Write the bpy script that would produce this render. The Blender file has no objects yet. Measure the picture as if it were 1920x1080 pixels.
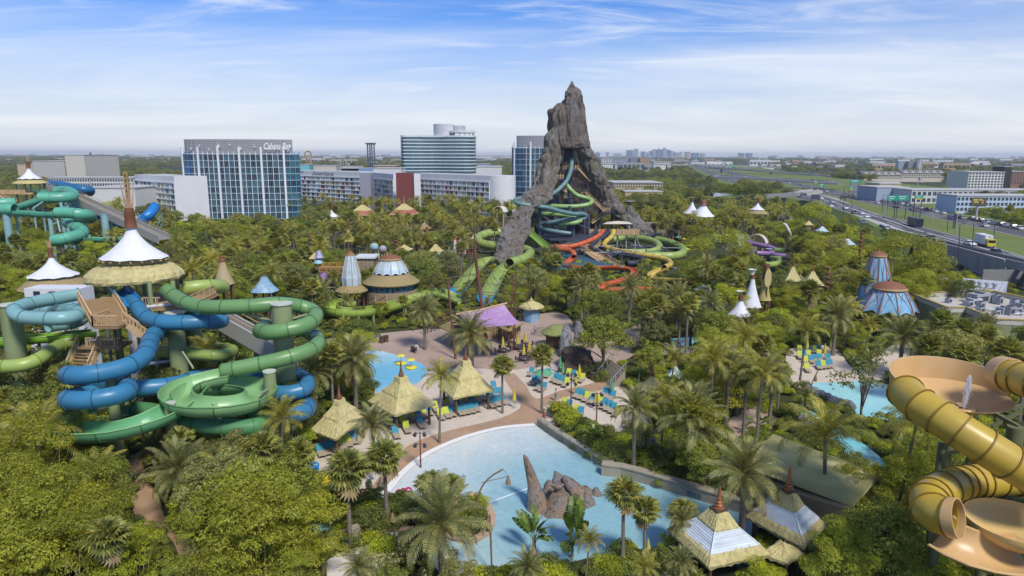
import bpy,math,random,re
import numpy as np
from mathutils import Vector,Matrix,noise
random.seed(7)
RNG=np.random.default_rng(7)
R=math.radians
S=bpy.context.scene
C=S.collection
# camera, world, sun, exposure
CAM_H,FPX,PITCH,ROLL=32.0,1280.0,R(11.0),0.0026
CP,SP=math.cos(PITCH),math.sin(PITCH)
cam_d=bpy.data.cameras.new('camera');cam_d.sensor_width=36;cam_d.lens=FPX/1920*36
cam_d.clip_start=1;cam_d.clip_end=60000
cam=bpy.data.objects.new('camera',cam_d);C.objects.link(cam)
cam.matrix_world=Matrix.Translation((0,0,CAM_H))@Matrix.Rotation(R(90)-PITCH,4,'X')@Matrix.Rotation(ROLL,4,'Z')
S.camera=cam
SUN_AZ,SUN_EL=R(150),R(50)
w=bpy.data.worlds.new('World');S.world=w;w.use_nodes=True
nt=w.node_tree;nt.nodes.clear()
def N(t,typ,**kw):
 n=t.nodes.new(typ)
 for k,v in kw.items():setattr(n,k,v)
 return n
def math_node(t,op,a,b=None,c=None):
 n=N(t,'ShaderNodeMath',operation=op)
 for i,x in enumerate((a,b,c)):
  if x is None:continue
  if isinstance(x,(int,float)):n.inputs[i].default_value=x
  else:t.links.new(x,n.inputs[i])
 return n.outputs[0]
def maprange(t,x,a,b,c=0.0,d=1.0,smooth=False):
 n=N(t,'ShaderNodeMapRange');n.inputs[1].default_value=a;n.inputs[2].default_value=b
 n.inputs[3].default_value=c;n.inputs[4].default_value=d
 if smooth:n.interpolation_type='SMOOTHSTEP'
 t.links.new(x,n.inputs[0]);return n.outputs[0]
def mixrgb(t,fac,a,b,mode='MIX'):
 n=N(t,'ShaderNodeMix',data_type='RGBA',blend_type=mode)
 for idx,x in((0,fac),(6,a),(7,b)):
  if isinstance(x,(int,float)):n.inputs[idx].default_value=x
  elif isinstance(x,(tuple,list)):n.inputs[idx].default_value=(*x[:3],1)
  else:t.links.new(x,n.inputs[idx])
 return n.outputs[2]
sky=N(nt,'ShaderNodeTexSky',sky_type='NISHITA',sun_disc=False,sun_elevation=SUN_EL,sun_rotation=SUN_AZ,air_density=1.0,dust_density=0.6,ozone_density=2.6,altitude=0)
tc=N(nt,'ShaderNodeTexCoord')
sep=N(nt,'ShaderNodeSeparateXYZ');nt.links.new(tc.outputs['Generated'],sep.inputs[0])
zc=math_node(nt,'MAXIMUM',sep.outputs[2],0.0)
den=math_node(nt,'ADD',zc,0.07)
comb=N(nt,'ShaderNodeCombineXYZ')
nt.links.new(math_node(nt,'DIVIDE',sep.outputs[0],den),comb.inputs[0])
nt.links.new(math_node(nt,'DIVIDE',sep.outputs[1],den),comb.inputs[1])
def cloud(scale,sx,sy,rot,off,lo,hi,detail=7,dist=0.6,rough=0.58):
 mp=N(nt,'ShaderNodeMapping');nt.links.new(comb.outputs[0],mp.inputs[0])
 mp.inputs['Rotation'].default_value=(0,0,rot);mp.inputs['Scale'].default_value=(sx,sy,1)
 mp.inputs['Location'].default_value=off
 nz=N(nt,'ShaderNodeTexNoise');nz.inputs['Scale'].default_value=scale;nz.inputs['Detail'].default_value=detail
 nz.inputs['Roughness'].default_value=rough;nz.inputs['Distortion'].default_value=dist
 nt.links.new(mp.outputs[0],nz.inputs['Vector'])
 return maprange(nt,nz.outputs[0],lo,hi,smooth=True)
big=cloud(0.42,0.6,1.15,R(14),(3.1,1.7,0),0.36,0.78,dist=0.7,detail=6)
fine=cloud(1.15,0.5,1.35,R(24),(7.3,2.2,0),0.46,0.76,detail=9,dist=1.1,rough=0.6)
horiz=maprange(nt,sep.outputs[2],0.0,0.235,1.0,0.0,smooth=True)
veil=math_node(nt,'POWER',horiz,0.95)
lowband=maprange(nt,sep.outputs[2],0.02,0.27,1.0,0.30)
c1=math_node(nt,'MULTIPLY',big,math_node(nt,'MULTIPLY',lowband,0.75))
c2=math_node(nt,'MULTIPLY',fine,maprange(nt,sep.outputs[2],0.03,0.19,0.1,0.72))
cm=math_node(nt,'SUBTRACT',1.0,math_node(nt,'MULTIPLY',math_node(nt,'SUBTRACT',1.0,c1),math_node(nt,'SUBTRACT',1.0,c2)))
skyc=mixrgb(nt,1.0,sky.outputs[0],(0.13,0.475,0.97),'MULTIPLY')
a1=mixrgb(nt,math_node(nt,'MULTIPLY',veil,0.95),skyc,(5.3,5.5,5.75))
a2=mixrgb(nt,cm,a1,(6.3,6.45,6.65))
bg=N(nt,'ShaderNodeBackground');bg.inputs[1].default_value=0.112
nt.links.new(a2,bg.inputs[0])
wo=N(nt,'ShaderNodeOutputWorld');nt.links.new(bg.outputs[0],wo.inputs[0])
sun_d=bpy.data.lights.new('sun','SUN');sun_d.energy=3.0;sun_d.angle=R(11.0);sun_d.color=(1.0,0.93,0.82)
sun=bpy.data.objects.new('sun',sun_d);C.objects.link(sun)
SUN_V=Vector((math.sin(SUN_AZ)*math.cos(SUN_EL),math.cos(SUN_AZ)*math.cos(SUN_EL),math.sin(SUN_EL)))
sun.rotation_euler=SUN_V.to_track_quat('Z','Y').to_euler();sun.location=(0,0,200)
S.view_settings.view_transform='Standard';S.view_settings.look='None'
S.view_settings.exposure=0.48;S.view_settings.gamma=1.0;S.view_settings.use_curve_mapping=False
S.render.engine='CYCLES'
S.cycles.max_bounces=6;S.cycles.diffuse_bounces=2;S.cycles.glossy_bounces=2;S.cycles.transmission_bounces=4
S.cycles.transparent_max_bounces=6;S.cycles.volume_bounces=0;S.cycles.use_denoising=True
# measuring
def ray(px,py):
 dx,dy=px-960,py-540
 dx,dy=dx+ROLL*dy,dy-ROLL*dx
 u,v=dx/FPX,-dy/FPX
 return Vector((u,CP+v*SP,-SP+v*CP))
def PZ(px,py,z=0.0):
 d=ray(px,py);t=(z-CAM_H)/d.z
 return Vector((d.x*t,d.y*t,z))
def PY(px,py,Y):
 d=ray(px,py);t=Y/d.y
 return Vector((d.x*t,Y,CAM_H+d.z*t))
def proj(p):
 x,y,z=p[0],p[1],p[2]-CAM_H
 dep=y*CP-z*SP
 u,v=x/dep,(y*SP+z*CP)/dep
 dx,dy=u*FPX,-v*FPX
 return 960+dx-ROLL*dy,540+dy+ROLL*dx,dep
def MPP(Y):return Y/FPX
# materials
MATS={}
def mat(name,col,rough=0.6,var=0.12,scale=1.5,bump=0.0,bscale=None,metal=0.0,spec=0.4,stretch=(1,1,1),dirt=None,dirt_amt=0.0,island=0.0,coat=0.0):
 """Procedural surface: base colour broken up by two noises, optional relief, stains and per-piece variation."""
 if name in MATS:return MATS[name]
 m=bpy.data.materials.new(name);m.use_nodes=True;t=m.node_tree
 b=t.nodes['Principled BSDF']
 tcn=N(t,'ShaderNodeTexCoord');mp=N(t,'ShaderNodeMapping');mp.inputs['Scale'].default_value=stretch
 t.links.new(tcn.outputs['Object'],mp.inputs[0])
 nz=N(t,'ShaderNodeTexNoise');nz.inputs['Scale'].default_value=scale;nz.inputs['Detail'].default_value=6;nz.inputs['Roughness'].default_value=.65
 t.links.new(mp.outputs[0],nz.inputs['Vector'])
 f=maprange(t,nz.outputs[0],0.28,0.72)
 lo=tuple(c*(1-var)for c in col);hi=tuple(min(1,c*(1+var))for c in col)
 cc=mixrgb(t,f,lo,hi)
 if dirt:
  n2=N(t,'ShaderNodeTexNoise');n2.inputs['Scale'].default_value=scale*0.33;n2.inputs['Detail'].default_value=8;n2.inputs['Roughness'].default_value=.7
  t.links.new(mp.outputs[0],n2.inputs['Vector'])
  cc=mixrgb(t,math_node(t,'MULTIPLY',maprange(t,n2.outputs[0],0.48,0.68,smooth=True),dirt_amt),cc,dirt)
 if island:
  g=N(t,'ShaderNodeNewGeometry');oi=N(t,'ShaderNodeObjectInfo')
  rr=math_node(t,'FRACT',math_node(t,'ADD',g.outputs['Random Per Island'],oi.outputs['Random']))
  cc=mixrgb(t,1.0,cc,maprange(t,rr,0,1,1-island,1+island),'MULTIPLY')
 t.links.new(cc,b.inputs['Base Color'])
 b.inputs['Roughness'].default_value=rough;b.inputs['Metallic'].default_value=metal;b.inputs['Specular IOR Level'].default_value=spec
 if coat:b.inputs['Coat Weight'].default_value=coat
 if bump:
  n3=N(t,'ShaderNodeTexNoise');n3.inputs['Scale'].default_value=bscale or scale*3;n3.inputs['Detail'].default_value=5
  t.links.new(mp.outputs[0],n3.inputs['Vector'])
  bp=N(t,'ShaderNodeBump');bp.inputs['Strength'].default_value=bump;bp.inputs['Distance'].default_value=0.3
  t.links.new(n3.outputs[0],bp.inputs['Height']);t.links.new(bp.outputs[0],b.inputs['Normal'])
 MATS[name]=m;return m
def srgb(r,g,b):
 f=lambda c:(c/255/12.92)if c/255<=.04045 else((c/255+.055)/1.055)**2.4
 return(f(r),f(g),f(b))
def leaf_mat(name,dark,light,hue=0.0,trans=0.35,gloss=0.5):
 if name in MATS:return MATS[name]
 m=bpy.data.materials.new(name);m.use_nodes=True;t=m.node_tree;t.nodes.clear()
 g=N(t,'ShaderNodeNewGeometry');oi=N(t,'ShaderNodeObjectInfo')
 c=mixrgb(t,maprange(t,g.outputs['Random Per Island'],0,1),dark,light)
 warm=(light[0]*1.35,light[1]*1.12,light[2]*0.7);cool=(dark[0]*0.75,dark[1]*0.85,dark[2]*1.0)
 c=mixrgb(t,maprange(t,oi.outputs['Random'],0,1,0,0.75),c,mixrgb(t,g.outputs['Random Per Island'],cool,warm))
 c=mixrgb(t,1.0,c,maprange(t,math_node(t,'FRACT',math_node(t,'MULTIPLY',oi.outputs['Random'],7.31)),0,1,0.72,1.22),'MULTIPLY')
 d=N(t,'ShaderNodeBsdfPrincipled');d.inputs['Roughness'].default_value=gloss;d.inputs['Specular IOR Level'].default_value=0.3
 tr=N(t,'ShaderNodeBsdfTranslucent');mx=N(t,'ShaderNodeMixShader');mx.inputs[0].default_value=trans+.08
 t.links.new(c,d.inputs['Base Color'])
 t.links.new(mixrgb(t,1.0,c,(1.5,1.35,0.6),'MULTIPLY'),tr.inputs[0])
 t.links.new(d.outputs[0],mx.inputs[1]);t.links.new(tr.outputs[0],mx.inputs[2])
 o=N(t,'ShaderNodeOutputMaterial');t.links.new(mx.outputs[0],o.inputs[0])
 MATS[name]=m;return m
# mesh building
def perp(d):
 d=d.normalized();a=Vector((0,0,1))if abs(d.z)<0.95 else Vector((1,0,0))
 x=d.cross(a).normalized();return x,x.cross(d).normalized()
class MB:
 def __init__(s):s.v=[];s.f=[];s.m=[]
 def add(s,vs,fs,m=0):
  b=len(s.v);s.v+=[tuple(v)for v in vs];s.f+=[tuple(i+b for i in f)for f in fs];s.m+=[m]*len(fs);return s
 def box(s,c,d,rz=0.0,m=0,M=None):
  hx,hy,hz=d[0]/2,d[1]/2,d[2]/2
  vs=[Vector((x,y,z))for z in(-hz,hz)for x,y in((-hx,-hy),(hx,-hy),(hx,hy),(-hx,hy))]
  q=M if M is not None else Matrix.Rotation(rz,3,'Z')
  c=Vector(c)
  return s.add([q@v+c for v in vs],[(3,2,1,0),(4,5,6,7),(0,1,5,4),(1,2,6,5),(2,3,7,6),(3,0,4,7)],m)
 def bar(s,p0,p1,w,h=None,m=0):
  p0,p1=Vector(p0),Vector(p1);h=h or w;x,y=perp(p1-p0)
  vs=[p+x*(a*w/2)+y*(b*h/2)for p in(p0,p1)for a,b in((-1,-1),(1,-1),(1,1),(-1,1))]
  return s.add(vs,[(3,2,1,0),(4,5,6,7),(0,1,5,4),(1,2,6,5),(2,3,7,6),(3,0,4,7)],m)
 def cyl(s,p0,p1,r0,r1=None,n=10,m=0):
  r1=r0 if r1 is None else r1;p0,p1=Vector(p0),Vector(p1);x,y=perp(p1-p0)
  ang=[2*math.pi*i/n for i in range(n)]
  vs=[p+(x*math.cos(a)+y*math.sin(a))*r for p,r in((p0,r0),(p1,r1))for a in ang]
  fs=[(i,(i+1)%n,n+(i+1)%n,n+i)for i in range(n)]
  fs+=[tuple(range(n-1,-1,-1)),tuple(range(n,2*n))]
  return s.add(vs,fs,m)
 def tube(s,pts,r,n=8,m=0,caps=True):
  pts=[Vector(p)for p in pts];k=len(pts);vs=[];x=None
  for i,p in enumerate(pts):
   d=(pts[min(i+1,k-1)]-pts[max(i-1,0)]).normalized()
   if x is None:x,_=perp(d)
   x=(x-d*x.dot(d)).normalized();y=d.cross(x)
   rr=r[i]if isinstance(r,(list,tuple))else r
   vs+=[p+(x*math.cos(2*math.pi*j/n)+y*math.sin(2*math.pi*j/n))*rr for j in range(n)]
  fs=[(i*n+j,i*n+(j+1)%n,(i+1)*n+(j+1)%n,(i+1)*n+j)for i in range(k-1)for j in range(n)]
  if caps:fs+=[tuple(range(n-1,-1,-1)),tuple(range((k-1)*n,k*n))]
  return s.add(vs,fs,m)
 def lathe(s,c,prof,n=24,m=0,ph=0.0,sx=1.0,sy=1.0,lump=0.0,close=False):
  c=Vector(c);vs=[]
  for r,z in prof:
   for j in range(n):
    a=2*math.pi*j/n+ph
    q=r*(1+lump*math.sin(j*2.7+z*3.1));vs.append(c+Vector((q*math.cos(a)*sx,q*math.sin(a)*sy,z)))
  k=len(prof)
  fs=[(i*n+j,i*n+(j+1)%n,(i+1)*n+(j+1)%n,(i+1)*n+j)for i in range(k-1)for j in range(n)]
  if close:fs+=[tuple(range(n-1,-1,-1)),tuple(range((k-1)*n,k*n))]
  return s.add(vs,fs,m)
 def prism(s,poly,z0,z1,m=0,mt=None):
  n=len(poly);vs=[(p[0],p[1],z0)for p in poly]+[(p[0],p[1],z1)for p in poly]
  a=sum(poly[i][0]*poly[(i+1)%n][1]-poly[(i+1)%n][0]*poly[i][1]for i in range(n))
  if a<0:vs=vs[:n][::-1]+vs[n:][::-1]
  s.add(vs,[(i,(i+1)%n,n+(i+1)%n,n+i)for i in range(n)]+[tuple(range(n-1,-1,-1))],m)
  return s.add(vs[n:],[tuple(range(n))],m if mt is None else mt)
 def poly(s,pts,m=0):return s.add(pts,[tuple(range(len(pts)))],m)
 def build(s,name,mats,parent=None,smooth=False,label=None,fix=True):
  me=bpy.data.meshes.new(name)
  off=ORG.get(parent.name,Vector((0,0,0)))if parent is not None else Vector((0,0,0))
  me.from_pydata([(v[0]-off[0],v[1]-off[1],v[2]-off[2])for v in s.v],[],s.f)
  ms=mats if isinstance(mats,(list,tuple))else[mats]
  for m_ in ms:me.materials.append(m_)
  if len(ms)>1:me.polygons.foreach_set('material_index',s.m)
  if smooth:
   me.polygons.foreach_set('use_smooth',[True]*len(me.polygons))
   try:me.set_sharp_from_angle(angle=R(38))
   except Exception:pass
  me.update()
  return link(name,me,parent,label)
ORG={}
def link(name,me,parent=None,label=None,loc=None,M=None):
 o=bpy.data.objects.new(name,me);C.objects.link(o)
 if parent is not None:o.parent=parent;ORG[o.name]=ORG.get(parent.name,Vector((0,0,0)))
 if M is not None:o.matrix_local=M
 elif loc is not None:o.location=loc
 if label:o['label']=label
 return o
def tag(o,label,cat,group=None):
 o['label']=label;o['category']=cat
 if group:o['group']=group
 return o
def thing(name,label,cat,loc=(0,0,0),group=None,rz=0.0):
 o=bpy.data.objects.new(name,None);C.objects.link(o);o.location=loc;o.rotation_euler=(0,0,rz);o.empty_display_size=.5
 ORG[o.name]=Vector(loc);return tag(o,label,cat,group)
def struct(o,kind='structure'):o['kind']=kind;return o
def copy_tree(o,loc=None,rz=None,scale=None,label=None,group=None,parent=None):
 c=o.copy();C.objects.link(c)
 if parent is not None:c.parent=parent
 for ch in CHILD.get(o.name,()):copy_tree(ch,parent=c)
 if loc is not None:c.location=loc
 if rz is not None:c.rotation_euler=(0,0,rz)
 if scale is not None:c.scale=(scale,)*3 if isinstance(scale,(int,float))else scale
 if label:c['label']=label
 if group:c['group']=group
 return c
CHILD={}
def proto(root):
 """Remember the children of a finished thing once, so that copies need no search."""
 def walk(o):
  ch=list(o.children)
  if ch:CHILD[o.name]=ch
  for k in ch:walk(k)
 walk(root);return root
def np_mesh(name,v,f,mats,mi=None,smooth=False):
 me=bpy.data.meshes.new(name);v=np.asarray(v,'f4');f=np.asarray(f,'i4');k=f.shape[1]
 me.vertices.add(len(v));me.vertices.foreach_set('co',v.ravel())
 me.loops.add(f.size);me.loops.foreach_set('vertex_index',f.ravel())
 me.polygons.add(len(f));me.polygons.foreach_set('loop_start',np.arange(len(f),dtype='i4')*k)
 for m_ in(mats if isinstance(mats,(list,tuple))else[mats]):me.materials.append(m_)
 if mi is not None:me.polygons.foreach_set('material_index',np.asarray(mi,'i4'))
 if smooth:me.polygons.foreach_set('use_smooth',np.ones(len(f),bool))
 me.update(calc_edges=True);return me
def catmull(pts,step):
 pts=[Vector(p)for p in pts];out=[]
 P=[pts[0]*2-pts[1]]+pts+[pts[-1]*2-pts[-2]]
 for i in range(1,len(P)-2):
  a,b,c,d=P[i-1:i+3];n=max(1,int((c-b).length/step))
  for j in range(n):
   t=j/n
   out.append(0.5*(2*b+(c-a)*t+(2*a-5*b+4*c-d)*t*t+(3*b-a-3*c+d)*t**3))
 out.append(pts[-1]);return out
ORD=['first','second','third','fourth','fifth','sixth','seventh','eighth','ninth','tenth','eleventh','twelfth','thirteenth','fourteenth','fifteenth','sixteenth','seventeenth','eighteenth','nineteenth','twentieth']
def ordinal(i,n):
 if n==1:return 'only'
 if i==0:return 'leftmost'
 if i==n-1:return 'rightmost'
 if i<20:return ORD[i]
 t_,u=divmod(i+1,10);tens=['','','twent','thirt','fort','fift','sixt','sevent','eight','ninet','hundred']
 return tens[min(t_,9)]+('ieth' if u==0 else 'y-'+ORD[u-1])
# common materials
white=mat('white_paint',(.60,.61,.63),.5,.05,.4,dirt=(.5,.5,.48),dirt_amt=.25)
concrete=mat('concrete',(.34,.33,.31),.85,.12,.3,bump=.1,dirt=(.2,.19,.18),dirt_amt=.35)
asphalt=mat('asphalt',(.075,.075,.08),.9,.1,.15,bump=.05,dirt=(.11,.11,.11),dirt_amt=.6)
steel=mat('galvanised_steel',(.42,.44,.46),.45,.1,1.5,metal=.3)
darksteel=mat('dark_steel',(.05,.055,.08),.5,.1,1.5)
thatch=mat('thatch',(.56,.49,.23),.95,.26,3.0,bump=.7,bscale=14,stretch=(1,1,.35),dirt=(.38,.32,.15),dirt_amt=.5)
tan_roof=mat('tan_shingle',(.30,.235,.115),.9,.15,2.5,bump=.3,bscale=9,dirt=(.2,.16,.08),dirt_amt=.4)
wood=mat('timber',(.30,.19,.095),.75,.2,1.2,stretch=(4,4,.6),island=.22)
palewood=mat('pale_timber',(.46,.32,.17),.75,.16,1.2,island=.15)
darkwood=mat('dark_timber',(.10,.055,.03),.7,.2,1.5)
brown=mat('brown_finial',(.16,.065,.03),.5,.2,2.5)
rust=mat('rust_red_paint',(.15,.06,.036),.6,.15,2)
tent_white=mat('white_canvas',(.62,.63,.66),.75,.07,.9,bump=.05,dirt=(.50,.54,.63),dirt_amt=.55)
glass=mat('blue_glass',(.035,.085,.115),.3,.4,.35,spec=.28,island=.35)
glass_dark=mat('dark_glass',(.018,.03,.042),.25,.4,.35,spec=.35,island=.4)
sand=mat('sand',(.52,.45,.37),.95,.09,1.2,bump=.25,bscale=2.5,dirt=(.44,.37,.29),dirt_amt=.5)
pathm=mat('stamped_concrete',(.35,.225,.138),.8,.17,.25,bump=.08,dirt=(.42,.31,.24),dirt_amt=.7)
plaza=mat('pink_paving',(.36,.27,.22),.85,.1,.4,dirt=(.28,.2,.16),dirt_amt=.5)
col_green=mat('sage_green_paint',(.22,.27,.13),.55,.08,.6,dirt=(.14,.17,.09),dirt_amt=.3)
# THE SETTING: ground, pools, paths
def ground_material():
 m=bpy.data.materials.new('ground_cover');m.use_nodes=True;t=m.node_tree;b=t.nodes['Principled BSDF']
 g=N(t,'ShaderNodeNewGeometry')
 def nz(sc,det=6):
  n=N(t,'ShaderNodeTexNoise');n.inputs['Scale'].default_value=sc;n.inputs['Detail'].default_value=det;n.inputs['Roughness'].default_value=.65
  t.links.new(g.outputs['Position'],n.inputs['Vector']);return n.outputs[0]
 soil=mixrgb(t,maprange(t,nz(.35),.35,.65),(.035,.045,.016),(.075,.062,.038))
 soil=mixrgb(t,maprange(t,nz(1.7),.45,.62),soil,(.045,.07,.02))
 town=mixrgb(t,maprange(t,nz(.012),.42,.6,smooth=True),(.035,.05,.028),(.06,.075,.04))
 town=mixrgb(t,math_node(t,'MULTIPLY',maprange(t,nz(.02,9),.60,.66,smooth=True),.7),town,(.26,.25,.23))
 sp=N(t,'ShaderNodeSeparateXYZ');t.links.new(g.outputs['Position'],sp.inputs[0])
 t.links.new(mixrgb(t,maprange(t,sp.outputs[1],380,520),soil,town),b.inputs['Base Color'])
 b.inputs['Roughness'].default_value=1.0;b.inputs['Specular IOR Level'].default_value=.1
 return m
mb=MB();E=14000
mb.poly([(-E,-300,0),(E,-300,0),(E,13800,0),(-E,13800,0)])
struct(mb.build('ground',ground_material()))
def curve_px(pts,z=0.0,step=1.5,closed=True):
 w_=[PZ(x,y,z)for x,y in pts]
 if closed:
  out=[];n=len(w_)
  for i in range(n):
   a,b,c,d=w_[i-1],w_[i],w_[(i+1)%n],w_[(i+2)%n];k=max(1,int((c-b).length/step))
   for j in range(k):
    s=j/k;out.append(0.5*(2*b+(c-a)*s+(2*a-5*b+4*c-d)*s*s+(3*b-a-3*c+d)*s**3))
  return out
 return catmull(w_,step)
GROUND_PX=[]
def gpoly(name,pts,z,m,smooth=True,keep=True):
 w_=curve_px(pts,0.0)if smooth else[PZ(x,y,0.0)for x,y in pts]
 mb_=MB();mb_.poly([(p.x,p.y,z)for p in w_])
 if keep:GROUND_PX.append(pts)
 me=mb_.build(name,m);return struct(me)
gpoly('plaza',[(600,640),(690,628),(790,618),(905,612),(1000,590),(1060,590),(1100,640),(1180,630),(1200,606),(1215,612),(1190,665),(1090,700),(1000,720),(950,710),(900,690),(840,706),(760,672),(690,660)],.02,plaza,keep=False)
gpoly('sand',[(585,870),(600,805),(690,770),(720,715),(860,690),(945,695),(1010,688),(1060,684),(1115,716),(1170,722),(1200,760),(1215,800),(1130,812),(1060,796),(1020,800),(990,775),(940,795),(880,808),(820,828),(765,850),(730,900),(700,935),(640,930)],.03,sand)
gpoly('path',[(690,925),(735,868),(762,838),(820,814),(880,799),(940,784),(975,766),(972,750),(958,730),(944,706),(962,700),(985,722),(1005,748),(1050,733),(1100,722),(1140,712),(1160,724),(1100,737),(1050,748),(1018,764),(1020,785),(1060,812),(1060,845),(960,830),(860,850),(790,890),(745,940),(700,955)],.045,pathm)
gpoly('path',[(238,858),(262,850),(272,890),(300,940),(308,968),(345,1000),(380,1030),(420,1085),(330,1085),(335,1040),(310,1000),(262,985),(243,920)],.045,pathm)
gpoly('path',[(1360,800),(1405,760),(1450,775),(1462,790),(1420,815),(1385,835)],.045,plaza)
gpoly('sand',[(1480,655),(1560,650),(1600,690),(1640,670),(1690,640),(1720,660),(1660,710),(1560,722),(1500,735),(1480,700)],.03,sand)
gpoly('sand',[(1100,1075),(1110,1050),(1180,1045),(1240,1032),(1270,1045),(1260,1085),(1100,1090)],.03,sand)
gpoly('path',[(1150,640),(1185,612),(1205,625),(1180,665),(1160,690)],.05,plaza)
def water_material(name,deep,shallow,centre,r0,r1):
 m=bpy.data.materials.new(name);m.use_nodes=True;t=m.node_tree;b=t.nodes['Principled BSDF']
 g=N(t,'ShaderNodeNewGeometry')
 vd=N(t,'ShaderNodeVectorMath',operation='DISTANCE');t.links.new(g.outputs['Position'],vd.inputs[0]);vd.inputs[1].default_value=centre
 n=N(t,'ShaderNodeTexNoise');n.inputs['Scale'].default_value=.22;n.inputs['Detail'].default_value=4;t.links.new(g.outputs['Position'],n.inputs['Vector'])
 dd=math_node(t,'ADD',vd.outputs['Value'],math_node(t,'MULTIPLY',math_node(t,'SUBTRACT',n.outputs[0],.5),6))
 col=mixrgb(t,maprange(t,dd,r0,r1,smooth=True),deep,shallow)
 n1=N(t,'ShaderNodeTexNoise');n1.inputs['Scale'].default_value=1.6;n1.inputs['Detail'].default_value=6;n1.inputs['Distortion'].default_value=1.2;t.links.new(g.outputs['Position'],n1.inputs['Vector'])
 col=mixrgb(t,1.0,col,maprange(t,n1.outputs[0],.3,.7,.90,1.07),'MULTIPLY')
 t.links.new(col,b.inputs['Base Color']);b.inputs['Roughness'].default_value=.08;b.inputs['Specular IOR Level'].default_value=.25
 n2=N(t,'ShaderNodeTexNoise');n2.inputs['Scale'].default_value=2.2;n2.inputs['Detail'].default_value=5;t.links.new(g.outputs['Position'],n2.inputs['Vector'])
 bp=N(t,'ShaderNodeBump');bp.inputs['Strength'].default_value=.18;bp.inputs['Distance'].default_value=.15
 t.links.new(n2.outputs[0],bp.inputs['Height']);t.links.new(bp.outputs[0],b.inputs['Normal']);return m
pc=PZ(1160,960)
ARC=[(700,962),(730,925),(760,890),(800,857),(850,832),(900,815),(950,804),(1010,799)]
wave_water=water_material('wave_pool_water',(.23,.41,.46),(.60,.62,.59),(pc.x,pc.y,0),8,25)
gpoly('water',ARC+[(1022,806),(1060,832),(1090,852),(1130,876),(1150,884),(1230,905),(1320,935),(1440,975),(1450,1010),(1330,1020),(1230,1028),(1170,1040),(1100,1048),(1000,1075),(900,1085),(820,1070),(780,1020),(720,1000)],.07,wave_water)
mb=MB();arc=curve_px(ARC,0,1.0,closed=False)
outer=[]
for i,p in enumerate(arc):
 d=(arc[min(i+1,len(arc)-1)]-arc[max(i-1,0)]).normalized();nrm=Vector((-d.y,d.x,0));outer.append(p+nrm*.75)
vs=[(p.x,p.y,.10)for p in arc]+[(p.x,p.y,.10)for p in outer]
k=len(arc);mb.add(vs,[(i,i+1,k+i+1,k+i)for i in range(k-1)])
struct(mb.build('pool_rim',mat('white_rim',(.70,.70,.68),.7,.05)))
blue_water=water_material('pool_water',(.16,.42,.56),(.42,.62,.68),(PZ(740,700).x,PZ(740,700).y,0),3,14)
gpoly('water',[(683,657),(700,655),(765,673),(800,690),(792,712),(760,730),(725,745),(705,735),(690,690)],.07,blue_water)
river=water_material('river_water',(.13,.46,.52),(.30,.60,.63),(PZ(1560,800).x,PZ(1560,800).y,0),1,12)
gpoly('water',[(1515,722),(1560,718),(1640,716),(1720,745),(1720,790),(1640,785),(1570,765)],.07,river)
gpoly('water',[(1500,765),(1522,772),(1560,800),(1612,828),(1660,870),(1650,900),(1600,860),(1545,822),(1508,800)],.075,river)
gpoly('water',[(580,985),(612,985),(650,1000),(640,1012),(598,1020)],.07,river)
gpoly('water',[(380,770),(470,775),(490,830),(420,850),(370,820)],.07,river,keep=False)
gpoly('water',[(1240,640),(1300,632),(1310,650),(1250,652)],.07,river)
def wall_strip(name,pts,h,wd,m,label,cat='wall',z0=0.0,cap=None):
 line=curve_px(pts,0,1.2,closed=False);o=line[0].copy()
 t=thing(name,label,cat,o);a,b=[],[]
 for i,p in enumerate(line):
  d=(line[min(i+1,len(line)-1)]-line[max(i-1,0)]).normalized();nn=Vector((-d.y,d.x,0));a.append(p-nn*wd/2);b.append(p+nn*wd/2)
 def strip(mb_,ex,z0_,z1_):
  k_=len(line);A=[p+(p-q).normalized()*ex for p,q in zip(a,b)];B=[q+(q-p).normalized()*ex for p,q in zip(a,b)]
  vs_=[(p.x,p.y,z)for z in(z0_,z1_)for p in A]+[(p.x,p.y,z)for z in(z0_,z1_)for p in B]
  f=[]
  for i in range(k_-1):
   f+=[(i,i+1,k_+i+1,k_+i),(2*k_+i+1,2*k_+i,3*k_+i,3*k_+i+1),(k_+i,k_+i+1,3*k_+i+1,3*k_+i)]
  f+=[(0,k_,3*k_,2*k_),(k_-1,3*k_-1,4*k_-1,2*k_-1)]
  mb_.add(vs_,f);return mb_
 strip(MB(),0,z0,h-.15).build('wall_body',m,t);strip(MB(),.06,h-.15,h).build('coping',cap or m,t)
 return t,line
stone=mat('pool_wall_stone',(.30,.27,.21),.85,.16,.8,bump=.2,dirt=(.18,.17,.13),dirt_amt=.4)
w1,_=wall_strip('pool_wall',[(1012,798),(1045,822),(1090,850),(1145,882)],.95,.7,stone,'straight grey stone wall with a wire fence along the right side of the wave pool')
w2,l2=wall_strip('pool_wall',[(1128,889),(1165,893),(1200,902),(1260,920),(1320,938),(1410,965)],1.25,.9,stone,'curved stone wall with dark wave grilles at the deep end of the wave pool')
mbg=MB()
for i in range(5,len(l2)-4,2):
 p,q=l2[i],l2[i+1]if i+1<len(l2)else l2[i]
 d=(q-p).normalized();nn=Vector((d.y,-d.x,0));c_=(p+q)/2+nn*.46
 g_=MB().box((c_.x,c_.y,.5),(1.35,.06,.55),math.atan2(d.y,d.x)).build('grille',mat('grille_slate',(.09,.12,.14),.5),w2)
fence=[PZ(x,y)for x,y in((1014,802),(1040,822),(1085,852),(1132,884))]
fl=catmull(fence,1.6);t=thing('wire_fence','thin grey wire fence standing in the water along the pool wall','fence',fl[0])
wire=mat('wire_grey',(.25,.28,.3),.5)
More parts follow.
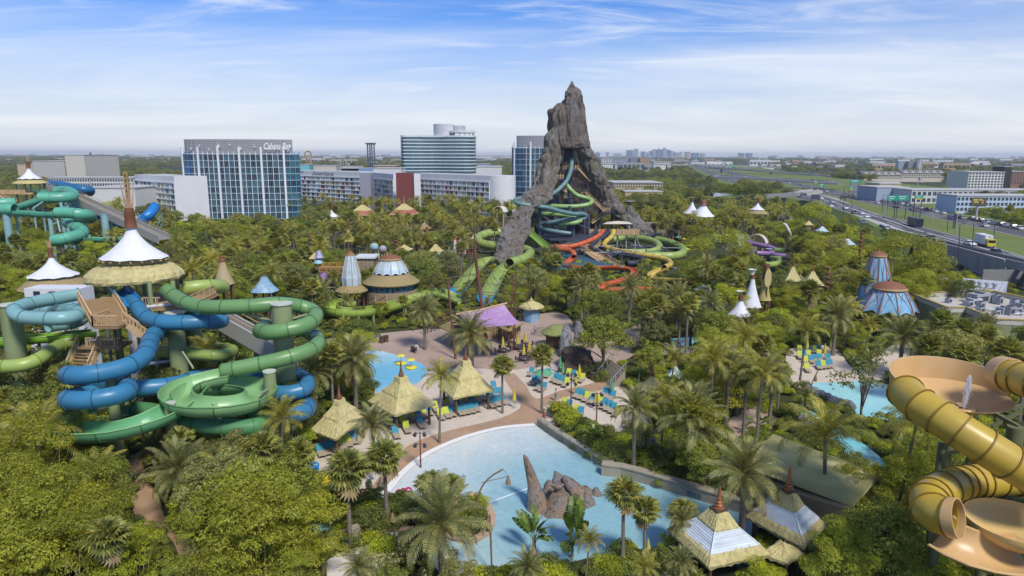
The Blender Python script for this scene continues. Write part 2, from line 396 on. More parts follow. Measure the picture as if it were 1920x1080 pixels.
for p in fl:MB().cyl(p,p+Vector((0,0,1.5)),.035,n=5).build('fence_post',wire,t)
mb=MB()
for zz in(.5,1.0,1.5):mb.tube([p+Vector((0,0,zz))for p in fl],.015,4)
mb.build('rail',wire,t)
isl=[(905,945),(921,972),(913,1003),(885,1018),(830,1004),(700,990),(620,975),(640,955),(720,948),(800,950)]
gpoly('planting_bed',isl,.30,mat('mulch',(.06,.04,.025),1,.3,2),keep=False)
t,_=wall_strip('planter_kerb',[(880,930),(906,945),(922,972),(914,1003),(885,1020),(830,1007),(760,998),(700,992),(620,978)],.42,.55,mat('kerb_tan',(.40,.29,.20),.85,.12,1),'tan curved kerb round the planted island on the left shore of the wave pool','kerb')
t,_=wall_strip('pool_wall',[(590,1048),(640,1018),(675,1000)],.9,.5,stone,'weathered low wall beside the pale steps at the bottom left pool',z0=0)
gpoly('plaza',[(600,1060),(640,1035),(690,1020),(720,1060),(700,1090),(620,1090)],.04,mat('pale_deck',(.55,.52,.47),.9,.06))
a,b=PZ(880,957),PZ(990,917);d=(b-a).normalized();nn=Vector((-d.y,d.x,0))*.09
struct(MB().poly([(v.x,v.y,.078)for v in(a-nn,b-nn,b+nn,a+nn)]).build('pool_line',mat('pool_line_pale',(.6,.68,.72),.5)))
# HOTELS
def text_mesh(s,size,extr,shear=0.0,bold=0.0,xs=1.0):
 cu=bpy.data.curves.new('lettering','FONT');cu.body=s;cu.size=size;cu.extrude=extr;cu.shear=shear;cu.offset=bold
 cu.align_x='CENTER';cu.align_y='CENTER';cu.resolution_u=3
 o=bpy.data.objects.new('lettering',cu);C.objects.link(o);dg=bpy.context.evaluated_depsgraph_get()
 me=bpy.data.meshes.new_from_object(o.evaluated_get(dg));bpy.data.objects.remove(o)
 if xs!=1:me.transform(Matrix.Scale(xs,4,(1,0,0)))
 return me
def lettering(s,size,m,parent,loc,rz=0.0,extr=.05,shear=0.0,bold=0.0,xs=1.0,name='lettering',tilt=R(90)):
 me=text_mesh(s,size,extr,shear,bold,xs);me.name=name;me.materials.clear();me.materials.append(m)
 off=ORG.get(parent.name,Vector((0,0,0)))
 return link(name,me,parent,M=Matrix.Translation(Vector(loc)-off)@Matrix.Rotation(rz,4,'Z')@Matrix.Rotation(tilt,4,'X'))
finm=mat('fin_white',(.66,.69,.72),.45,.05)
finblue=mat('fin_deep_blue',(.015,.10,.42),.45,.1)
fincyan=mat('fin_cyan',(.07,.33,.55),.45,.1)
def curved_tower(xc,Y,a,b,floors,fh,bays,label,sign=None,tmax=82,back=16):
 """Hotel tower with a bowed front of glass between upright fins, and a meshed screen round the roof."""
 T=thing('hotel_tower',label,'hotel',(xc,Y,0))
 H=floors*fh
 def pt(t_,off=0.0):
  x,y=a*math.sin(t_),-b*math.cos(t_)**.8 if math.cos(t_)>0 else 0
  return Vector((xc+x*(1+off/a),Y+y*(1+off/b),0))
 ts=[R(-tmax)+2*R(tmax)*i/400 for i in range(401)];P=[pt(t_)for t_ in ts]
 L=[0]
 for i in range(400):L.append(L[-1]+(P[i+1]-P[i]).length)
 def at(s):
  s=max(0,min(L[-1],s));i=min(399,max(0,int(np.searchsorted(L,s))-1));u=(s-L[i])/max(1e-6,L[i+1]-L[i])
  p=P[i].lerp(P[i+1],u);d=(P[i+1]-P[i]).normalized();return p,d,Vector((d.y,-d.x,0))
 front=[at(L[-1]*i/60)[0]for i in range(61)]
 foot=[(p.x,p.y)for p in front]+[(xc+a*.62,Y+back),(xc-a*.62,Y+back)]
 MB().prism(foot,0,H).build('wall',mat('tower_core',(.10,.14,.18),.7),T)
 roofm=mat('roof_membrane',(.5,.5,.5),.9,.1,.2)
 for k in range(floors+1):
  mb_=MB();pts=[]
  for i in range(61):
   p,d,n_=at(L[-1]*i/60);pts.append((p,n_))
  z0,z1=k*fh-.15,k*fh+.15
  vs=[(p+n_*.35)for p,n_ in pts]
  n_v=len(vs);V=[(v.x,v.y,z)for z in(z0,z1)for v in vs]+[(p.x,p.y,z)for z in(z0,z1)for p,_ in pts]
  f=[]
  for i in range(n_v-1):f+=[(i,i+1,n_v+i+1,n_v+i),(n_v+i,n_v+i+1,3*n_v+i+1,3*n_v+i),(2*n_v+i,2*n_v+i+1,i+1,i)]
  mb_.add(V,f);mb_.build('floor_band',mat('band_pale_blue',(.36,.46,.52),.5,.05),T)
 bw=L[-1]/bays
 pane_me={}
 for kind in range(2):
  mb_=MB().box((0,0,0),(bw*.94,.10,fh-.4));o=mb_.build('window',(glass,glass_dark)[kind]);pane_me[kind]=o.data;bpy.data.objects.remove(o)
 mull=MB()
 for i in range(bays):
  p,d,n_=at((i+.5)*bw);rz=math.atan2(d.y,d.x)
  for k in range(floors):
   kind=1 if RNG.random()<.38 else 0
   c_=p+n_*.08+Vector((0,0,(k+.5)*fh))
   link('window',pane_me[kind],T,M=Matrix.Translation(c_-T.location)@Matrix.Rotation(rz,4,'Z'))
  for u in(-1,1):
   q=p+n_*.12+d*(u*bw/6);mull.box((q.x,q.y,H/2),(.10,.16,H),rz)
 mull.build('mullions',mat('mullion_slate',(.17,.24,.29),.5),T)['kind']='stuff'
 for i in range(bays+1):
  p,d,n_=at(i*bw);rz=math.atan2(d.y,d.x);big=i%4==1
  wd,dp,top=(.95,.7,H+3.6)if big else(.24,.42,H+1.2)
  q=p+n_*(dp/2-.02)
  mb_=MB().box((q.x,q.y,top/2),(wd,dp,top),rz)
  fm_=finm if big else finblue if i<4 else fincyan if i>bays-4 else finm
  mb_.build('fin',fm_,T)
 scr=MB();s0,s1=3.0,L[-1]-3.0
 mesh=mat('screen_mesh',(.30,.30,.32),.6,.1,2)
 z0,z1=H+.4,H+7.2
 SP_=[at(s0+(s1-s0)*i/40)for i in range(41)]
 ins=[p-n_*1.2 for p,d,n_ in SP_]
 MB().add([(v.x,v.y,z)for z in(z0,z1)for v in ins]+[(v.x,v.y+.3,z)for z in(z0,z1)for v in ins],[(i,i+1,41+i+1,41+i)for i in range(40)]+[(82+i+1,82+i,123+i,123+i+1)for i in range(40)]+[(41+i,41+i+1,123+i+1,123+i)for i in range(40)]).build('roof_screen',mesh,T)
 bars_m=mat('screen_frame',(.42,.43,.45),.5)
 for j in range(9):
  z=z0+(z1-z0)*j/8;MB().tube([Vector((p.x,p.y-.12,z))for p in ins],.07,4).build('screen_rail',bars_m,T)
 for i in range(0,41,2):MB().bar(ins[i]+Vector((0,-.2,z0)),ins[i]+Vector((0,-.2,z1)),.12).build('screen_post',bars_m,T)
 bx=Vector((xc,Y+6,0));MB().box((bx.x,bx.y,H+2.5),(a*1.1,10,5)).build('plant_room',roofm,T)
 if sign:
  lit=mat('sign_white',(.8,.8,.8),.5,.02)
  ps,d,n_=at(L[-1]*.84);lettering('Cabana Bay',4.4,lit,T,(ps.x-.5,ps.y-1.2,z0+3.4),math.atan2(d.y,d.x)+R(6),shear=.35,xs=.62,bold=.02,extr=.12)
  for fx,fz,sz in((.38,.52,1.6),(.55,.36,1.3),(.93,.55,1.3),(.30,.3,.9),(.66,.5,.8),(.965,.25,.9),(.47,.62,.7),(.22,.55,.7),(.14,.35,.8)):
   p,d,n_=at(L[-1]*fx);c_=p-n_*.6+Vector((0,-.4,z0+(z1-z0)*fz))
   st=MB();pr=[(sz,0),(.14*sz,.14*sz),(0,sz),(-.14*sz,.14*sz),(-sz,0),(-.14*sz,-.14*sz),(0,-sz),(.14*sz,-.14*sz)]
   st.add([(c_.x+u,c_.y-.06,c_.z+v)for u,v in pr]+[(c_.x+u,c_.y+.06,c_.z+v)for u,v in pr],[tuple(range(7,-1,-1)),tuple(range(8,16))]+[(i,(i+1)%8,8+(i+1)%8,8+i)for i in range(8)])
   st.build('star',lit,T)
 return T
xl,xr=PY(347,400,352).x,PY(564,400,352).x
curved_tower((xl+xr)/2,356,(xr-xl)/2/math.sin(R(82)),10,10,3.22,24,'bowed blue glass hotel tower with white fins and a Cabana Bay roof sign',sign=True)
xl=PY(960,400,420).x
curved_tower(xl+21.5,424,21.5,9,11,3.3,18,'blue glass hotel tower partly hidden behind the left side of the volcano')
PANEL={'glass':glass,'dark':glass_dark,'white':mat('panel_white',(.62,.64,.66),.5,.05),'yellow':mat('panel_yellow',(.50,.38,.13),.5),'red':mat('panel_red',(.26,.05,.035),.5),'green':mat('panel_green',(.26,.27,.07),.5),'curtain':mat('panel_curtain',(.36,.43,.42),.4,.1,.5,island=.3)}
def facade(name,label,A,B,z0,zt,zw0,zw1,floors,bays,depth=16,weights=None,wallm=None,cat='hotel',parapet=0.0,extra=None):
 """A slab hotel: A and B are the feet of its front, windows sit between floor slabs and bay walls."""
 A,B=Vector((A.x,A.y,0)),Vector((B.x,B.y,0));d=(B-A);Lw=d.length;d.normalize();nrm=Vector((d.y,-d.x,0));rz=math.atan2(d.y,d.x)
 T=thing(name,label,cat,(A+B)/2)
 wallm=wallm or white
 MB().prism([A,B,B-nrm*depth,A-nrm*depth],z0,zt).build('wall',wallm,T)
 MB().prism([A-nrm*.8+d*.8,B-nrm*.8-d*.8,B-nrm*(depth-.8)-d*.8,A-nrm*(depth-.8)+d*.8],zt,zt+.05).build('roof',mat('roof_grey',(.42,.42,.42),.9,.15,.15),T)
 fh=(zw1-zw0)/floors;bw=Lw/bays
 for k in range(floors+1):
  c_=(A+B)/2+nrm*.25+Vector((0,0,zw0+k*fh));MB().box(c_,(Lw-.1,.5,.58),rz).build('balcony_slab',wallm,T)
 for i in range(bays+1):
  c_=A+d*min(max(i*bw,.2),Lw-.2)+nrm*.2+Vector((0,0,(zw0+zw1)/2));MB().box(c_,(.26,.36,zw1-zw0-.44),rz).build('bay_wall',wallm,T)
 keys=list((weights or{'glass':3.4,'curtain':7,'dark':1.3,'white':3.4,'yellow':2.2,'red':1.5,'green':1.0}).items())
 tot=sum(v for _,v in keys);cache={}
 for k in range(floors):
  for i in range(bays):
   for half in(0,1):
    r_=RNG.random()*tot;kk=keys[-1][0]
    for key,v in keys:
     r_-=v
     if r_<=0:kk=key;break
    if kk not in cache:
     o=MB().box((0,0,0),(bw*.5-.16,.1,fh-.44)).build('window',PANEL[kk]);cache[kk]=o.data;bpy.data.objects.remove(o)
    if half==1 and bays*floors*2>290 and i%3==0:continue
    c_=A+d*((i+.28+.44*half)*bw)+nrm*.06+Vector((0,0,zw0+(k+.5)*fh))
    link('window',cache[kk],T,M=Matrix.Translation(c_-T.location)@Matrix.Rotation(rz,4,'Z'))
 return T,A,B,d,nrm,rz
def foot(px,py_top,z):
 r_=ray(px,py_top);t_=(z-CAM_H)/r_.z;return Vector((r_.x*t_,r_.y*t_,0))
ZT=21.5
F=facade('hotel_block','long white hotel wing with coloured panels right of the dark red stair tower',foot(768,324.5,ZT),foot(918,329.5,ZT),0,ZT,2.0,18.2,6,19)
T,A,B,d,nrm,rz=F
mb=MB();c0=B-nrm*8;pts=[]
for i in range(13):
 a_=rz-R(90)+R(180)*i/12;pts.append((c0.x+math.cos(a_)*8,c0.y+math.sin(a_)*8))
mb.prism(pts,0,ZT+.02).build('rounded_end',white,T,smooth=True)
F=facade('hotel_block','white hotel wing with the Americana sign beside the blue hotel tower',foot(540,319.0,ZT),foot(676,322.6,ZT),0,ZT,2.0,18.0,6,15)
T,A,B,d,nrm,rz=F
c_=A+d*(B-A).length*.50+nrm*.12+Vector((0,0,ZT-1.6));lettering('Americana',4.3,mat('sign_grey',(.25,.25,.28),.5),T,c_,rz,shear=.45,xs=1.25,extr=.1,bold=.0)
c_=A+d*(B-A).length*.21+nrm*.12+Vector((0,0,ZT-.9));lettering('THE',1.6,mat('sign_grey',(.25,.25,.28),.5),T,c_,rz,extr=.1)
facade('hotel_block','short white angled hotel wing between the grey and dark red stair towers',foot(692,323,ZT),foot(744,325.5,ZT)+Vector((0,-12,0)),0,ZT,2.0,18.0,6,6)
def stair_tower(label,xl,xr,ypx,Yd,zt,m,holes):
 a_,b_=PY(xl,ypx,Yd),PY(xr,ypx,Yd);wd=b_.x-a_.x;T_=thing('stair_tower',label,'tower',((a_.x+b_.x)/2,Yd,0))
 MB().box(((a_.x+b_.x)/2,Yd+5,zt/2),(wd,10,zt)).build('wall',m,T_)
 o=MB().cyl((0,-.05,0),(0,.03,0),wd*.095,n=12).build('porthole',mat('porthole',(.06,.07,.08),.3),T_);me=o.data;bpy.data.objects.remove(o)
 o=MB().cyl((0,-.025,0),(0,.03,0),wd*.12,n=12).build('porthole_ring',white,T_);me2=o.data;bpy.data.objects.remove(o)
 for k in range(6):
  for j in range(holes):
   loc=Vector(((j-(holes-1)/2)*wd*.8/holes,-.04,zt-3.3-k*3.1));link('porthole',me,T_,loc=loc)
   if k%6!=0:link('porthole_ring',me2,T_,loc=loc)
 return T_
stair_tower('grey stair tower with rows of round portholes',674,694,320,382,22.2,mat('lilac_grey',(.26,.26,.31),.6,.06),3)
stair_tower('dark red stair tower with rows of round portholes',742,771,322,368,22.6,mat('oxblood',(.17,.045,.04),.6,.08),4)
F=facade('hotel_block','white hotel wing with yellow and grey curtains left of the blue tower',foot(252,327,ZT),foot(326,331,ZT),0,ZT,2,18.4,6,9,weights={'glass':3,'curtain':4,'yellow':2,'white':1.5,'red':.5})
T=F[0]
MB().prism([foot(325.5,336,20),foot(352,334,20),foot(352,334,20)+Vector((0,16,0)),foot(325.5,336,20)+Vector((0,16,0))],0,20.3).build('end_wall',mat('shade_white',(.66,.67,.70),.6,.04),T)
Yg=690;a_,b_=PY(752,300,Yg),PY(890,300,Yg);T=thing('glass_hotel','tall teal glass hotel with white floor lines and a round roof drum','hotel',((a_.x+b_.x)/2,Yg,0))
wd=b_.x-a_.x;zt=PY(820,256,Yg).z
def plan(off=0.0):
 x0,x1=a_.x-off,b_.x+off;y0=Yg-off;pts=[(x0,y0+4),(x0+3,y0)]
 for i in range(17):pts.append((x0+3+(x1-x0-16)*i/16,y0+7*math.sin(math.pi*i/16)**2))
 for i in range(1,9):an=-R(90)+R(90)*i/8;pts.append((x1-13+13*math.cos(an),y0+13+13*math.sin(an)))
 return pts+[(x1,Yg+30),(x0,Yg+30)]
body=MB();body.prism(plan(),0,zt-1);body.build('glass_wall',mat('teal_glass',(.045,.12,.15),.12,.5,.12,spec=.9,stretch=(2.5,1,.35)),T)
nfl=15;fh=zt/nfl
for k in range(1,nfl+1):MB().prism(plan(.6),k*fh-.45,k*fh+(.45 if k<nfl else 1.2)).build('floor_band',mat('band_white',(.55,.62,.66),.5,.04),T)
pp=plan(.25);mb=MB()
for i in range(len(pp)-3):
 for s in(0,.5):
  x,y=pp[i][0]+(pp[i+1][0]-pp[i][0])*s,pp[i][1]+(pp[i+1][1]-pp[i][1])*s;mb.box((x,y,zt/2),(.35,.35,zt))
mb.build('mullions',mat('mullion_blue',(.10,.16,.19),.5),T)['kind']='stuff'
rc=PY(832,245,Yg+14);MB().cyl((rc.x,Yg+16,zt),(rc.x,Yg+16,PY(832,233,Yg+16).z),10.5,n=28).build('roof_drum',mat('drum_grey',(.50,.51,.53),.6,.05),T,smooth=True)
rc=PY(865,245,Yg+14);MB().cyl((rc.x,Yg+15,zt+4),(rc.x,Yg+15,zt+6),14,n=28).build('roof_canopy',white,T)
for i in range(14):
 an=2*math.pi*i/14;MB().cyl((rc.x+12.5*math.cos(an),Yg+15+12.5*math.sin(an),zt),(rc.x+12.5*math.cos(an),Yg+15+12.5*math.sin(an),zt+4),.4,n=6).build('canopy_post',white,T)
MB().cyl((rc.x-3,Yg+17,zt+6),(rc.x-3,Yg+17,PY(858,236,Yg+16).z),7,n=20).build('roof_drum',steel,T)
for i in range(26):x=a_.x+2+(wd*.62)*i/25;MB().bar((x,Yg+2.5,zt),(x,Yg+2.5,zt+2.0),.3).build('balustrade',white,T)
# VOLCANO
def rock_material(name,base,warm,dark,scale=.25,stretch=(1,1,.35),moss=None):
 if name in MATS:return MATS[name]
 m=bpy.data.materials.new(name);MATS[name]=m;m.use_nodes=True;t=m.node_tree;b=t.nodes['Principled BSDF']
 g=N(t,'ShaderNodeTexCoord');mp=N(t,'ShaderNodeMapping');mp.inputs['Scale'].default_value=stretch;t.links.new(g.outputs['Object'],mp.inputs[0])
 def nz(sc,det=8,rough=.65,dist=.4):
  n=N(t,'ShaderNodeTexNoise');n.inputs['Scale'].default_value=sc;n.inputs['Detail'].default_value=det;n.inputs['Roughness'].default_value=rough;n.inputs['Distortion'].default_value=dist
  t.links.new(mp.outputs[0],n.inputs['Vector']);return n.outputs[0]
 c=mixrgb(t,maprange(t,nz(scale),.38,.62,smooth=True),base,warm)
 c=mixrgb(t,math_node(t,'MULTIPLY',maprange(t,nz(scale*2.6,dist=1.0),.50,.64,smooth=True),.8),c,dark)
 c=mixrgb(t,math_node(t,'MULTIPLY',maprange(t,nz(scale*5),.55,.70),.55),c,tuple(min(1,x*1.9)for x in base))
 if moss:c=mixrgb(t,math_node(t,'MULTIPLY',maprange(t,nz(scale*.8,5),.54,.64,smooth=True),.5),c,moss)
 t.links.new(c,b.inputs['Base Color']);b.inputs['Roughness'].default_value=.92;b.inputs['Specular IOR Level'].default_value=.2
 bp=N(t,'ShaderNodeBump');bp.inputs['Strength'].default_value=.7;bp.inputs['Distance'].default_value=.6
 t.links.new(nz(scale*4,9,.7),bp.inputs['Height']);t.links.new(bp.outputs[0],b.inputs['Normal']);return m
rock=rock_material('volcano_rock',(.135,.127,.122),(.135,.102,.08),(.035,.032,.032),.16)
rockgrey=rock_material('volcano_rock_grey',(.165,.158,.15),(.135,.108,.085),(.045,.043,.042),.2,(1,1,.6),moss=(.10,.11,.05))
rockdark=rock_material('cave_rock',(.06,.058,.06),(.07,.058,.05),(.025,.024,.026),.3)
def loft(rings,n=56,levels=70,amp=1.0,fr=.18,vert=.35,seed=0.0,rough=.9):
 """rings: (py, x left, x right, distance, depth ratio) measured on the photograph; skin with ridged relief."""
 rs=[]
 for py,x0,x1,Y,k in rings:
  p,q=PY(x0,py,Y),PY(x1,py,Y);rs.append(((p+q)/2,(q.x-p.x)/2,k))
 mb_=MB();V=[];m_=len(rs)
 def itp(u):
  i=min(int(u),m_-2);f=u-i;f=f*f*(3-2*f)*.5+f*.5
  a,b=rs[i],rs[i+1];return a[0].lerp(b[0],f),a[1]+(b[1]-a[1])*f,a[2]+(b[2]-a[2])*f
 for l in range(levels):
  c,r,k=itp((m_-1)*l/(levels-1))
  for j in range(n):
   a=2*math.pi*j/n;dx,dy=math.cos(a),math.sin(a)
   p=c+Vector((dx*r,dy*r*k,0))
   q=Vector((p.x*fr,p.y*fr,p.z*fr*vert+seed))
   e=noise.fractal(q,.9,2.1,5)*amp+(abs(noise.noise(q*2.3))-.25)*amp*rough
   e+=(abs(noise.noise(Vector((p.x*.9,p.y*.9,p.z*.18+seed))))-.2)*amp*.55
   e*=min(1.0,r/2.2)
   V.append(p+Vector((dx,dy,0))*e+Vector((0,0,e*.4)))
 F_=[(i*n+j,i*n+(j+1)%n,(i+1)*n+(j+1)%n,(i+1)*n+j)for i in range(levels-1)for j in range(n)]
 F_=[f[::-1]for f in F_]+[tuple(range(n))]
 mb_.add(V,F_);return mb_
VOL=thing('volcano','tall dark rocky volcano with a jagged peak and an open cave front','volcano',(PY(1075,440,250).x,250,0))
SPIRE=[(152,1071.5,1073,250,1),(158,1069,1076,250,1),(165,1066,1080,250,1),(175,1061,1086,250,.9),(185,1056,1089,250,.9),(192,1050,1091,250,.85),(199,1044,1093,250,.8),(206,1034,1094,250,.75),(214,1029,1096,250,.7),(235,1026,1100,250,.68),(255,1024,1103,250,.66),(262,1024,1103,249.6,.66),(270,1023,1104,249.4,.64),(276,1022,1105,249.4,.58),(281,1024,1103,250,.4)]
loft(SPIRE,96,130,1.25,.20,.28,3.3,1.25).build('rock_spire',rock,VOL,smooth=False)
LEFT=[(236,1034,1048,249,1.6),(255,1025,1054,248.5,1.5),(272,1021,1053,248,1.5),(288,1017,1050,247.5,1.3),(300,1012,1051,247,1.1),(318,1007,1047,245,.9),(335,1003,1042,243,.9),(347,996,1041,240,.9),(360,985,1038,237,.9),(374,979,1034,234,.85),(382,974,1022,232,.8),(390,968,1000,229,.9),(400,961,996,226,.9),(415,953,996,222,.8),(430,942,993,218,.8),(445,934,987,214,.8),(460,930,982,210,.8),(475,925,979,207,.8),(492,918,974,204,.8),(502,912,975,203,.8)]
loft(LEFT,60,120,1.1,.22,.45,9.1,1.1).build('rock_buttress',rockgrey,VOL)
SPUR=[(292,1025,1029,243,1),(300,1022,1032,242,1),(315,1018,1034,241,1),(330,1013,1034,239,1),(345,1008,1032,238,1),(365,1000,1030,234,1)]
loft(SPUR,32,50,.6,.35,.4,4.4).build('rock_spur',rockgrey,VOL)
RIGHT=[(236,1082,1098,249,1.6),(255,1078,1103,249,1.5),(275,1080,1106,249.5,1.4),(290,1085,1109,250,1.3),(300,1085,1114,252,1),(318,1090,1124,253,.9),(335,1098,1137,254.5,.8),(350,1106,1147,256,.8),(365,1113,1157,257,.8),(380,1121,1167,258,.8),(395,1141,1175,257,.9),(410,1150,1190,258,.8),(425,1165,1212,258,.7),(440,1182,1236,258,.6),(455,1200,1254,258,.6),(466,1205,1262,258,.6)]
loft(RIGHT,60,120,1.2,.2,.4,5.7,1.1).build('rock_buttress',rockgrey,VOL)
PIN=[(282,1109,1112,256,1),(290,1106,1116,256,1),(302,1104,1124,256,1),(318,1104,1132,256,1),(335,1108,1138,256,1),(350,1116,1146,256,1)]
loft(PIN,32,50,.7,.3,.4,1.9).build('rock_pinnacle',rock,VOL)
PIN2=[(382,1177,1183,262,1),(392,1172,1188,262,1),(405,1172,1196,262,1),(420,1175,1212,261,.9),(435,1178,1226,260,.8),(450,1180,1240,260,.7)]
loft(PIN2,36,50,.8,.3,.4,7.7).build('rock_pinnacle',rockgrey,VOL)
c_=PY(1181,379,262);MB().lathe(c_,[(.1,-.6),(1.5,-.3),(1.9,.2),(1.1,.7),(.05,.9)],10,lump=.2,sx=1.15).build('balancing_rock',rockgrey,VOL,smooth=True)
TOE=[(470,936,960,206,1),(480,926,956,204,1),(490,914,944,202,1),(500,900,932,201,1),(506,896,930,200,1)]
loft(TOE,28,36,.8,.3,.5,2.2).build('rock_toe',rockgrey,VOL)
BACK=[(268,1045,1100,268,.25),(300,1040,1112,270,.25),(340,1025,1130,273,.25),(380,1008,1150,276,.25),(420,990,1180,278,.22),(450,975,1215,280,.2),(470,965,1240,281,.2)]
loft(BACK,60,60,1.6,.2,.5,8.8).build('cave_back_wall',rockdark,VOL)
vst=mat('violet_steel',(.07,.075,.12),.5,.1)
def col(px,y0,Y,r=.55,name='steel_column',par=VOL,m=vst,n=10):
 a=PY(px,y0,Y);return MB().cyl((a.x,Y,0),a,r,n=n).build(name,m,par)
for px,y0,Y in((1012,388,238),(1069,386,242),(1076,400,240),(1041,366,250),(1046,366,252),(1062,318,252),(1071,316,254),(1098,345,256),(1126,350,258),(1148,400,258),(1104,402,255)):col(px,y0,Y)
for a,b in(((1012,395,238),(1069,395,242)),((1012,436,238),(1076,436,240)),((1012,402,238),(1069,436,242)),((1069,402,242),(1016,436,238)),((1012,440,238),(1045,458,238)),((1014,416,238),(1074,416,240)),((1069,416,242),(1110,430,248)),((1012,458,238),(1069,440,242)),((1124,345,256),(1104,360,256)),((1125,346,256),(1140,356,258)),((1148,400,258),(1160,416,262))):
 MB().bar(PY(*a),PY(*b),.45).build('steel_brace',vst,VOL)
MB().prism([(PY(1030,444,236).x,232),(PY(1095,444,236).x,230),(PY(1110,444,250).x,250),(PY(1018,444,250).x,250)],PY(1060,446,238).z-.3,PY(1060,446,238).z).build('deck',darksteel,VOL)
def deck(x0,x1,py,Y,dep=4.5,rail=True,m=palewood,par=VOL):
 a,b=PY(x0,py,Y),PY(x1,py,Y);c_=(a+b)/2
 MB().box((c_.x,Y+dep/2,c_.z),(b.x-a.x,dep,.5)).build('deck',vst,par)
 if rail:
  k=max(3,int((b.x-a.x)/.85));mb_=MB()
  for i in range(k+1):
   x=a.x+(b.x-a.x)*i/k;MB().box((x,Y+.15,c_.z+.95),(.28,.2,1.5+.5*(i%3==0))).build('railing_post',m,par)
  MB().bar((a.x,Y+.1,c_.z+1.2),(b.x,Y+.1,c_.z+1.2),.2).build('railing',m,par);MB().bar((a.x,Y+.1,c_.z+.6),(b.x,Y+.1,c_.z+.6),.16).build('railing',m,par)
def flight(p0,p1,wd=2.6,m=wood,par=VOL,steps=12,railm=palewood,up=1.15,post=True):
 """Stair flight between two points with stringers, treads and sloping handrails."""
 p0,p1=Vector(p0),Vector(p1);d=Vector((p1.x-p0.x,p1.y-p0.y,0)).normalized();s=Vector((-d.y,d.x,0))*wd/2
 for q in(s,-s):
  MB().bar(p0+q,p1+q,.18,.55).build('stringer',railm,par)
  MB().bar(p0+q+Vector((0,0,up)),p1+q+Vector((0,0,up)),.14).build('handrail',railm,par)
  if post:
   for i in range(steps//2+1):
    c=p0.lerp(p1,i/(steps//2))+q;MB().bar(c,c+Vector((0,0,up)),.12).build('railing_post',railm,par)
 for i in range(steps):
  c=p0.lerp(p1,(i+.5)/steps);MB().box(c,(abs((p1-p0).xy.length)/steps+.06,wd,.1),math.atan2(d.y,d.x)).build('tread',m,par)
deck(1034,1056,336,243);deck(1056,1084,318,250);deck(1102,1126,342,254);deck(1133,1162,397,254);deck(1052,1074,302,252,rail=False);deck(1058,1078,372,248,4);deck(1040,1062,359,246,3.5,rail=False)
flight(PY(1081,316,252),PY(1104,340,254));flight(PY(1112,346,258),PY(1088,362,257));flight(PY(1098,360,256),PY(1134,396,254),steps=16);flight(PY(1132,402,258),PY(1108,418,257));flight(PY(1044,348,246),PY(1060,360,247));
MB().box(PY(1065,292,256),(3.4,2,4.5)).build('lift_shaft',darksteel,VOL)
MB().box(PY(1077,292,258),(1.2,1,9)).build('lift_shaft',darksteel,VOL)
T=thing('stone_terrace','brown stone colonnade terrace at the right foot of the volcano','terrace',(PY(1250,440,262).x,262,0))
ts=mat('temple_stone',(.26,.205,.13),.9,.15,.8,bump=.2)
zt_=PY(1250,430,262).z
MB().prism([PY(1232,430,258),PY(1268,432,258),PY(1262,430,275),PY(1236,430,275)],zt_-.9,zt_).build('roof_slab',ts,T)
for i in range(7):
 for(a,b)in(((1232,258),(1268,258)),((1268,258),(1262,274))):
  p,q=PY(a[0],430,a[1]),PY(b[0],430,b[1]);c_=p.lerp(q,i/6);MB().box((c_.x,c_.y,zt_/2-.5),(.8,.8,zt_-1)).build('stone_pillar',ts,T)
MB().box((PY(1222,418,268).x,268,PY(1222,420,268).z),(5,5,1)).build('roof_slab',ts,T);MB().cyl((PY(1222,418,268).x,268,0),PY(1222,421,268),1.8,n=12).build('stone_pillar',ts,T)
# WATER SLIDES
def frame_path(P):
 fr=[]
 for i,p in enumerate(P):
  d=(P[min(i+1,len(P)-1)]-P[max(i-1,0)]).normalized();x=d.cross(Vector((0,0,1)))
  x=x.normalized()if x.length>1e-4 else Vector((1,0,0));fr.append((p,d,x,x.cross(d)))
 return fr
def tube_mesh(fr,r,a0=0.0,a1=360.0,n=18,thick=0.0):
 mb_=MB();V=[];full=a1-a0>=360
 rad=[(r,0),(r-thick,1)]if thick else[(r,0)]
 k=n if full else n+1
 for rr,_ in rad:
  for p,d,x,y in fr:
   for j in range(k):
    a=R(a0+(a1-a0)*j/n);V.append(p+x*(math.cos(a)*rr)+y*(math.sin(a)*rr))
 m_=len(fr);F_=[]
 for q in range(len(rad)):
  b=q*m_*k
  for i in range(m_-1):
   for j in range(n):
    f=(b+i*k+j,b+i*k+(j+1)%k,b+(i+1)*k+(j+1)%k,b+(i+1)*k+j)
    F_.append(f if q==0 else f[::-1])
 if thick:
  o=m_*k
  if not full:
   for i in range(m_-1):
    for j in(0,k-1):F_.append((i*k+j,(i+1)*k+j,o+(i+1)*k+j,o+i*k+j))
  for i in(0,m_-1):
   for j in range(n):F_.append((i*k+j,i*k+(j+1)%k,o+i*k+(j+1)%k,o+i*k+j))
 mb_.add(V,F_);return mb_
RINGS={};RS=1.0
def ring_mesh(r,m,a0=0.0,a1=360.0,wd=.10,pr=.07):
 key=(round(r,2),m.name,a0,a1)
 if key not in RINGS:
  fr=[(Vector((0,0,z)),Vector((0,0,1)),Vector((1,0,0)),Vector((0,1,0)))for z in(-wd/2,wd/2)]
  o=tube_mesh(fr,r+pr,a0,a1,20,pr*1.25).build('flange',m,smooth=True);RINGS[key]=o.data;bpy.data.objects.remove(o)
 return RINGS[key]
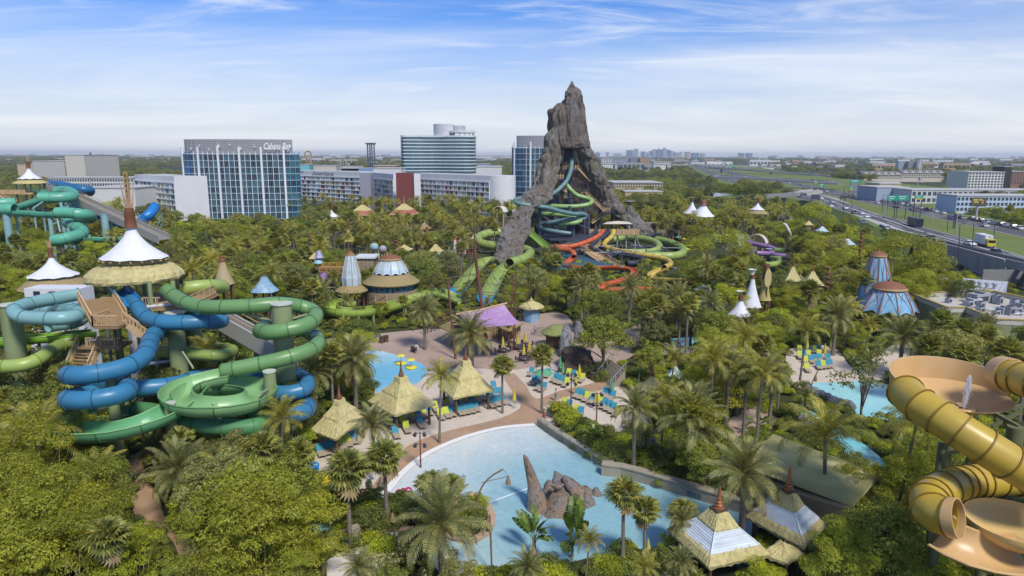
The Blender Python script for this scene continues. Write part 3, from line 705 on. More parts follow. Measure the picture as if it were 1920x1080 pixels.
def run(T,pts,r,m,fm,kind='tube',sec=2.6,thick=.09,flange=True,world=False,a0=170,a1=370,rail=None,n=18,ribw=.10,ribp=.07,name=None):
 """One run of slide through points (px, py, distance): moulded sections with a bolted flange at each joint."""
 r*=RS;P=[Vector(p)for p in pts]if world else[PY(*p)for p in pts]
 if not world:P=[p if p.z>r+.4 else PZ(q[0],q[1],r+.4)for p,q in zip(P,pts)]
 sec*=RS
 P=catmull(P,min(.7,r*.6));fr=frame_path(P);L=0;cut=[0];acc=0
 for i in range(1,len(P)):
  acc+=(P[i]-P[i-1]).length
  if acc>=sec:cut.append(i);acc=0
 if cut[-1]!=len(P)-1:
  if acc<sec*.4 and len(cut)>1:cut[-1]=len(P)-1
  else:cut.append(len(P)-1)
 A0,A1=(0,360)if kind=='tube' else(a0,a1)
 nm=name or('tube_section' if kind=='tube' else 'flume_section')
 for a,b in zip(cut,cut[1:]):tube_mesh(fr[a:b+1],r,A0,A1,n,thick).build(nm,m,T,smooth=True)
 if flange:
  me=ring_mesh(r,fm,A0,A1,ribw,ribp);off=ORG[T.name]
  for i in cut:
   p,d,x,y=fr[i];M=Matrix((x,y,d)).transposed().to_4x4();M.translation=p-off;link('flange',me,T,M=M)
 if kind=='flume' and rail:
  for s in(A0,A1):
   a=R(s);MB().tube([p+x*(math.cos(a)*r)+y*(math.sin(a)*r)for p,d,x,y in fr],.07,6).build('rim',rail,T)
 return P
def column(T,p,r,m,capm=None,z0=0.0,n=16,ztop=None):
 zt_=p.z if ztop is None else ztop
 o=MB().cyl((p.x,p.y,z0),(p.x,p.y,zt_),r,n=n).build('support_column',m,T,smooth=True)
 if capm:
  MB().cyl((p.x,p.y,zt_+.003),(p.x,p.y,zt_+.12),r*1.12,n=n).build('column_cap',capm,T)
 return o
def plastic(name,c,dirt=None):return mat(name,c,.38,.08,.35,dirt=dirt or tuple(x*.62+.02 for x in c),dirt_amt=.45,spec=.45)
g1=plastic('green_fibreglass',(.13,.26,.095));g1f=mat('green_flange',(.06,.14,.05),.6)
g2=plastic('bright_green_fibreglass',(.13,.36,.17));g3=plastic('lime_fibreglass',(.27,.36,.09));g3f=mat('lime_flange',(.17,.23,.05),.6)
sea=plastic('sea_green_fibreglass',(.10,.36,.24));seaf=mat('sea_flange',(.035,.13,.09),.6)
blu=plastic('blue_fibreglass',(.035,.17,.30));bluf=mat('blue_flange',(.02,.085,.18),.6)
aqu=plastic('pale_aqua_fibreglass',(.19,.36,.36));aquf=mat('aqua_flange',(.08,.19,.2),.6)
teal=plastic('teal_tube',(.115,.21,.215));tealf=mat('teal_flange',(.06,.18,.2),.6)
deepblue=plastic('deep_blue_fibreglass',(.015,.12,.26));org=plastic('orange_fibreglass',(.52,.11,.035));orgf=mat('orange_flange',(.2,.045,.02),.6)
yel=plastic('yellow_fibreglass',(.52,.38,.075));yelf=mat('yellow_flange',(.26,.19,.03),.6)
blk=plastic('charcoal_fibreglass',(.035,.04,.055));blkf=mat('charcoal_flange',(.02,.022,.03),.6)
pur=plastic('purple_fibreglass',(.25,.14,.30));purf=mat('purple_flange',(.14,.08,.17),.6)
colcap=mat('column_cap_pale',(.45,.48,.40),.6)
gst=mat('green_steel',(.30,.34,.20),.6)
# - volcano slides
T=thing('body_slide','pale aqua tube slide winding down inside the volcano cave','slide',PY(1068,322,246))
run(T,[(1073,298,250),(1070,320,247),(1063,338,244),(1052,351,242),(1038,362,240),(1018,369,238),(990,370,236),(970,373,234),(966,378,232),(974,382,230),(1000,386,230),(1025,389,231),(1050,396,233),(1075,401,236),(1092,401,239),(1099,405,241),(1092,410,240),(1068,411,238),(1040,416,238),(1015,420,240),(1010,425,239),(1022,430,237),(1048,435,236),(1070,438,236)],.75,teal,tealf,sec=3.2,n=12)
T=thing('body_slide','green tube slide looping beside the aqua one in the volcano cave','slide',PY(1070,352,248))
run(T,[(1062,346,248),(1070,356,247),(1082,366,247),(1098,371,247),(1109,376,246),(1104,383,244),(1080,387,243),(1050,387,243),(1022,386,244),(1006,392,245),(1014,400,243),(1040,402,241),(1064,404,240),(1083,409,240),(1088,414,239),(1076,418,238),(1056,419,238),(1048,423,239),(1058,427,241)],.8,plastic('leaf_green_fibreglass',(.22,.36,.13)),g3f,sec=3.2,n=12)
T=thing('raft_slide','lime tube slide curling round the volcano left buttress into the twin drop','slide',PY(900,440,226))
run(T,[(1000,432,240),(955,434,238),(915,438,235),(897,446,231),(902,456,226),(930,462,222),(960,466,220),(985,468,217),(994,474,213),(985,484,208),(968,490,204),(955,494,201)],1.45,g3,g3f,sec=4.2)
run(T,[(955,494,201),(945,500,198),(934,513,194),(925,530,190),(918,544,187)],1.75,g3,g3f,'flume',sec=4.5,a0=180,a1=360,rail=g3)
run(T,[(918,544,187),(915,549,186),(910,556,184)],1.8,plastic('bright_blue_fibreglass',(.02,.30,.62)),bluf,'flume',sec=3,a0=180,a1=360)
T=thing('raft_slide','lime open slide with a bright blue end dropping left of the volcano toe','slide',PY(930,485,206))
run(T,[(940,484,210),(925,483,208),(910,486,205),(897,497,200),(884,512,195),(872,526,190),(864,535,188)],1.75,g3,g3f,'flume',sec=4.2,a0=180,a1=360,rail=g3)
run(T,[(864,535,188),(858,543,186),(850,551,184)],1.8,plastic('bright_blue_fibreglass',(.02,.30,.62)),bluf,'flume',sec=3,a0=180,a1=360)
T=thing('raft_slide','straight lime flume dropping from the volcano cave towards the palms','slide',PY(990,432,232))
run(T,[(985,428,232),(1000,441,228),(1018,456,223),(1036,471,218)],1.7,plastic('grass_green_fibreglass',(.20,.33,.06)),g3f,'flume',sec=4,a0=180,a1=360,rail=g3)
T=thing('launch_deck','timber launch deck with a pale canopy where four tube slides start','deck',PY(1150,440,232))
deck(1107,1197,440,232,6,rail=False,par=T)
a,b=PY(1107,440,232),PY(1197,440,232);pk=int((b.x-a.x)/.7)
for i in range(pk+1):
 x=a.x+(b.x-a.x)*i/pk;MB().box((x,231.9,a.z+.9),(.6,.1,2.0)).build('plank',palewood,T)
for px,y0,Yd in((1136,420,233),(1158,420,233),(1176,420,234),(1150,420,237),(1180,420,237)):
 p=PY(px,y0,Yd);MB().bar((p.x,Yd,a.z),p,.3).build('canopy_post',palewood,T)
q0,q1,q2,q3=PY(1130,420,231.5),PY(1186,420,232),PY(1180,416,239),PY(1138,416,239);md=(q0+q1+q2+q3)/4+Vector((0,0,.7))
mb=MB();
for u,v in((q0,q1),(q1,q2),(q2,q3),(q3,q0)):mb.add([u,v,md],[(0,1,2)])
mb.add([q0-Vector((0,0,.15)),q1-Vector((0,0,.15)),q2-Vector((0,0,.15)),q3-Vector((0,0,.15))],[(3,2,1,0)])
mb.build('canopy',mat('sailcloth',(.55,.50,.42),.8),T)
for px in(1112,1135,1158,1175,1192):
 MB().cyl((PY(px,440,233).x,233.5,0),(PY(px,440,233).x,233.5,a.z),.22,n=8).build('support_column',steel,T)
 MB().bar((PY(px,440,233).x,233.5,a.z-.5),(PY(px+14,440,233).x,235,0),.2).build('steel_brace',steel,T)
def quad_slide(label,pts,m,fm,r=.85,tail=None,trail=None,cols=()):
 T_=thing('body_slide',label,'slide',PY(*pts[0]));run(T_,pts,r,m,fm,sec=3.0,n=12)
 if tail:run(T_,tail,r*1.25,m,fm,'flume',sec=3,a0=175,a1=365,rail=m,n=12)
 for px,py,Yd in cols:column(T_,PY(px,py,Yd),.5,vst,steel)
 return T_
quad_slide('orange tube slide sweeping left from the timber launch deck',[(1131,433,231),(1124,441,227),(1108,450,222),(1090,457,219),(1068,462,217),(1044,463,215),(1036,464,213),(1050,467,210),(1066,469,208),(1075,474,205),(1076,482,202)],org,orgf,.78,[(1076,482,202),(1066,490,198),(1063,497,195),(1078,500,192),(1100,501,190),(1130,500,188),(1160,500,186),(1184,504,184),(1190,511,181),(1180,519,178),(1160,526,175),(1138,532,173),(1128,538,171),(1140,542,169),(1175,540,168),(1220,541,166),(1236,548,163),(1228,560,161)],cols=((1057,462,215),(1166,500,186)))
quad_slide('charcoal tube slide beside the orange one at the launch deck',[(1118,433,232),(1110,441,229),(1095,449,226),(1075,455,223),(1055,460,221),(1035,468,218),(1024,475,214),(1030,482,211)],blk,blkf,.78)
quad_slide('charcoal tube slide winding under the yellow one',[(1140,434,231),(1135,441,228),(1122,450,225),(1110,458,221),(1112,467,217),(1130,474,213),(1160,477,210),(1185,480,208),(1205,486,205),(1200,492,202),(1175,494,200)],blk,blkf,.82,cols=((1142,476,211),))
quad_slide('yellow tube slide snaking right and down from the launch deck',[(1151,433,231),(1147,443,228),(1135,454,224),(1134,462,220),(1150,468,216),(1175,473,212),(1205,478,208),(1235,483,204),(1253,489,200),(1257,496,196),(1245,502,193)],yel,yelf,.82,[(1245,502,193),(1228,509,189),(1221,515,186),(1228,521,183),(1250,523,180),(1280,524,178),(1296,526,176),(1310,525,174),(1330,525,173)],cols=((1185,474,211),(1265,503,194),(1254,524,182)))
T=thing('raft_slide','big lime tube loop right of the timber launch deck','slide',PY(1200,445,228))
run(T,[(1150,449,254),(1175,446,250),(1195,447,246),(1215,450,241),(1231,456,235),(1236,465,229),(1224,472,224),(1200,474,222),(1170,474,222),(1140,472,224)],1.25,g3,g3f,sec=3.6)
T=thing('raft_slide','outer lime tube loop nearest the stone terrace','slide',PY(1240,450,235))
run(T,[(1232,449,250),(1250,453,245),(1268,459,239),(1281,467,233),(1278,476,227),(1262,480,222),(1235,480,220),(1205,480,220)],1.25,g3,g3f,sec=3.6)
T=thing('queue_walkway','tan forked timber stairway between the orange and charcoal slides','walkway',PY(1105,465,215))
mb=MB();flight(PY(1082,468,217),PY(1104,462,222),3,par=T,steps=10);flight(PY(1118,456,225),PY(1105,470,216),3,par=T,steps=10);flight(PY(1105,471,216),PY(1148,500,196),4.4,m=palewood,par=T,steps=26)
T=thing('steel_frame','dark steel slide scaffold in front of the volcano cave','frame',(PY(1120,480,220).x,220,0))
for i in range(26):
 px=1020+random.random()*230;Yd=205+random.random()*25;zt_=PY(px,470-random.random()*14,Yd).z
 p=PY(px,500,Yd);MB().cyl((p.x,Yd,0),(p.x,Yd,max(3,zt_)),.2,n=6).build('steel_post',vst,T)
 MB().bar((p.x,Yd,max(3,zt_)-.5),(p.x+random.uniform(-7,7),Yd+random.uniform(-3,3),random.uniform(1,4)),.2).build('steel_brace',vst,T)
 if i%2:MB().bar((p.x,Yd,max(3,zt_)-.5),(p.x+random.uniform(-9,9),Yd,max(3,zt_)-.7),.2).build('steel_beam',steel,T)
pb=plastic('pool_blue_liner',(.025,.10,.15));p0=PZ(1110,505);MB().prism([PZ(1010,492),PZ(1040,480),(PZ(1100,485)),PZ(1150,500),PZ(1120,512),PZ(1040,510)],0.02,1.0).build('splash_basin',pb,T)
# - purple and lime slides under curved shells, right of the volcano
T=thing('body_slide','purple tube slide under the curved white shells','slide',PY(1395,448,215))
run(T,[(1392,452,214),(1408,456,211),(1428,460,208),(1448,465,205),(1455,471,202),(1445,475,199),(1425,475,198),(1418,474,198)],.7,pur,purf,sec=3,n=12)
run(T,[(1448,477,196),(1460,479,194),(1474,480,193)],.7,pur,purf,sec=3,n=12);column(T,PY(1442,467,203),.95,vst,steel)
T=thing('body_slide','small lime tube slide curling below the purple one','slide',PY(1460,472,196))
run(T,[(1455,470,200),(1465,471,198),(1473,472,197)],.8,g3,g3f,sec=3,n=12);run(T,[(1448,482,196),(1460,486,193),(1462,492,190),(1450,496,188),(1434,496,187),(1426,492,187)],.85,g3,g3f,sec=2.6,n=12)
# - LEFT RAFT-SLIDE TOWER
YT=80.0
TW=thing('slide_tower','slide tower of green columns and timber stairs under a thatched tent','tower',(PY(245,600,YT).x,YT,0))
dk=PY(250,578,77).z
dx0,dx1=PY(190,560,78).x,PY(352,560,78).x
MB().box(((dx0+dx1)/2,YT+2,dk-.2),(dx1-dx0,9,.4)).build('deck',wood,TW)
def rail_run(par,a,b,h=1.15,m=palewood,bal=.28,posts=1.6):
 a,b=Vector(a),Vector(b);Ln=(b-a).length;u=Vector((0,0,1))
 MB().bar(a+u*h,b+u*h,.12).build('handrail',m,par);MB().bar(a+u*.12,b+u*.12,.1).build('railing',m,par)
 for i in range(int(Ln/posts)+1):
  c=a.lerp(b,min(1,i*posts/Ln));MB().bar(c,c+u*h,.13).build('railing_post',m,par)
 mb_=MB()
 for i in range(int(Ln/bal)):c=a.lerp(b,(i+.5)*bal/Ln);mb_.bar(c+u*.14,c+u*h,.06)
 mb_.build('balusters',m,par)['kind']='stuff'
ytf=YT-2.5
for x0,x1 in((190,213),(266,300),(338,352)):
 rail_run(TW,(PY(x0,560,ytf).x,ytf,dk),(PY(x1,560,ytf).x,ytf,dk))
rail_run(TW,(dx1,ytf,dk),(dx1,ytf+8,dk));rail_run(TW,(dx0,ytf+8,dk),(dx1,ytf+8,dk))
for px,Yd in((212,77.6),(279,77.6),(323,78),(205,84),(330,84),(268,85)):
 column(TW,Vector((PY(px,520,Yd).x,Yd,PY(px,522,78).z-.3)),.26,col_green)
for px,Yd,rr in((327,76,.95),(360,84,.8)):
 p=PY(px,587 if px==327 else 560,Yd);column(TW,p,rr,col_green,colcap)
for px,Yd in((220,79),(255,83),(300,82),(240,77),(290,79),(316,84),(200,82)):MB().cyl((PY(px,600,Yd).x,Yd,0),(PY(px,600,Yd).x,Yd,dk-.4),.2,n=8).build('steel_post',steel,TW)
for i in range(10):
 a=Vector((PY(210+i*13,600,79).x,79,1+(i*3.7)%9));MB().bar(a,a+Vector((2.6,1.5,2.6 if i%2 else-2)),.14).build('steel_brace',gst,TW)
pipe=mat('white_pipe',(.5,.5,.5),.4)
for i in range(6):
 z=2+i*1.7;MB().tube([Vector((PY(235+i*3,600,77).x,77,0)),Vector((PY(235+i*3,600,77).x,77,z+3)),Vector((PY(250,600,77).x,77,z+4)),Vector((PY(325,600,78).x,78,z+4.3))],.22,8).build('water_pipe',pipe,TW)
z1=PY(200,607,72).z
flight(PY(180,560,76.5),(PY(207,607,72.5).x,72.5,z1),3.4,m=mat('stair_tan',(.30,.20,.10),.8),par=TW,steps=16)
lx0,lx1=PY(181,612,71.5).x,PY(228,612,71.5).x
MB().box(((lx0+lx1)/2,72.2,z1-.15),(lx1-lx0,2.6,.3)).build('landing',wood,TW);rail_run(TW,(lx0,70.9,z1),(lx1,70.9,z1));rail_run(TW,(lx0,70.9,z1),(lx0,74,z1))
flight((lx1,72.2,z1),(PY(272,635,73).x,73.4,PY(272,636,73).z),2.6,m=wood,par=TW,steps=12)
z2=PY(170,655,73).z
MB().box((PY(190,655,74).x,74.8,z2),(PY(230,655,74).x-PY(150,655,74).x,2.6,.3)).build('landing',wood,TW)
rail_run(TW,(PY(163,655,73.6).x,73.6,z2),(PY(228,655,73.6).x,73.6,z2));flight((PY(163,655,74).x,74.5,z2),(PY(140,690,72).x,72.5,z2-2.4),2.6,m=wood,par=TW,steps=8)
rail_run(TW,(PY(290,640,76).x,76,PY(290,655,76).z),(PY(316,640,76).x,76,PY(290,655,76).z))
cx=PY(252,520,YT+1).x;cy=YT+1;ze=PY(252,524,YT-4).z;zr=PY(252,490,YT).z
def thatch_roof(T_,cx,cy,prof,n=48,squeeze=1.0,sy=1.0,tilt=0.0,rough=.10,seed=0,m=None,name='thatch_roof',sides=None,rz=0.0):
 """Roof of layered thatch: ragged rim, courses standing proud of each other; sides=4 gives a hipped square."""
 mb_=MB();V=[];k=len(prof)
 for i,(r,z)in enumerate(prof):
  for j in range(n):
   a=2*math.pi*j/n
   q=r
   if sides==4:
    q=r/max(abs(math.cos(a)),abs(math.sin(a)))
   q*=1+rough*.25*(noise.noise(Vector((j*1.9,i*3.1,seed))))
   zz=z+rough*(noise.noise(Vector((j*2.3,i*1.7,seed+5))))
   x,y=q*math.cos(a+rz),q*math.sin(a+rz)*sy;V.append(Vector((cx+x,cy+y,zz+tilt*x)))
 F_=[(i*n+j,i*n+(j+1)%n,(i+1)*n+(j+1)%n,(i+1)*n+j)for i in range(k-1)for j in range(n)]
 mb_.add(V,F_);return mb_.build(name,m or thatch,T_)
hw=(PY(343,520,YT).x-PY(165,520,YT).x)/2
thatch_roof(TW,cx,cy,[(hw*.35,ze-.55),(hw*.97,ze-.9),(hw,ze-.6),(hw*.97,ze-.05),(hw*.8,ze+.75),(hw*.62,zr-.55),(hw*.42,zr)],64,sy=.8,tilt=.035,rough=.13)
wt=(PY(313,490,YT).x-PY(190,490,YT).x)/2;zb=PY(250,492,YT-3).z;zc_=PY(248,425,YT+1).z
tcx=PY(250,470,YT+1).x
def tent(T_,cx,cy,r,z0,z1,r1,n=40,m=None,scallop=12,dz=.02,p=2.1,sy=1.0):
 mb_=MB();prof=[]
 for i in range(15):
  t_=i/14;prof.append((r1+(r-r1)*(1-t_)**p*(1-.0*t_),z0+(z1-z0)*t_))
 V=[]
 for r_,z in prof:
  for j in range(n):
   a=2*math.pi*j/n;V.append((cx+r_*math.cos(a),cy+r_*sy*math.sin(a),z+(dz*math.cos(a*scallop)if z==z0 else 0)+.008*r*(1-(z-z0)/(z1-z0))*math.cos(a*scallop)))
 k=len(prof);mb_.add(V,[(i*n+j,i*n+(j+1)%n,(i+1)*n+(j+1)%n,(i+1)*n+j)for i in range(k-1)for j in range(n)])
 return mb_.build('tent_canopy',m or tent_white,T_,smooth=True)
tent(TW,tcx,cy,wt,zb,zc_,.52,sy=.8,p=1.75,scallop=10)
MB().lathe((tcx,cy,0),[(wt*.86,zb-.55),(wt*.9,zb-.05),(wt*.72,zb+.5)],32,sy=.8).build('eave_ring',mat('eave_timber',(.20,.17,.10),.8),TW)
for i in range(20):
 a=2*math.pi*i/20;MB().bar((tcx+wt*.8*math.cos(a),cy+wt*.64*math.sin(a),zb-.1),(tcx+wt*1.02*math.cos(a),cy+wt*.82*math.sin(a),zb-.25),.14).build('eave_strut',palewood,TW)
def collar(T_,x,y,z0,z1,r0,r1,reeds,zt_,rm=None,n=16,nr=9,spread=.55):
 MB().lathe((x,y,0),[(r0*1.08,z0),(r0,z0+.25),((r0+r1)/2*.97,(z0+z1)/2),((r0+r1)/2*1.06,(z0+z1)/2+.12),(r1,z1),(r1*.6,z1+.05)],n).build('collar',brown,T_,smooth=True)
 if reeds:
  for i in range(nr):
   a=2.4*i;s=r1*(.3+.6*(i%3)/3);e=spread*(.5+.5*((i*37)%10)/10)
   MB().cyl((x+s*math.cos(a),y+s*math.sin(a),z1-.1),(x+(s+e)*math.cos(a),y+(s+e)*math.sin(a),z1+(zt_-z1)*(.72+.28*((i*53)%10)/10)),.09,.03,6).build('reed',rm or mat('reed_tan',(.42,.27,.17),.8,.25,2),T_)
collar(TW,tcx,cy,zc_-.1,PY(247,390,YT+1).z,.68,.48,True,PY(247,332,YT+1).z,spread=.5)
GS=thing('raft_slide','green raft slide looping right of the tower down to the open bowl curl','slide',PY(330,550,77))
GP=run(GS,[(314,545,78),(326,555,76),(345,566,74.5),(375,575,73),(420,576,72),(470,574,72),(520,570,73),(560,574,75),(588,584,75),(590,598,72.5),(570,610,70.5),(540,618,69.5),(505,623,69.5),(488,620,72),(500,612,75),(530,610,78),(560,617,79),(585,626,77),(596,640,73.5),(588,652,71),(560,664,69),(525,674,68),(480,684,67.5),(440,692,67),(420,696,67)],.80,g1,g1f,sec=2.5)
gi=plastic('pale_green_fibreglass',(.21,.40,.17))
GP2=run(GS,[(420,697,67),(395,702,66.2),(365,710,65.5),(340,720,64.2),(328,732,62.6),(336,745,61),(365,752,60),(405,753,60.0),(450,748,61),(480,738,62.5),(490,727,64.5),(478,718,66.3),(450,713,67.3),(415,712,67.5),(385,716,66.5),(362,724,64.8),(350,736,63)],1.5,gi,g1f,'flume',sec=2.6,a0=182,a1=358,rail=g1,thick=.12)
run(GS,[(350,737,63.4),(335,750,61.8),(318,763,60.4),(295,774,59.2),(262,786,58.2),(215,798,57.6),(165,802,58),(128,798,59),(114,790,60.5),(125,780,62),(160,772,63.4),(210,770,64),(255,768,64)],1.4,g2,g1f,'flume',sec=2.6,a0=182,a1=358,rail=gi,thick=.12)
run(GS,[(255,768,64.5),(290,772,64),(320,785,62.5),(350,793,61.5),(400,800,61),(450,802,61),(485,798,61.5),(492,788,63),(470,778,65),(430,770,66.5),(400,768,67.5)],.82,plastic('dark_green_fibreglass',(.075,.22,.09)),g1f,sec=2.5)
for px,py,Yd,rr in((528,570,71.5,1.05),(505,697,66,.6),(318,757,60.5,.5),(207,700,61.5,.5),(345,775,64,.5)):
 column(GS,PY(px,py,Yd),rr,col_green,colcap)
for a,b in(((459,588,73),(516,580,72)),((459,590,73),(516,601,72)),((545,598,72),(590,585,75)),((330,770,61),(392,765,64)),((330,785,62),(372,757,62)),((370,780,63),(400,757,61)),((487,740,63),(505,728,66)),((475,755,62),(505,734,66)),((342,660,72),(362,690,68))):
 MB().bar(PY(*a),PY(*b),.18).build('support_arm',gst,GS)
T=thing('raft_slide','lime green tube slide sweeping behind and left of the tower','slide',PY(330,540,84))
run(T,[(345,541,84),(370,538,84.5),(400,536,86),(418,538,89),(405,536,93)],.85,g3,g3f,sec=2.6)
run(T,[(290,660,78),(330,661,77),(370,664,76),(405,666,76),(430,662,78),(434,656,81),(410,652,84),(370,655,86)],.68,g3,g3f,sec=2.4)
run(T,[(176,622,80),(150,624,79),(110,628,78),(60,632,77),(0,638,76),(-40,642,76)],.85,plastic('lime_open_flume',(.20,.40,.04)),g3f,'flume',sec=3,a0=172,a1=368,rail=g3)
run(T,[(-40,690,70),(0,688,70),(45,684,70.5),(75,672,72),(92,660,74),(115,648,77),(150,640,80)],.75,g3,g3f,sec=2.4)
for px,py,Yd,rr in((18,572,74,1.05),(124,635,78,.7)):column(T,PY(px,py,Yd),rr,col_green,colcap)
BS=thing('raft_slide','blue raft slide winding down in front of the tower','slide',PY(235,540,77))
run(BS,[(218,532,79),(226,541,78),(237,553,77),(246,562,76.2)],.95,plastic('clear_blue_fibreglass',(.02,.22,.50)),bluf,'flume',sec=2,a0=170,a1=370,rail=blu)
BZ=lambda L_:[(x,y,Yd+2.5-8.5*min(1,max(0,(y-600)/105)))for x,y,Yd in L_]
BP=run(BS,BZ([(246,560,76),(256,573,74.5),(266,588,73),(282,599,71.8),(310,604,71),(345,605,71),(380,603,71.5),(408,603,72.5),(414,598,75),(395,594,78),(360,596,79),(330,603,78),(310,612,76),(295,622,73),(284,634,71),(278,652,69),(270,668,67.5),(245,684,66.5),(210,695,66),(170,702,65.5),(138,704,66),(128,703,68),(150,705,71),(190,714,71),(225,722,69),(240,727,67),(232,737,65),(205,744,64),(165,750,63.5),(135,751,64),(128,748,66),(150,742,69),(200,733,71),(260,728,71),(310,724,72),(350,716,74)]),.85,blu,bluf,sec=2.4)
run(BS,[(330,713,76),(380,706,77),(430,702,77),(480,700,77),(520,698,76),(555,703,75),(574,714,72.5),(572,728,70),(550,736,69),(520,738,69),(505,738,70),(530,748,72),(560,752,71),(578,764,69),(560,775,66),(520,782,66)],.85,blu,bluf,sec=2.4)
column(BS,PY(190,765,64.5),.0+.45,col_green,None)
for a,b in(((178,720,65),(195,712,66)),((180,722,65),(160,712,66))):MB().bar(PY(*a),PY(*b),.3).build('support_arm',gst,BS)
T=thing('raft_slide','pale aqua tube slide looping left of the timber stairs','slide',PY(140,555,80))
run(T,[(148,552,80),(125,556,79),(95,561,77.5),(60,568,75.5),(36,576,73.5),(26,585,72),(40,594,71),(75,597,70.5),(115,597,70.5),(142,593,72),(146,586,74.5),(120,582,78),(90,584,81),(75,582,83),(90,574,85),(125,574,84),(150,584,81),(155,596,79),(140,604,78),(110,609,77),(90,612,76)],.74,aqu,aquf,sec=2.5)
# - FAR-LEFT SLIDE TOWER
FY=232.0
T=thing('slide_tower','distant slide tower with a white tent over a straw coloured roof','tower',(PY(58,370,FY).x,FY,0))
cx2=PY(58,350,FY).x;zd=PY(50,360,FY).z
MB().box((PY(40,360,FY).x,FY,zd-.3),(PY(80,360,FY).x-PY(8,360,FY).x,8,.5)).build('deck',palewood,T)
x0,x1=PY(8,360,FY).x,PY(64,360,FY).x;k_=26
for i in range(k_):MB().box((x0+(x1-x0)*(i+.5)/k_,FY-4.1,zd+.2),((x1-x0)/k_*.86,.1,1.5)).build('plank',palewood,T)
flight((PY(14,358,FY).x,FY-5,zd),(PY(48,375,FY).x,FY-5,zd-3.2),2,m=wood,par=T,steps=10)
for px in(47,58,75,30):MB().cyl((PY(px,350,FY).x,FY,0),(PY(px,350,FY).x,FY,PY(px,343,FY).z),.3,n=8).build('support_column',mat('pale_teal_steel',(.22,.38,.40),.5),T)
zq=PY(58,343,FY).z;w_=(PY(88,343,FY).x-PY(31,343,FY).x)/2
thatch_roof(T,cx2,FY,[(w_*.3,zq-.2),(w_,zq-.1),(w_*.98,zq+.15),(w_*.6,zq+1.0),(w_*.5,zq+1.1)],32,m=mat('straw_roof',(.46,.38,.17),.9,.15,2),rough=.05)
wt2=(PY(79,334,FY).x-PY(40,334,FY).x)/2;tent(T,cx2,FY,wt2,PY(58,335,FY).z,PY(58,314,FY).z,.5,scallop=10,dz=.1)
collar(T,cx2,FY,PY(58,314.5,FY).z,PY(57,302,FY).z,.75,.4,True,PY(57,292,FY).z,spread=.4)
tst=mat('pale_teal_steel',(.22,.38,.40),.5)
RS=1.55;PY_=PY
def PY(px,py,Y):return PY_(px,py,Y*RS)
T=thing('raft_slide','sea green raft slide of tubes and open flumes at the far left','slide',PY(80,375,146))
run(T,[(66,354,149),(76,357,147),(90,362,145),(104,361,143)],.9,sea,seaf,'flume',sec=3,a0=175,a1=365,rail=sea)
run(T,[(106,359,143),(122,358,142),(135,362,139),(136,368,136),(124,370,134),(105,371,133),(72,371,132)],1.05,sea,seaf,sec=3.6)
run(T,[(72,372,132),(60,376,131),(46,381,130),(32,385,129),(20,385,128)],.95,sea,seaf,'flume',sec=3,a0=175,a1=365,rail=sea)
run(T,[(26,381,128),(10,381,127),(-15,383,126)],1.0,sea,seaf,sec=3.2);run(T,[(-15,393,124),(10,393,124),(28,393,124)],1.0,sea,seaf,sec=3.2)
run(T,[(28,396,124),(50,397,124),(75,399,124),(95,399,124),(106,400,124)],.9,sea,seaf,'flume',sec=3,a0=175,a1=365,rail=sea)
run(T,[(106,399,124),(125,399,124),(148,401,124),(166,404,126),(169,409,130),(150,409,134)],1.0,sea,seaf,sec=3.2)
run(T,[(128,418,128),(134,423,126),(148,428,123),(155,434,121),(150,440,119),(132,445,117),(115,449,116),(100,451,116)],1.0,sea,seaf,sec=2.8)
run(T,[(145,448,118),(155,449,120),(165,448,121)],1.0,sea,seaf,sec=2.6);run(T,[(160,447,121),(178,446,122),(200,447,123),(228,445,124)],.8,sea,seaf,'flume',sec=3,a0=175,a1=365,rail=sea)
for px,py,Yd,rr in((12,402,124,1.0),(114,380,132,.45),(128,428,124,.5),(126,376,138,.8),(145,376,140,1.1),(93,402,124,.6),(195,402,128,1.0),(29,400,126,.3)):column(T,PY(px,py,Yd),rr,tst,tst)
for a,b in(((100,420,124),(118,412,124)),((105,402,124),(114,440,122)),((112,395,132),(134,376,136)),((150,412,126),(168,408,126)),((128,440,120),(140,449,117)),((60,392,128),(80,378,130)),((118,445,117),(140,437,119))):MB().bar(PY(*a),PY(*b),.3).build('steel_brace',tst,T)
T=thing('raft_slide','dark blue raft slide with a half pipe wall behind the grey conveyor','slide',PY(150,360,152))
run(T,[(95,346,156),(108,347,153),(125,350,150),(145,354,148),(160,356,148),(169,357,150),(168,360,154)],.95,deepblue,bluf,sec=3)
run(T,[(160,398,140),(180,400,141),(200,407,141),(225,418,141),(248,420,142),(264,416,142),(275,406,142),(284,398,143),(291,387,145)],1.0,plastic('strong_blue_fibreglass',(.01,.16,.45)),bluf,sec=3)
for i in range(12):
 a=PY(268+(i%4)*9,432-(i//4)*10,143);MB().bar(a,a+Vector((1.8 if i%2 else-1.8,.4,2.2)),.22).build('steel_brace',mat('blue_steel',(.10,.32,.48),.5),T)
MB().bar(PY(270,436,143),PY(292,395,144),.3).build('steel_brace',mat('blue_steel',(.10,.32,.48),.5),T)
CV=thing('raft_conveyor','long grey inclined raft conveyor running down from the far left tower','conveyor',PY(150,365,146))
cm_=mat('conveyor_grey',(.36,.34,.30),.7,.08)
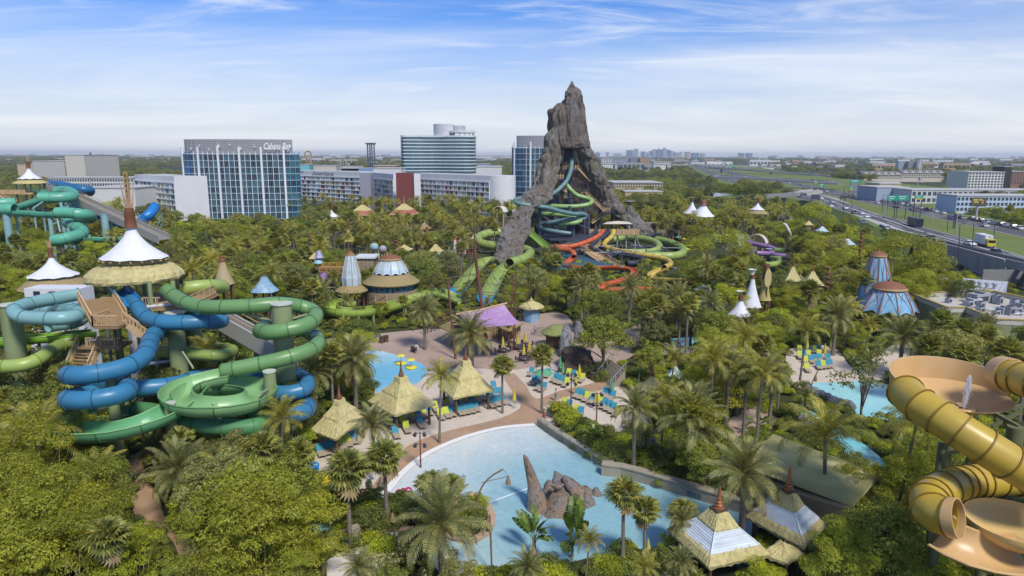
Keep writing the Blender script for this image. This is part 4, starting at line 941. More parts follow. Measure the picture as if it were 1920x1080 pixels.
def conveyor(T_,a,b,wd,hh,m,leg=0):
 a,b=PY(*a),PY(*b);d=(b-a).normalized();s=d.cross(Vector((0,0,1))).normalized()*wd/2;u=s.cross(d).normalized()
 if u.z<0:u=-u
 for q in(s,-s):MB().bar(a+q,b+q,.18,hh).build('side_panel',m,T_);MB().bar(a+q+Vector((0,0,hh*.5+.6)),b+q+Vector((0,0,hh*.5+.6)),.1).build('handrail',palewood,T_)
 V=[a+s*.96,a-s*.96,b-s*.96,b+s*.96];MB().add(V,[(0,1,2,3)]).build('belt',mat('belt_dark',(.20,.20,.19),.7),T_)
 for i in range(leg):
  c=a.lerp(b,(i+.7)/leg);column(T_,c-Vector((0,0,hh*.6)),.6,mat('pale_teal_steel',(.22,.38,.40),.5))
conveyor(CV,(92,348,152),(310,449,122),3.6,2.3,cm_,3)
RS=1.0;PY=PY_
CV=thing('raft_conveyor','pale raft conveyor with a dark trussed underside behind the green slide','conveyor',PY(450,620,84))
conveyor(CV,(400,590,90),(545,672,76),1.6,2.2,mat('conveyor_pale',(.50,.48,.44),.7,.06))
a,b=PY(400,601,90),PY(545,684,76);MB().bar(a,b,1.6,.9).build('truss',darksteel,CV)
column(CV,PY(484,650,82),.6,steel)
# - RIGHT: yellow family raft slide with bowls
YM=plastic('ochre_fibreglass',(.43,.30,.04));YR=mat('ochre_rib',(.20,.13,.015),.55);BOWL=plastic('apricot_fibreglass',(.53,.34,.15),dirt=(.58,.45,.30))
T=thing('raft_slide','large ochre yellow raft slide with an apricot bowl and ribbed tubes','slide',PY(1800,760,44))
def bowl(cx_px,cy_px,Yd,wpx,depth,a0,a1,hwall,tilt=0.0):
 c=PY(cx_px,cy_px,Yd);r=wpx/2*MPP(Yd);mb_=MB();n=48
 prof=[(.06,-depth-.1),(.25,-depth*.97),(.5,-depth*.84),(.72,-depth*.6),(.88,-depth*.25),(.97,0.0),(1.0,hwall*.5),(1.0,hwall)]
 V=[];k=len(prof)
 for i,(q,z)in enumerate(prof):
  for j in range(n+1):
   a=R(a0+(a1-a0)*j/n);V.append(c+Vector((r*q*math.cos(a),r*q*math.sin(a),z+tilt*q*r*math.cos(a))))
 F_=[(i*(n+1)+j,i*(n+1)+j+1,(i+1)*(n+1)+j+1,(i+1)*(n+1)+j)for i in range(k-1)for j in range(n)]
 return mb_.add(V,F_),c,r
mb_,c,r=bowl(1783,739,46,206,.9,0,360,.04,0)
mb_.build('bowl',BOWL,T,smooth=True)
wallb=MB();V=[];n=64
for q0,s_ in((1.0,0),(1.03,1)):
 for i in range(6):
  for j in range(n+1):
   a=R(-8+206*j/n);h=(.04+1.6*math.sin(math.pi*min(1,.06+.92*j/n))**.35)*i/5;q=q0+.05*i/5
   V.append(c+Vector((r*q*math.cos(a),r*q*math.sin(a),h)))
F_=[(i*(n+1)+j,i*(n+1)+j+1,(i+1)*(n+1)+j+1,(i+1)*(n+1)+j)for i in range(5)for j in range(n)]
o_=6*(n+1);F_+=[tuple(o_+v for v in f[::-1])for f in F_]+[(5*(n+1)+j,5*(n+1)+j+1,o_+5*(n+1)+j+1,o_+5*(n+1)+j)for j in range(n)]
wallb.add(V,F_).build('bowl_wall',BOWL,T,smooth=True)
cj0=PY(1808,760,45.3)
MB().lathe(Vector((cj0.x,cj0.y,c.z-.92)),[(.3,.1),(.75,.28),(.85,.12),(.9,.06)],20).build('bowl_drain',BOWL,T,smooth=True)
run(T,[(1698,735,44.6),(1708,747,43.6),(1726,760,42.6),(1760,782,41.6),(1800,808,40.6),(1845,837,39.8),(1890,865,39.3),(1940,895,39),(1990,925,39)],1.14,YM,YR,sec=1.25,ribw=.10,ribp=.10,n=28)
run(T,[(1990,738,40.5),(1950,722,42),(1918,711,43.6),(1896,705,44.6)],1.1,YM,YR,sec=1.2,ribw=.10,ribp=.10,n=28)
run(T,[(1897,705,44.5),(1886,702,45.1),(1877,700,45.6)],1.2,BOWL,BOWL,sec=1,n=28,flange=False,name='entry_lip')
run(T,[(1990,905,43.5),(1940,897,44),(1884,898,43.8),(1835,902,43.2),(1790,910,42.2),(1760,922,41),(1742,938,39.8),(1745,955,39),(1760,966,38.3),(1780,970,37.8)],1.14,YM,YR,sec=.8,ribw=.10,ribp=.10,n=28)
run(T,[(1779,970,37.8),(1788,971,37.6),(1798,972,37.4)],1.2,BOWL,BOWL,sec=1,n=24,flange=False,name='exit_lip')
run(T,[(1768,986,37.6),(1790,1000,37.1),(1820,1014,36.6),(1855,1024,36.4),(1900,1030,36.5),(1950,1026,37.2)],1.5,BOWL,YM,'flume',sec=2.0,a0=175,a1=320,n=24,thick=.10,rail=BOWL)
mb_,c,r=bowl(1906,990,38.6,190,1.0,0,360,.5,0);mb_.build('bowl',plastic('pale_apricot_fibreglass',(.60,.42,.16),dirt=(.62,.36,.14)),T,smooth=True)
MB().lathe(c+Vector((0,0,-1.08)),[(.3,.1),(.9,.16),(1.05,.1),(1.1,0)],24).build('bowl_drain',BOWL,T,smooth=True)
for px,py,Yd,rr in((1905,800,46,.55),(1780,830,44,.3),(1765,830,45,.2),(1855,960,43,.35),(1895,940,44,.5),(1790,770,48,.25),(1830,770,49,.25)):column(T,PY(px,py,Yd),rr,mat('olive_steel',(.12,.13,.06),.6))
for a,b in(((1768,815,44),(1800,850,44)),((1800,815,44),(1768,850,44)),((1855,770,48),(1910,800,46)),((1860,800,47),(1915,770,47)),((1770,850,44),(1850,838,42)),((1850,775,48),(1920,760,48))):MB().bar(PY(*a),PY(*b),.25).build('steel_brace',mat('olive_steel',(.12,.13,.06),.6),T)
cj=Vector((cj0.x,cj0.y,PY(1808,762,45.3).z));mb=MB()
for i in range(1700):
 t_=random.random()**.8;sp=.09+.17*math.sin(math.pi*t_**1.2);zz=t_*2.3-random.random()*.2;a=random.random()*6.28;q=sp*abs(random.gauss(0,.45));d_=.015+.025*random.random()
 p=cj+Vector((q*math.cos(a)+.12*t_,q*math.sin(a),zz));mb.add([p+Vector((-d_,0,-d_)),p+Vector((d_,0,-d_)),p+Vector((0,d_,d_)),p+Vector((0,-d_,d_*.6))],[(0,1,2),(0,3,1),(1,3,2),(0,2,3)])
sp_=mb.build('water_jet',mat('white_spray',(.85,.87,.9),.3,.02));tag(sp_,'white water jet spraying up in the middle of the apricot bowl','water jet')
T=thing('raft_slide','lime open flume curving round a planted bed below the white dome pavilion','slide',PY(640,585,128))
run(T,[(850,556,146),(830,547,145),(808,549,143),(785,556,140),(760,563,137)],.95,g3,g3f,sec=3,n=14)
run(T,[(762,563,137),(735,572,133),(700,580,129),(665,584,126.5),(635,582,125.5),(618,577,127),(622,571,130),(645,567,133),(665,567,134)],1.35,plastic('lime_bowl_fibreglass',(.30,.42,.07)),g3f,'flume',sec=3,a0=160,a1=380,rail=g3,n=14)
run(T,[(812,548,142),(840,556,141),(862,565,140)],.95,g3,g3f,'flume',sec=3,a0=175,a1=365,rail=g3,n=14)
for px,py,Yd in((640,590,126),(672,592,126),(700,588,128),(760,572,136)):column(T,PY(px,py,Yd),.25,col_green)
T=thing('trailer','white site trailer with dark windows behind the pale aqua slide','trailer',(PY(95,555,92).x,92,0));a,b=PY(46,552,92),PY(150,540,92);MB().box(((a.x+b.x)/2,93.5,a.z/2+.4),(b.x-a.x,3,a.z+.8)).build('body',white,T)
for x in(.22,.5,.8):MB().box((a.x+(b.x-a.x)*x,91.97,a.z+.1),(.9,.08,.7)).build('window',glass_dark,T)
# VEGETATION
bark=mat('bark',(.13,.105,.08),.95,.25,2.5,bump=.5,stretch=(1,1,.4));palmbark=mat('palm_trunk',(.19,.165,.135),.95,.2,2.2,bump=.5,stretch=(.5,.5,3))
L_green=leaf_mat('leaf_green',(0.132,0.181,0.038),(0.314,0.361,0.068));L_dark=leaf_mat('leaf_dark',(0.098,0.135,0.038),(0.209,0.251,0.066));L_olive=leaf_mat('leaf_olive',(0.160,0.187,0.066),(0.336,0.348,0.124))
L_bamboo=leaf_mat('leaf_bamboo',(0.182,0.232,0.030),(0.433,0.464,0.062),trans=.4);L_bright=leaf_mat('leaf_bright',(0.195,0.284,0.025),(0.475,0.516,0.055),trans=.4)
L_date=leaf_mat('frond_date',(0.140,0.168,0.062),(0.321,0.322,0.131),trans=.25,gloss=.4);L_coco=leaf_mat('frond_coconut',(0.182,0.219,0.048),(0.461,0.425,0.103),trans=.35,gloss=.4)
L_fan=leaf_mat('frond_fan',(0.147,0.194,0.058),(0.377,0.387,0.118),trans=.3,gloss=.4);L_silver=leaf_mat('frond_silver',(.20,.26,.25),(.34,.41,.40),trans=.2);L_dead=leaf_mat('frond_dead',(.16,.12,.06),(.28,.22,.11),trans=.2)
L_banana=leaf_mat('leaf_banana',(.07,.13,.025),(.19,.26,.05),trans=.35,gloss=.35);L_flower=leaf_mat('white_blossom',(.55,.53,.40),(.7,.68,.55),trans=.2)
def leaf_quads(P,Nn,size,aspect=.55,rng=RNG,hang=0.0):
 """Diamond leaves at points P lying across normals Nn."""
 n=len(P);t=rng.normal(size=(n,3));t[:,2]-=hang;t-=(t*Nn).sum(1,keepdims=True)*Nn;t/=np.linalg.norm(t,axis=1,keepdims=True)+1e-9
 b=np.cross(Nn,t);s=size*rng.uniform(.65,1.35,(n,1))
 V=np.stack([P-t*s*.5,P+b*s*aspect*.5-t*s*.05,P+t*s*.5,P-b*s*aspect*.5-t*s*.05],1).reshape(-1,3)
 return V,np.arange(4*n).reshape(n,4)
def crown_points(rx,rz,zc,ncl,cr,per,rng,flat=.7,zmin=-.45,shell=.62):
 P,Nn,cen=[],[],[]
 for _ in range(ncl):
  while True:
   d=rng.normal(size=3);d/=np.linalg.norm(d)
   if d[2]>zmin:break
  k=rng.uniform(shell,1.0);lump=1+.22*math.sin(3.1*d[0]+5*d[1]+ncl)
  c=np.array([d[0]*rx*k*lump,d[1]*rx*k*lump,zc+d[2]*rz*k]);r=cr*rng.uniform(.65,1.25);cen.append(c)
  q=rng.normal(size=(per,3));q[:,2]=np.abs(q[:,2])*1.0-.35;q/=np.linalg.norm(q,axis=1,keepdims=True)
  rad=r*rng.uniform(.55,1.0,(per,1))**.6
  P.append(c+q*rad*np.array([1,1,flat]));nn=q+rng.normal(size=(per,3))*.45+np.array([0,0,.35]);Nn.append(nn/np.linalg.norm(nn,axis=1,keepdims=True))
 return np.concatenate(P),np.concatenate(Nn),cen
def tree_proto(name,leafm,h,rx,rz,ncl,cr,per,leaf,tr,seed,flat=.7,aspect=.55,zmin=-.45,stems=1,shell=.62,hang=0.0,flower=0):
 rng=np.random.default_rng(seed);zc=h-rz
 P,Nn,cen=crown_points(rx,rz,zc,ncl,cr,per,rng,flat,zmin,shell)
 V,F_=leaf_quads(P,Nn,leaf,aspect,rng,hang)
 root=thing(name,'','tree');mb_=MB()
 if stems==1:
  mb_.tube([(0,0,0),(.08*tr,.1,h*.25),(.15,-.1,h*.45),(.05,.05,max(h*.55,zc))],[tr*1.3,tr,tr*.8,tr*.5],8)
  for c in cen[:9]:
   z0=h*rng.uniform(.28,.5);mb_.tube([(0,0,z0),tuple(c*np.array([.5,.5,1])-np.array([0,0,(c[2]-z0)*.45])),tuple(c)],[tr*.5,tr*.33,tr*.12],5)
 else:
  for c in cen[:stems]:
   x,y=rng.uniform(-.8,.8,2);mb_.tube([(x,y,0),(x*1.5+c[0]*.2,y*1.5+c[1]*.2,c[2]*.55),tuple(c)],[tr,tr*.8,tr*.3],5)
 mb_.build('trunk',bark if stems==1 else mat('bamboo_cane',(.22,.22,.07),.6,.2,2),root)
 mi=None;mats=[leafm]
 if flower:mats=[leafm,L_flower];mi=(rng.random(len(F_))<flower)&(V[::4,2]>zc)
 me=np_mesh('crown',V,F_,mats,mi);link('crown',me,root)
 root['w']=rx*2.1;root['h']=h;root['rz']=rz;return proto(root)
def frond_np(L_,droop,nl,lw,ll,rng,up=.35,vee=.5):
 """A feather frond along +X rising then drooping: rachis strip and paired leaflets."""
 V,F_=[],[];pts=[];a=up;x=z=0.0;n=10
 for i in range(n+1):
  pts.append(np.array([x,0,z]));x+=L_/n*math.cos(a);z+=L_/n*math.sin(a);a-=droop/n*(1.3*i/n+.35)
 pts=np.array(pts)
 for i in range(n):
  w_=.05*(1-i/n)+.012;b=len(V);p,q=pts[i],pts[i+1]
  V+=[p+[0,w_,0],p-[0,w_,0],q-[0,w_*.8,0],q+[0,w_*.8,0]];F_.append((b,b+1,b+2,b+3))
 for s in(-1,1):
  for i in range(nl):
   t=.10+.90*(i+.5)/nl;j=min(n-1,int(t*n));f=t*n-j;p=pts[j]*(1-f)+pts[j+1]*f;d=pts[j+1]-pts[j];d/=np.linalg.norm(d)
   l_=ll*(math.sin(math.pi*min(1,t*.86+.12))**.6)*rng.uniform(.85,1.15);side=np.array([0,s,0]);up_=np.array([0,0,1.0])
   e=d*.62+side*.72+up_*(vee*.35);e/=np.linalg.norm(e);q=p+e*l_*.55;r=p+e*l_*.9+np.array([0,0,-l_*.32]);wv=d*lw
   b=len(V);V+=[p-wv*.5,p+wv*.5,q+wv*.55,q-wv*.55];F_.append((b,b+1,b+2,b+3));b=len(V);V+=[q-wv*.55,q+wv*.55,r+wv*.1,r-wv*.1];F_.append((b,b+1,b+2,b+3))
 return np.array(V),np.array(F_)
def fan_np(rad,n,pet,rng,fold=.25):
 V,F_=[],[];c=np.array([pet,0,0.0])
 V+=[[0,.03,0],[0,-.03,0],[pet,-.02,0],[pet,.02,0]];F_.append((0,1,2,3))
 for i in range(n):
  a=(i+.5)/n*5.0-2.5;w_=5.0/n*.5;r=rad*(.78+.22*math.cos(a*.6))*rng.uniform(.92,1.05)
  z1=-fold*abs(math.sin(a))*rad*.5
  p=lambda an,rr,z:c+np.array([math.cos(an)*rr,math.sin(an)*rr,z])
  b=len(V);V+=[c,p(a-w_,r*.62,z1*.5-.03),p(a,r*1.0,z1-.22*rad*rng.uniform(.4,1.3)),p(a+w_,r*.62,z1*.5+.03)];F_.append((b,b+1,b+2,b+3))
 return np.array(V,float),np.array(F_)
def paddle_np(L_,wd,pet,droop,rng):
 V,F_=[],[];a=1.15;x=z=0.0;n=9;pts=[]
 for i in range(n+1):
  pts.append((x,z));st=(pet+L_)/n;x+=st*math.cos(a);z+=st*math.sin(a);a-=droop/n
 for i in range(n):
  t0,t1=i/n,(i+1)/n;w_=lambda t:.04 if t<.35 else wd*math.sin(math.pi*min(1,(t-.33)/.69))**.7+.02
  for s in(-1,1):
   b=len(V);g_=.06*rng.random()
   V+=[[pts[i][0],0,pts[i][1]],[pts[i+1][0],0,pts[i+1][1]],[pts[i+1][0]-g_,s*w_(t1),pts[i+1][1]+w_(t1)*.25],[pts[i][0]+g_,s*w_(t0),pts[i][1]+w_(t0)*.25]];F_.append((b,b+1,b+2,b+3))
 return np.array(V,float),np.array(F_)
def rotm(az,el,roll=0.0):return np.array((Matrix.Rotation(az,3,'Z')@Matrix.Rotation(-el,3,'Y')@Matrix.Rotation(roll,3,'X')))
def palm_proto(name,kind,h,seed,detail):
 rng=np.random.default_rng(seed);root=thing(name,'','palm tree');lean=rng.uniform(-.5,.5,2)
 spec={'date':(46,L_date,.22),'coconut':(20,L_coco,.15),'queen':(22,L_coco,.14),'fan':(44,L_fan,.17),'silver':(26,L_silver,.2),'traveller':(12,L_banana,.14),'banana':(9,L_banana,.12)}
 nf,lm,tr=spec[kind]
 if kind=='date':var=[frond_np(2.9,dr,20,.075,.62,rng,.30)for dr in(.9,1.35,1.8)]
 elif kind=='coconut':var=[frond_np(3.9,dr,22,.085,.95,rng,.55,-.6)for dr in(1.4,1.9,2.4)]
 elif kind=='queen':var=[frond_np(3.1,dr,20,.075,.75,rng,.55,-.3)for dr in(1.5,2.0,2.5)]
 elif kind=='fan':var=[fan_np(r_,16,p_,rng)for r_,p_ in((.95,.85),(1.0,1.0),(.85,.7))]
 elif kind=='silver':var=[fan_np(r_,18,p_,rng,.35)for r_,p_ in((1.45,.9),(1.5,1.1),(1.3,.8))]
 elif kind=='traveller':var=[paddle_np(2.0,.38,1.6,dr,rng)for dr in(.7,1.2,1.6)]
 else:var=[paddle_np(1.5,.33,.5,dr,rng)for dr in(.9,1.5,2.0)]
 mb_=MB();top=np.array([lean[0],lean[1],h])if kind in('coconut','queen')else np.array([lean[0]*.3,lean[1]*.3,h])
 curve=[(0,0,0),tuple(top*np.array([.2,.2,.33])),tuple(top*np.array([.55,.55,.66])),tuple(top)]
 mb_.tube(curve,[tr*1.35,tr,tr*.92,tr*(1.25 if kind=='date' else .9)],8)
 mb_.build('trunk',palmbark,root)
 if detail:meshes=[np_mesh('frond',v,f,lm)for v,f in var];dead=[np_mesh('dead_frond',var[1][0],var[1][1],L_dead)]
 Vs,Fs,Mi,b=[],[],[],0
 for i in range(nf):
  t=(i+.5)/nf;az=i*2.39996+rng.uniform(-.2,.2)
  if kind=='date':el=1.35-1.95*t**.8
  elif kind in('coconut','queen'):el=1.0-1.3*t
  elif kind in('fan','silver'):el=1.45-2.3*t
  elif kind=='traveller':el=.35-.3*t;az=0.3+(0 if i%2 else math.pi)+rng.uniform(-.25,.25)
  else:el=.2-.35*t
  el+=rng.uniform(-.12,.12);vi=min(2,int(t*3));s=rng.uniform(.88,1.1);is_dead=kind in('fan','date')and t>.955
  M=rotm(az,el,rng.uniform(-.35,.35));off=top+np.array([0,0,.25*(1-t)])
  if detail:
   M4=Matrix([[*(M[k]*s),off[k]]for k in range(3)]+[[0,0,0,1]]);link('dead_frond' if is_dead else 'frond',dead[0]if is_dead else meshes[vi],root,M=M4)
  else:
   v,f=var[vi];Vs.append((v*s)@M.T+off);Fs.append(f+b);b+=len(v);Mi.append(np.full(len(f),1 if is_dead else 0))
 if not detail:
  me=np_mesh('crown',np.concatenate(Vs),np.concatenate(Fs),[lm,L_dead],np.concatenate(Mi));link('crown',me,root)
 wd={'date':5.2,'coconut':6.2,'queen':5.0,'fan':3.7,'silver':4.6,'traveller':4.6,'banana':3.0}[kind]
 root['w']=wd;root['h']=h+(1.6 if kind in('date','coconut','traveller')else 1.2);root['rz']=1.7 if kind!='traveller' else 2.2;root['ch']=h;return proto(root)
PR={}
def reg(k,lst):PR[k]=lst
reg('leafy',[tree_proto('leafy_tree',m_,h_,rx,rz,n_,cr,per,lf,.2,sd,aspect=.6)for m_,h_,rx,rz,n_,cr,per,lf,sd in((L_green,8.5,3.3,2.9,56,1.0,160,.23,11),(L_olive,9.0,3.5,3.0,60,1.0,150,.23,12),(L_dark,8.0,3.2,2.8,54,1.0,155,.23,13),(L_green,7.0,2.8,2.6,46,.9,160,.21,14),(L_bright,7.0,2.7,2.5,44,.9,160,.21,15))])
reg('bamboo',[tree_proto('bamboo_clump',m_,h_,rx,rz,n_,cr,per,lf,.06,sd,flat=.55,aspect=.34,stems=16,zmin=-.75,shell=.7,hang=.5)for m_,h_,rx,rz,n_,cr,per,lf,sd in((L_bamboo,9.0,2.9,3.6,42,1.05,280,.22,21),(L_bamboo,8.0,2.6,3.2,38,1.0,280,.22,22),(L_bright,8.5,2.7,3.3,38,1.0,280,.21,23))])
reg('sparse',[tree_proto('young_tree',L_olive,8.5,2.6,3.2,34,.7,42,.26,.12,31,shell=.35),tree_proto('young_tree',L_green,7.0,2.1,2.6,34,.65,60,.24,.1,32,shell=.35)])
reg('shrub',[tree_proto('shrub',m_,1.7,1.25,.95,22,.5,90,.17,.05,sd,zmin=-.2)for m_,sd in((L_green,41),(L_dark,42),(L_bright,43))])
reg('flowering',[tree_proto('flowering_shrub',L_green,3.2,2.2,1.7,34,.6,95,.2,.07,45,zmin=-.3,flower=.35)])
KINDS_P={'date':'date_palm','coconut':'coconut_palm','queen':'queen_palm','fan':'fan_palm','silver':'silver_palm','traveller':'traveller_palm','banana':'banana_plant'}
for k_,nm in KINDS_P.items():
 hs={'date':(5.5,7),'coconut':(8,9),'queen':(7.5,8.5),'fan':(7.0,8.0),'silver':(5.5,),'traveller':(0.9,),'banana':(1.0,)}[k_]
 reg(k_,[palm_proto(nm,k_,h_,60+i*7+len(k_),False)for i,h_ in enumerate(hs)]);reg(k_+'!',[palm_proto(nm,k_,h_,160+i*7+len(k_),True)for i,h_ in enumerate(hs[:2])])
USED=set()
TREES=[]
def plant(kind,pos,sc=1.0,label=None,zsc=None,cat=None,tilt=0.0):
 src=PR[kind][int(RNG.integers(len(PR[kind])))];rz=RNG.uniform(0,6.28)
 scale=(sc,sc,zsc or sc)
 if src.name not in USED:USED.add(src.name);o=src;o.location=pos;o.rotation_euler=(0,0,rz);o.scale=scale
 else:o=copy_tree(src,loc=pos,rz=rz,scale=scale)
 o['label']=label or '';TREES.append((o,kind.strip('!')));return o
MW,MH=480,270
YY,XX=np.mgrid[0:MH,0:MW];XX=(XX+.5)*4.0;YY=(YY+.5)*4.0
def poly_mask(pts):
 m_=np.zeros((MH,MW),bool);n=len(pts)
 for i in range(n):
  (x0,y0),(x1,y1)=pts[i],pts[(i+1)%n]
  if y0==y1:continue
  c=((YY>=min(y0,y1))&(YY<max(y0,y1))&(XX<(x1-x0)*(YY-y0)/(y1-y0)+x0));m_^=c
 return m_
GDEP=np.full((MH,MW),1e9);
for j in range(MH):
 p=ray(960,j*4+2)
 if p.z<-1e-4:GDEP[j,:]=p.y*CAM_H/-p.z
MUST=np.full((MH,MW),-1.0)
def must(pts,Yd=None):
 m_=poly_mask(pts);d=GDEP if Yd is None else np.full((MH,MW),float(Yd)+8);MUST[m_]=np.where(MUST[m_]<0,d[m_],np.minimum(MUST[m_],d[m_]))
for g_ in GROUND_PX:must(g_)
def band(pts,wpx,Yd):
 for(x0,y0),(x1,y1)in zip(pts,pts[1:]):
  d=Vector((x1-x0,y1-y0));n=Vector((-d.y,d.x)).normalized()*wpx/2;e=d.normalized()*wpx*.3
  must([(x0-e.x+n.x,y0-e.y+n.y),(x1+e.x+n.x,y1+e.y+n.y),(x1+e.x-n.x,y1+e.y-n.y),(x0-e.x-n.x,y0-e.y-n.y)],Yd)
GFOOT=poly_mask([(0,0),(1,0),(0,1)])
for g_ in GROUND_PX:GFOOT|=poly_mask(g_)
for g_ in([(600,640),(690,628),(790,618),(905,612),(1000,590),(1060,590),(1100,640),(1180,630),(1200,606),(1215,612),(1190,665),(1090,700),(1000,720),(950,710),(900,690),(840,706),(760,672),(690,660)],):GFOOT|=poly_mask(g_)
must([(150,535),(180,470),(215,480),(300,470),(345,500),(350,560),(310,620),(275,690),(230,690),(140,640)],74)
must([(190,490),(225,440),(240,330),(262,330),(275,440),(315,475),(345,500),(170,535)],76)
band([(300,545),(350,572),(420,576),(520,570),(588,584),(592,600),(540,618),(490,622)],56,67);band([(590,625),(596,645),(560,664),(440,690)],56,66)
band([(330,725),(405,735),(490,730)],74,59);band([(120,790),(215,790),(330,750)],60,57);band([(335,795),(485,795)],44,61)
band([(230,545),(280,600),(400,603)],50,70);band([(295,622),(275,665),(210,695),(130,705),(240,727),(150,752)],48,62);band([(520,698),(575,720),(520,740)],40,69)
band([(148,552),(36,578),(40,594),(150,590)],44,71);band([(0,636),(170,622)],40,75);band([(0,690),(60,680),(95,655)],36,70);band([(350,540),(420,538)],36,83)
band([(290,662),(430,662)],36,76);band([(528,570),(535,720)],30,70);band([(400,592),(520,655)],34,80);band([(18,572),(25,700)],40,72)
must([(30,345),(58,290),(90,345),(170,350),(180,410),(165,455),(100,460),(95,405),(0,405),(0,370),(40,360)],180);band([(95,350),(240,420)],24,185)
must([(60,520),(100,450),(165,525)],118);must([(255,420),(290,385),(300,390),(275,430)],215)
must([(348,262),(565,262),(566,404),(500,402),(348,402)],345);must([(565,318),(950,318),(950,372),(565,376)],355);must([(252,325),(352,325),(352,400),(252,372)],340);must([(160,345),(250,345),(250,380),(180,380)],300);must([(960,268),(1025,268),(1010,375),(960,375)],400)
must([(1072,152),(1108,280),(1160,370),(1240,445),(1110,470),(1000,470),(985,490),(925,495),(955,400),(1010,300),(1022,210)],262)
band([(1036,464),(1130,436)],20,240);band([(1066,490),(1070,500),(1130,500),(1185,505),(1180,519),(1135,535)],18,240);band([(1134,460),(1250,490),(1225,515),(1310,527)],22,240);band([(1170,450),(1235,462),(1230,475),(1285,470),(1255,455)],40,240);band([(900,440),(905,456),(960,465)],24,240)
band([(985,478),(945,500),(918,552)],30,240);band([(925,484),(895,500),(852,550)],30,240);must([(1100,425),(1200,425),(1200,450),(1100,450)],240);must([(1060,465),(1115,450),(1150,500),(1120,505)],240)
must([(640,540),(640,480),(660,468),(680,540),(690,552),(630,552)],135);must([(680,520),(700,480),(730,470),(765,490),(790,522),(740,532)],140);must([(690,530),(790,530),(830,545),(700,575)],136)
band([(620,580),(740,570),(840,550)],34,124);must([(850,600),(860,585),(945,570),(975,610),(910,625)],104);band([(888,395),(902,570)],8,108);band([(842,525),(848,618)],5,104);band([(965,512),(968,590)],5,112)
must([(975,580),(995,568),(1020,580),(1012,604),(980,604)],126);must([(1025,620),(1045,605),(1075,618),(1075,680),(1040,650)],106)
must([(1365,590),(1390,560),(1408,505),(1428,570),(1400,600)],118);must([(1420,560),(1430,505),(1446,505),(1436,560)],124);must([(1480,530),(1500,495),(1545,510),(1545,535)],142);must([(1600,545),(1630,465),(1665,480),(1690,520),(1722,590),(1700,600),(1620,600)],122)
must([(1700,548),(1880,545),(1920,575),(1920,612),(1860,610),(1800,600),(1720,600)],128);must([(1285,400),(1300,372),(1320,378),(1340,403)],250);must([(1405,395),(1420,372),(1440,395)],260);band([(1368,440),(1402,436),(1440,442),(1425,452)],38,224);band([(1400,455),(1450,468),(1475,480),(1450,494)],24,205)
band([(1470,420),(1482,440)],8,228);must([(1260,450),(1300,445),(1380,450),(1350,470),(1270,470)],225)
must([(598,410),(620,385),(645,412)],290);must([(658,402),(678,378),(705,402)],290);must([(732,400),(757,375),(780,400)],290);must([(638,450),(654,410),(668,450)],215);must([(880,395),(905,390),(945,385),(945,400)],250)
must([(690,475),(705,455),(725,460),(720,478)],160);must([(590,495),(597,470),(600,492)],150);must([(480,545),(490,517),(520,550)],112);must([(400,525),(420,478),(440,530)],95);must([(570,500),(640,490),(640,512),(580,520)],150);must([(800,470),(820,455),(832,475)],185);must([(770,432),(795,415),(800,432)],240)
must([(585,808),(632,745),(690,780),(630,828)],76);must([(692,752),(752,700),(817,757),(740,778)],82);must([(840,735),(869,675),(925,732),(850,748)],88);must([(980,855),(1000,870),(1130,930),(1135,960),(990,970)],56)
must([(1250,1000),(1345,935),(1430,1045),(1350,1060)],48);must([(1400,970),(1497,905),(1540,980),(1520,1020),(1450,1010)],52);must([(1400,880),(1440,820),(1600,860),(1600,930),(1480,920)],58);must([(1430,1040),(1460,1005),(1505,1045)],47)
must([(1170,735),(1222,690),(1240,720),(1200,742)],86);must([(1680,730),(1700,680),(1800,670),(1920,690),(1920,900),(1890,900),(1790,840)],36);must([(1700,940),(1730,890),(1800,860),(1920,900),(1920,1030),(1840,1040),(1740,990)],34)
must([(1330,340),(1520,350),(1700,375),(1920,430),(1920,560),(1770,500),(1640,440),(1480,375),(1330,352)],250)
must([(1190,375),(1255,372),(1255,390),(1190,392)],380)
must([(1120,700),(1150,680),(1180,710),(1165,725)],92)
def ell(px,py,rw,rh):
 x0,x1=int(max(0,(px-rw)/4)),int(min(MW,(px+rw)/4+1));y0,y1=int(max(0,(py-rh)/4)),int(min(MH,(py+rh)/4+1))
 if x1<=x0 or y1<=y0:return None
 s=np.s_[y0:y1,x0:x1];e=((XX[s]-px)/rw)**2+((YY[s]-py)/rh)**2<=1
 return s,e
COVER=np.full((MH,MW),1e9)
def crown_px(pos,W,Hh,rz):
 x,y,d=proj(Vector((pos[0],pos[1],Hh-rz)));k=FPX/d;return x,y,W/2*k*.92,rz*k*.95,d
def note(pos,W,Hh,rz):
 x,y,rw,rh,d=crown_px(pos,W,Hh,rz);r_=ell(x,y,rw,rh)
 if r_ is not None:s,e=r_;COVER[s]=np.where(e,np.minimum(COVER[s],d),COVER[s])
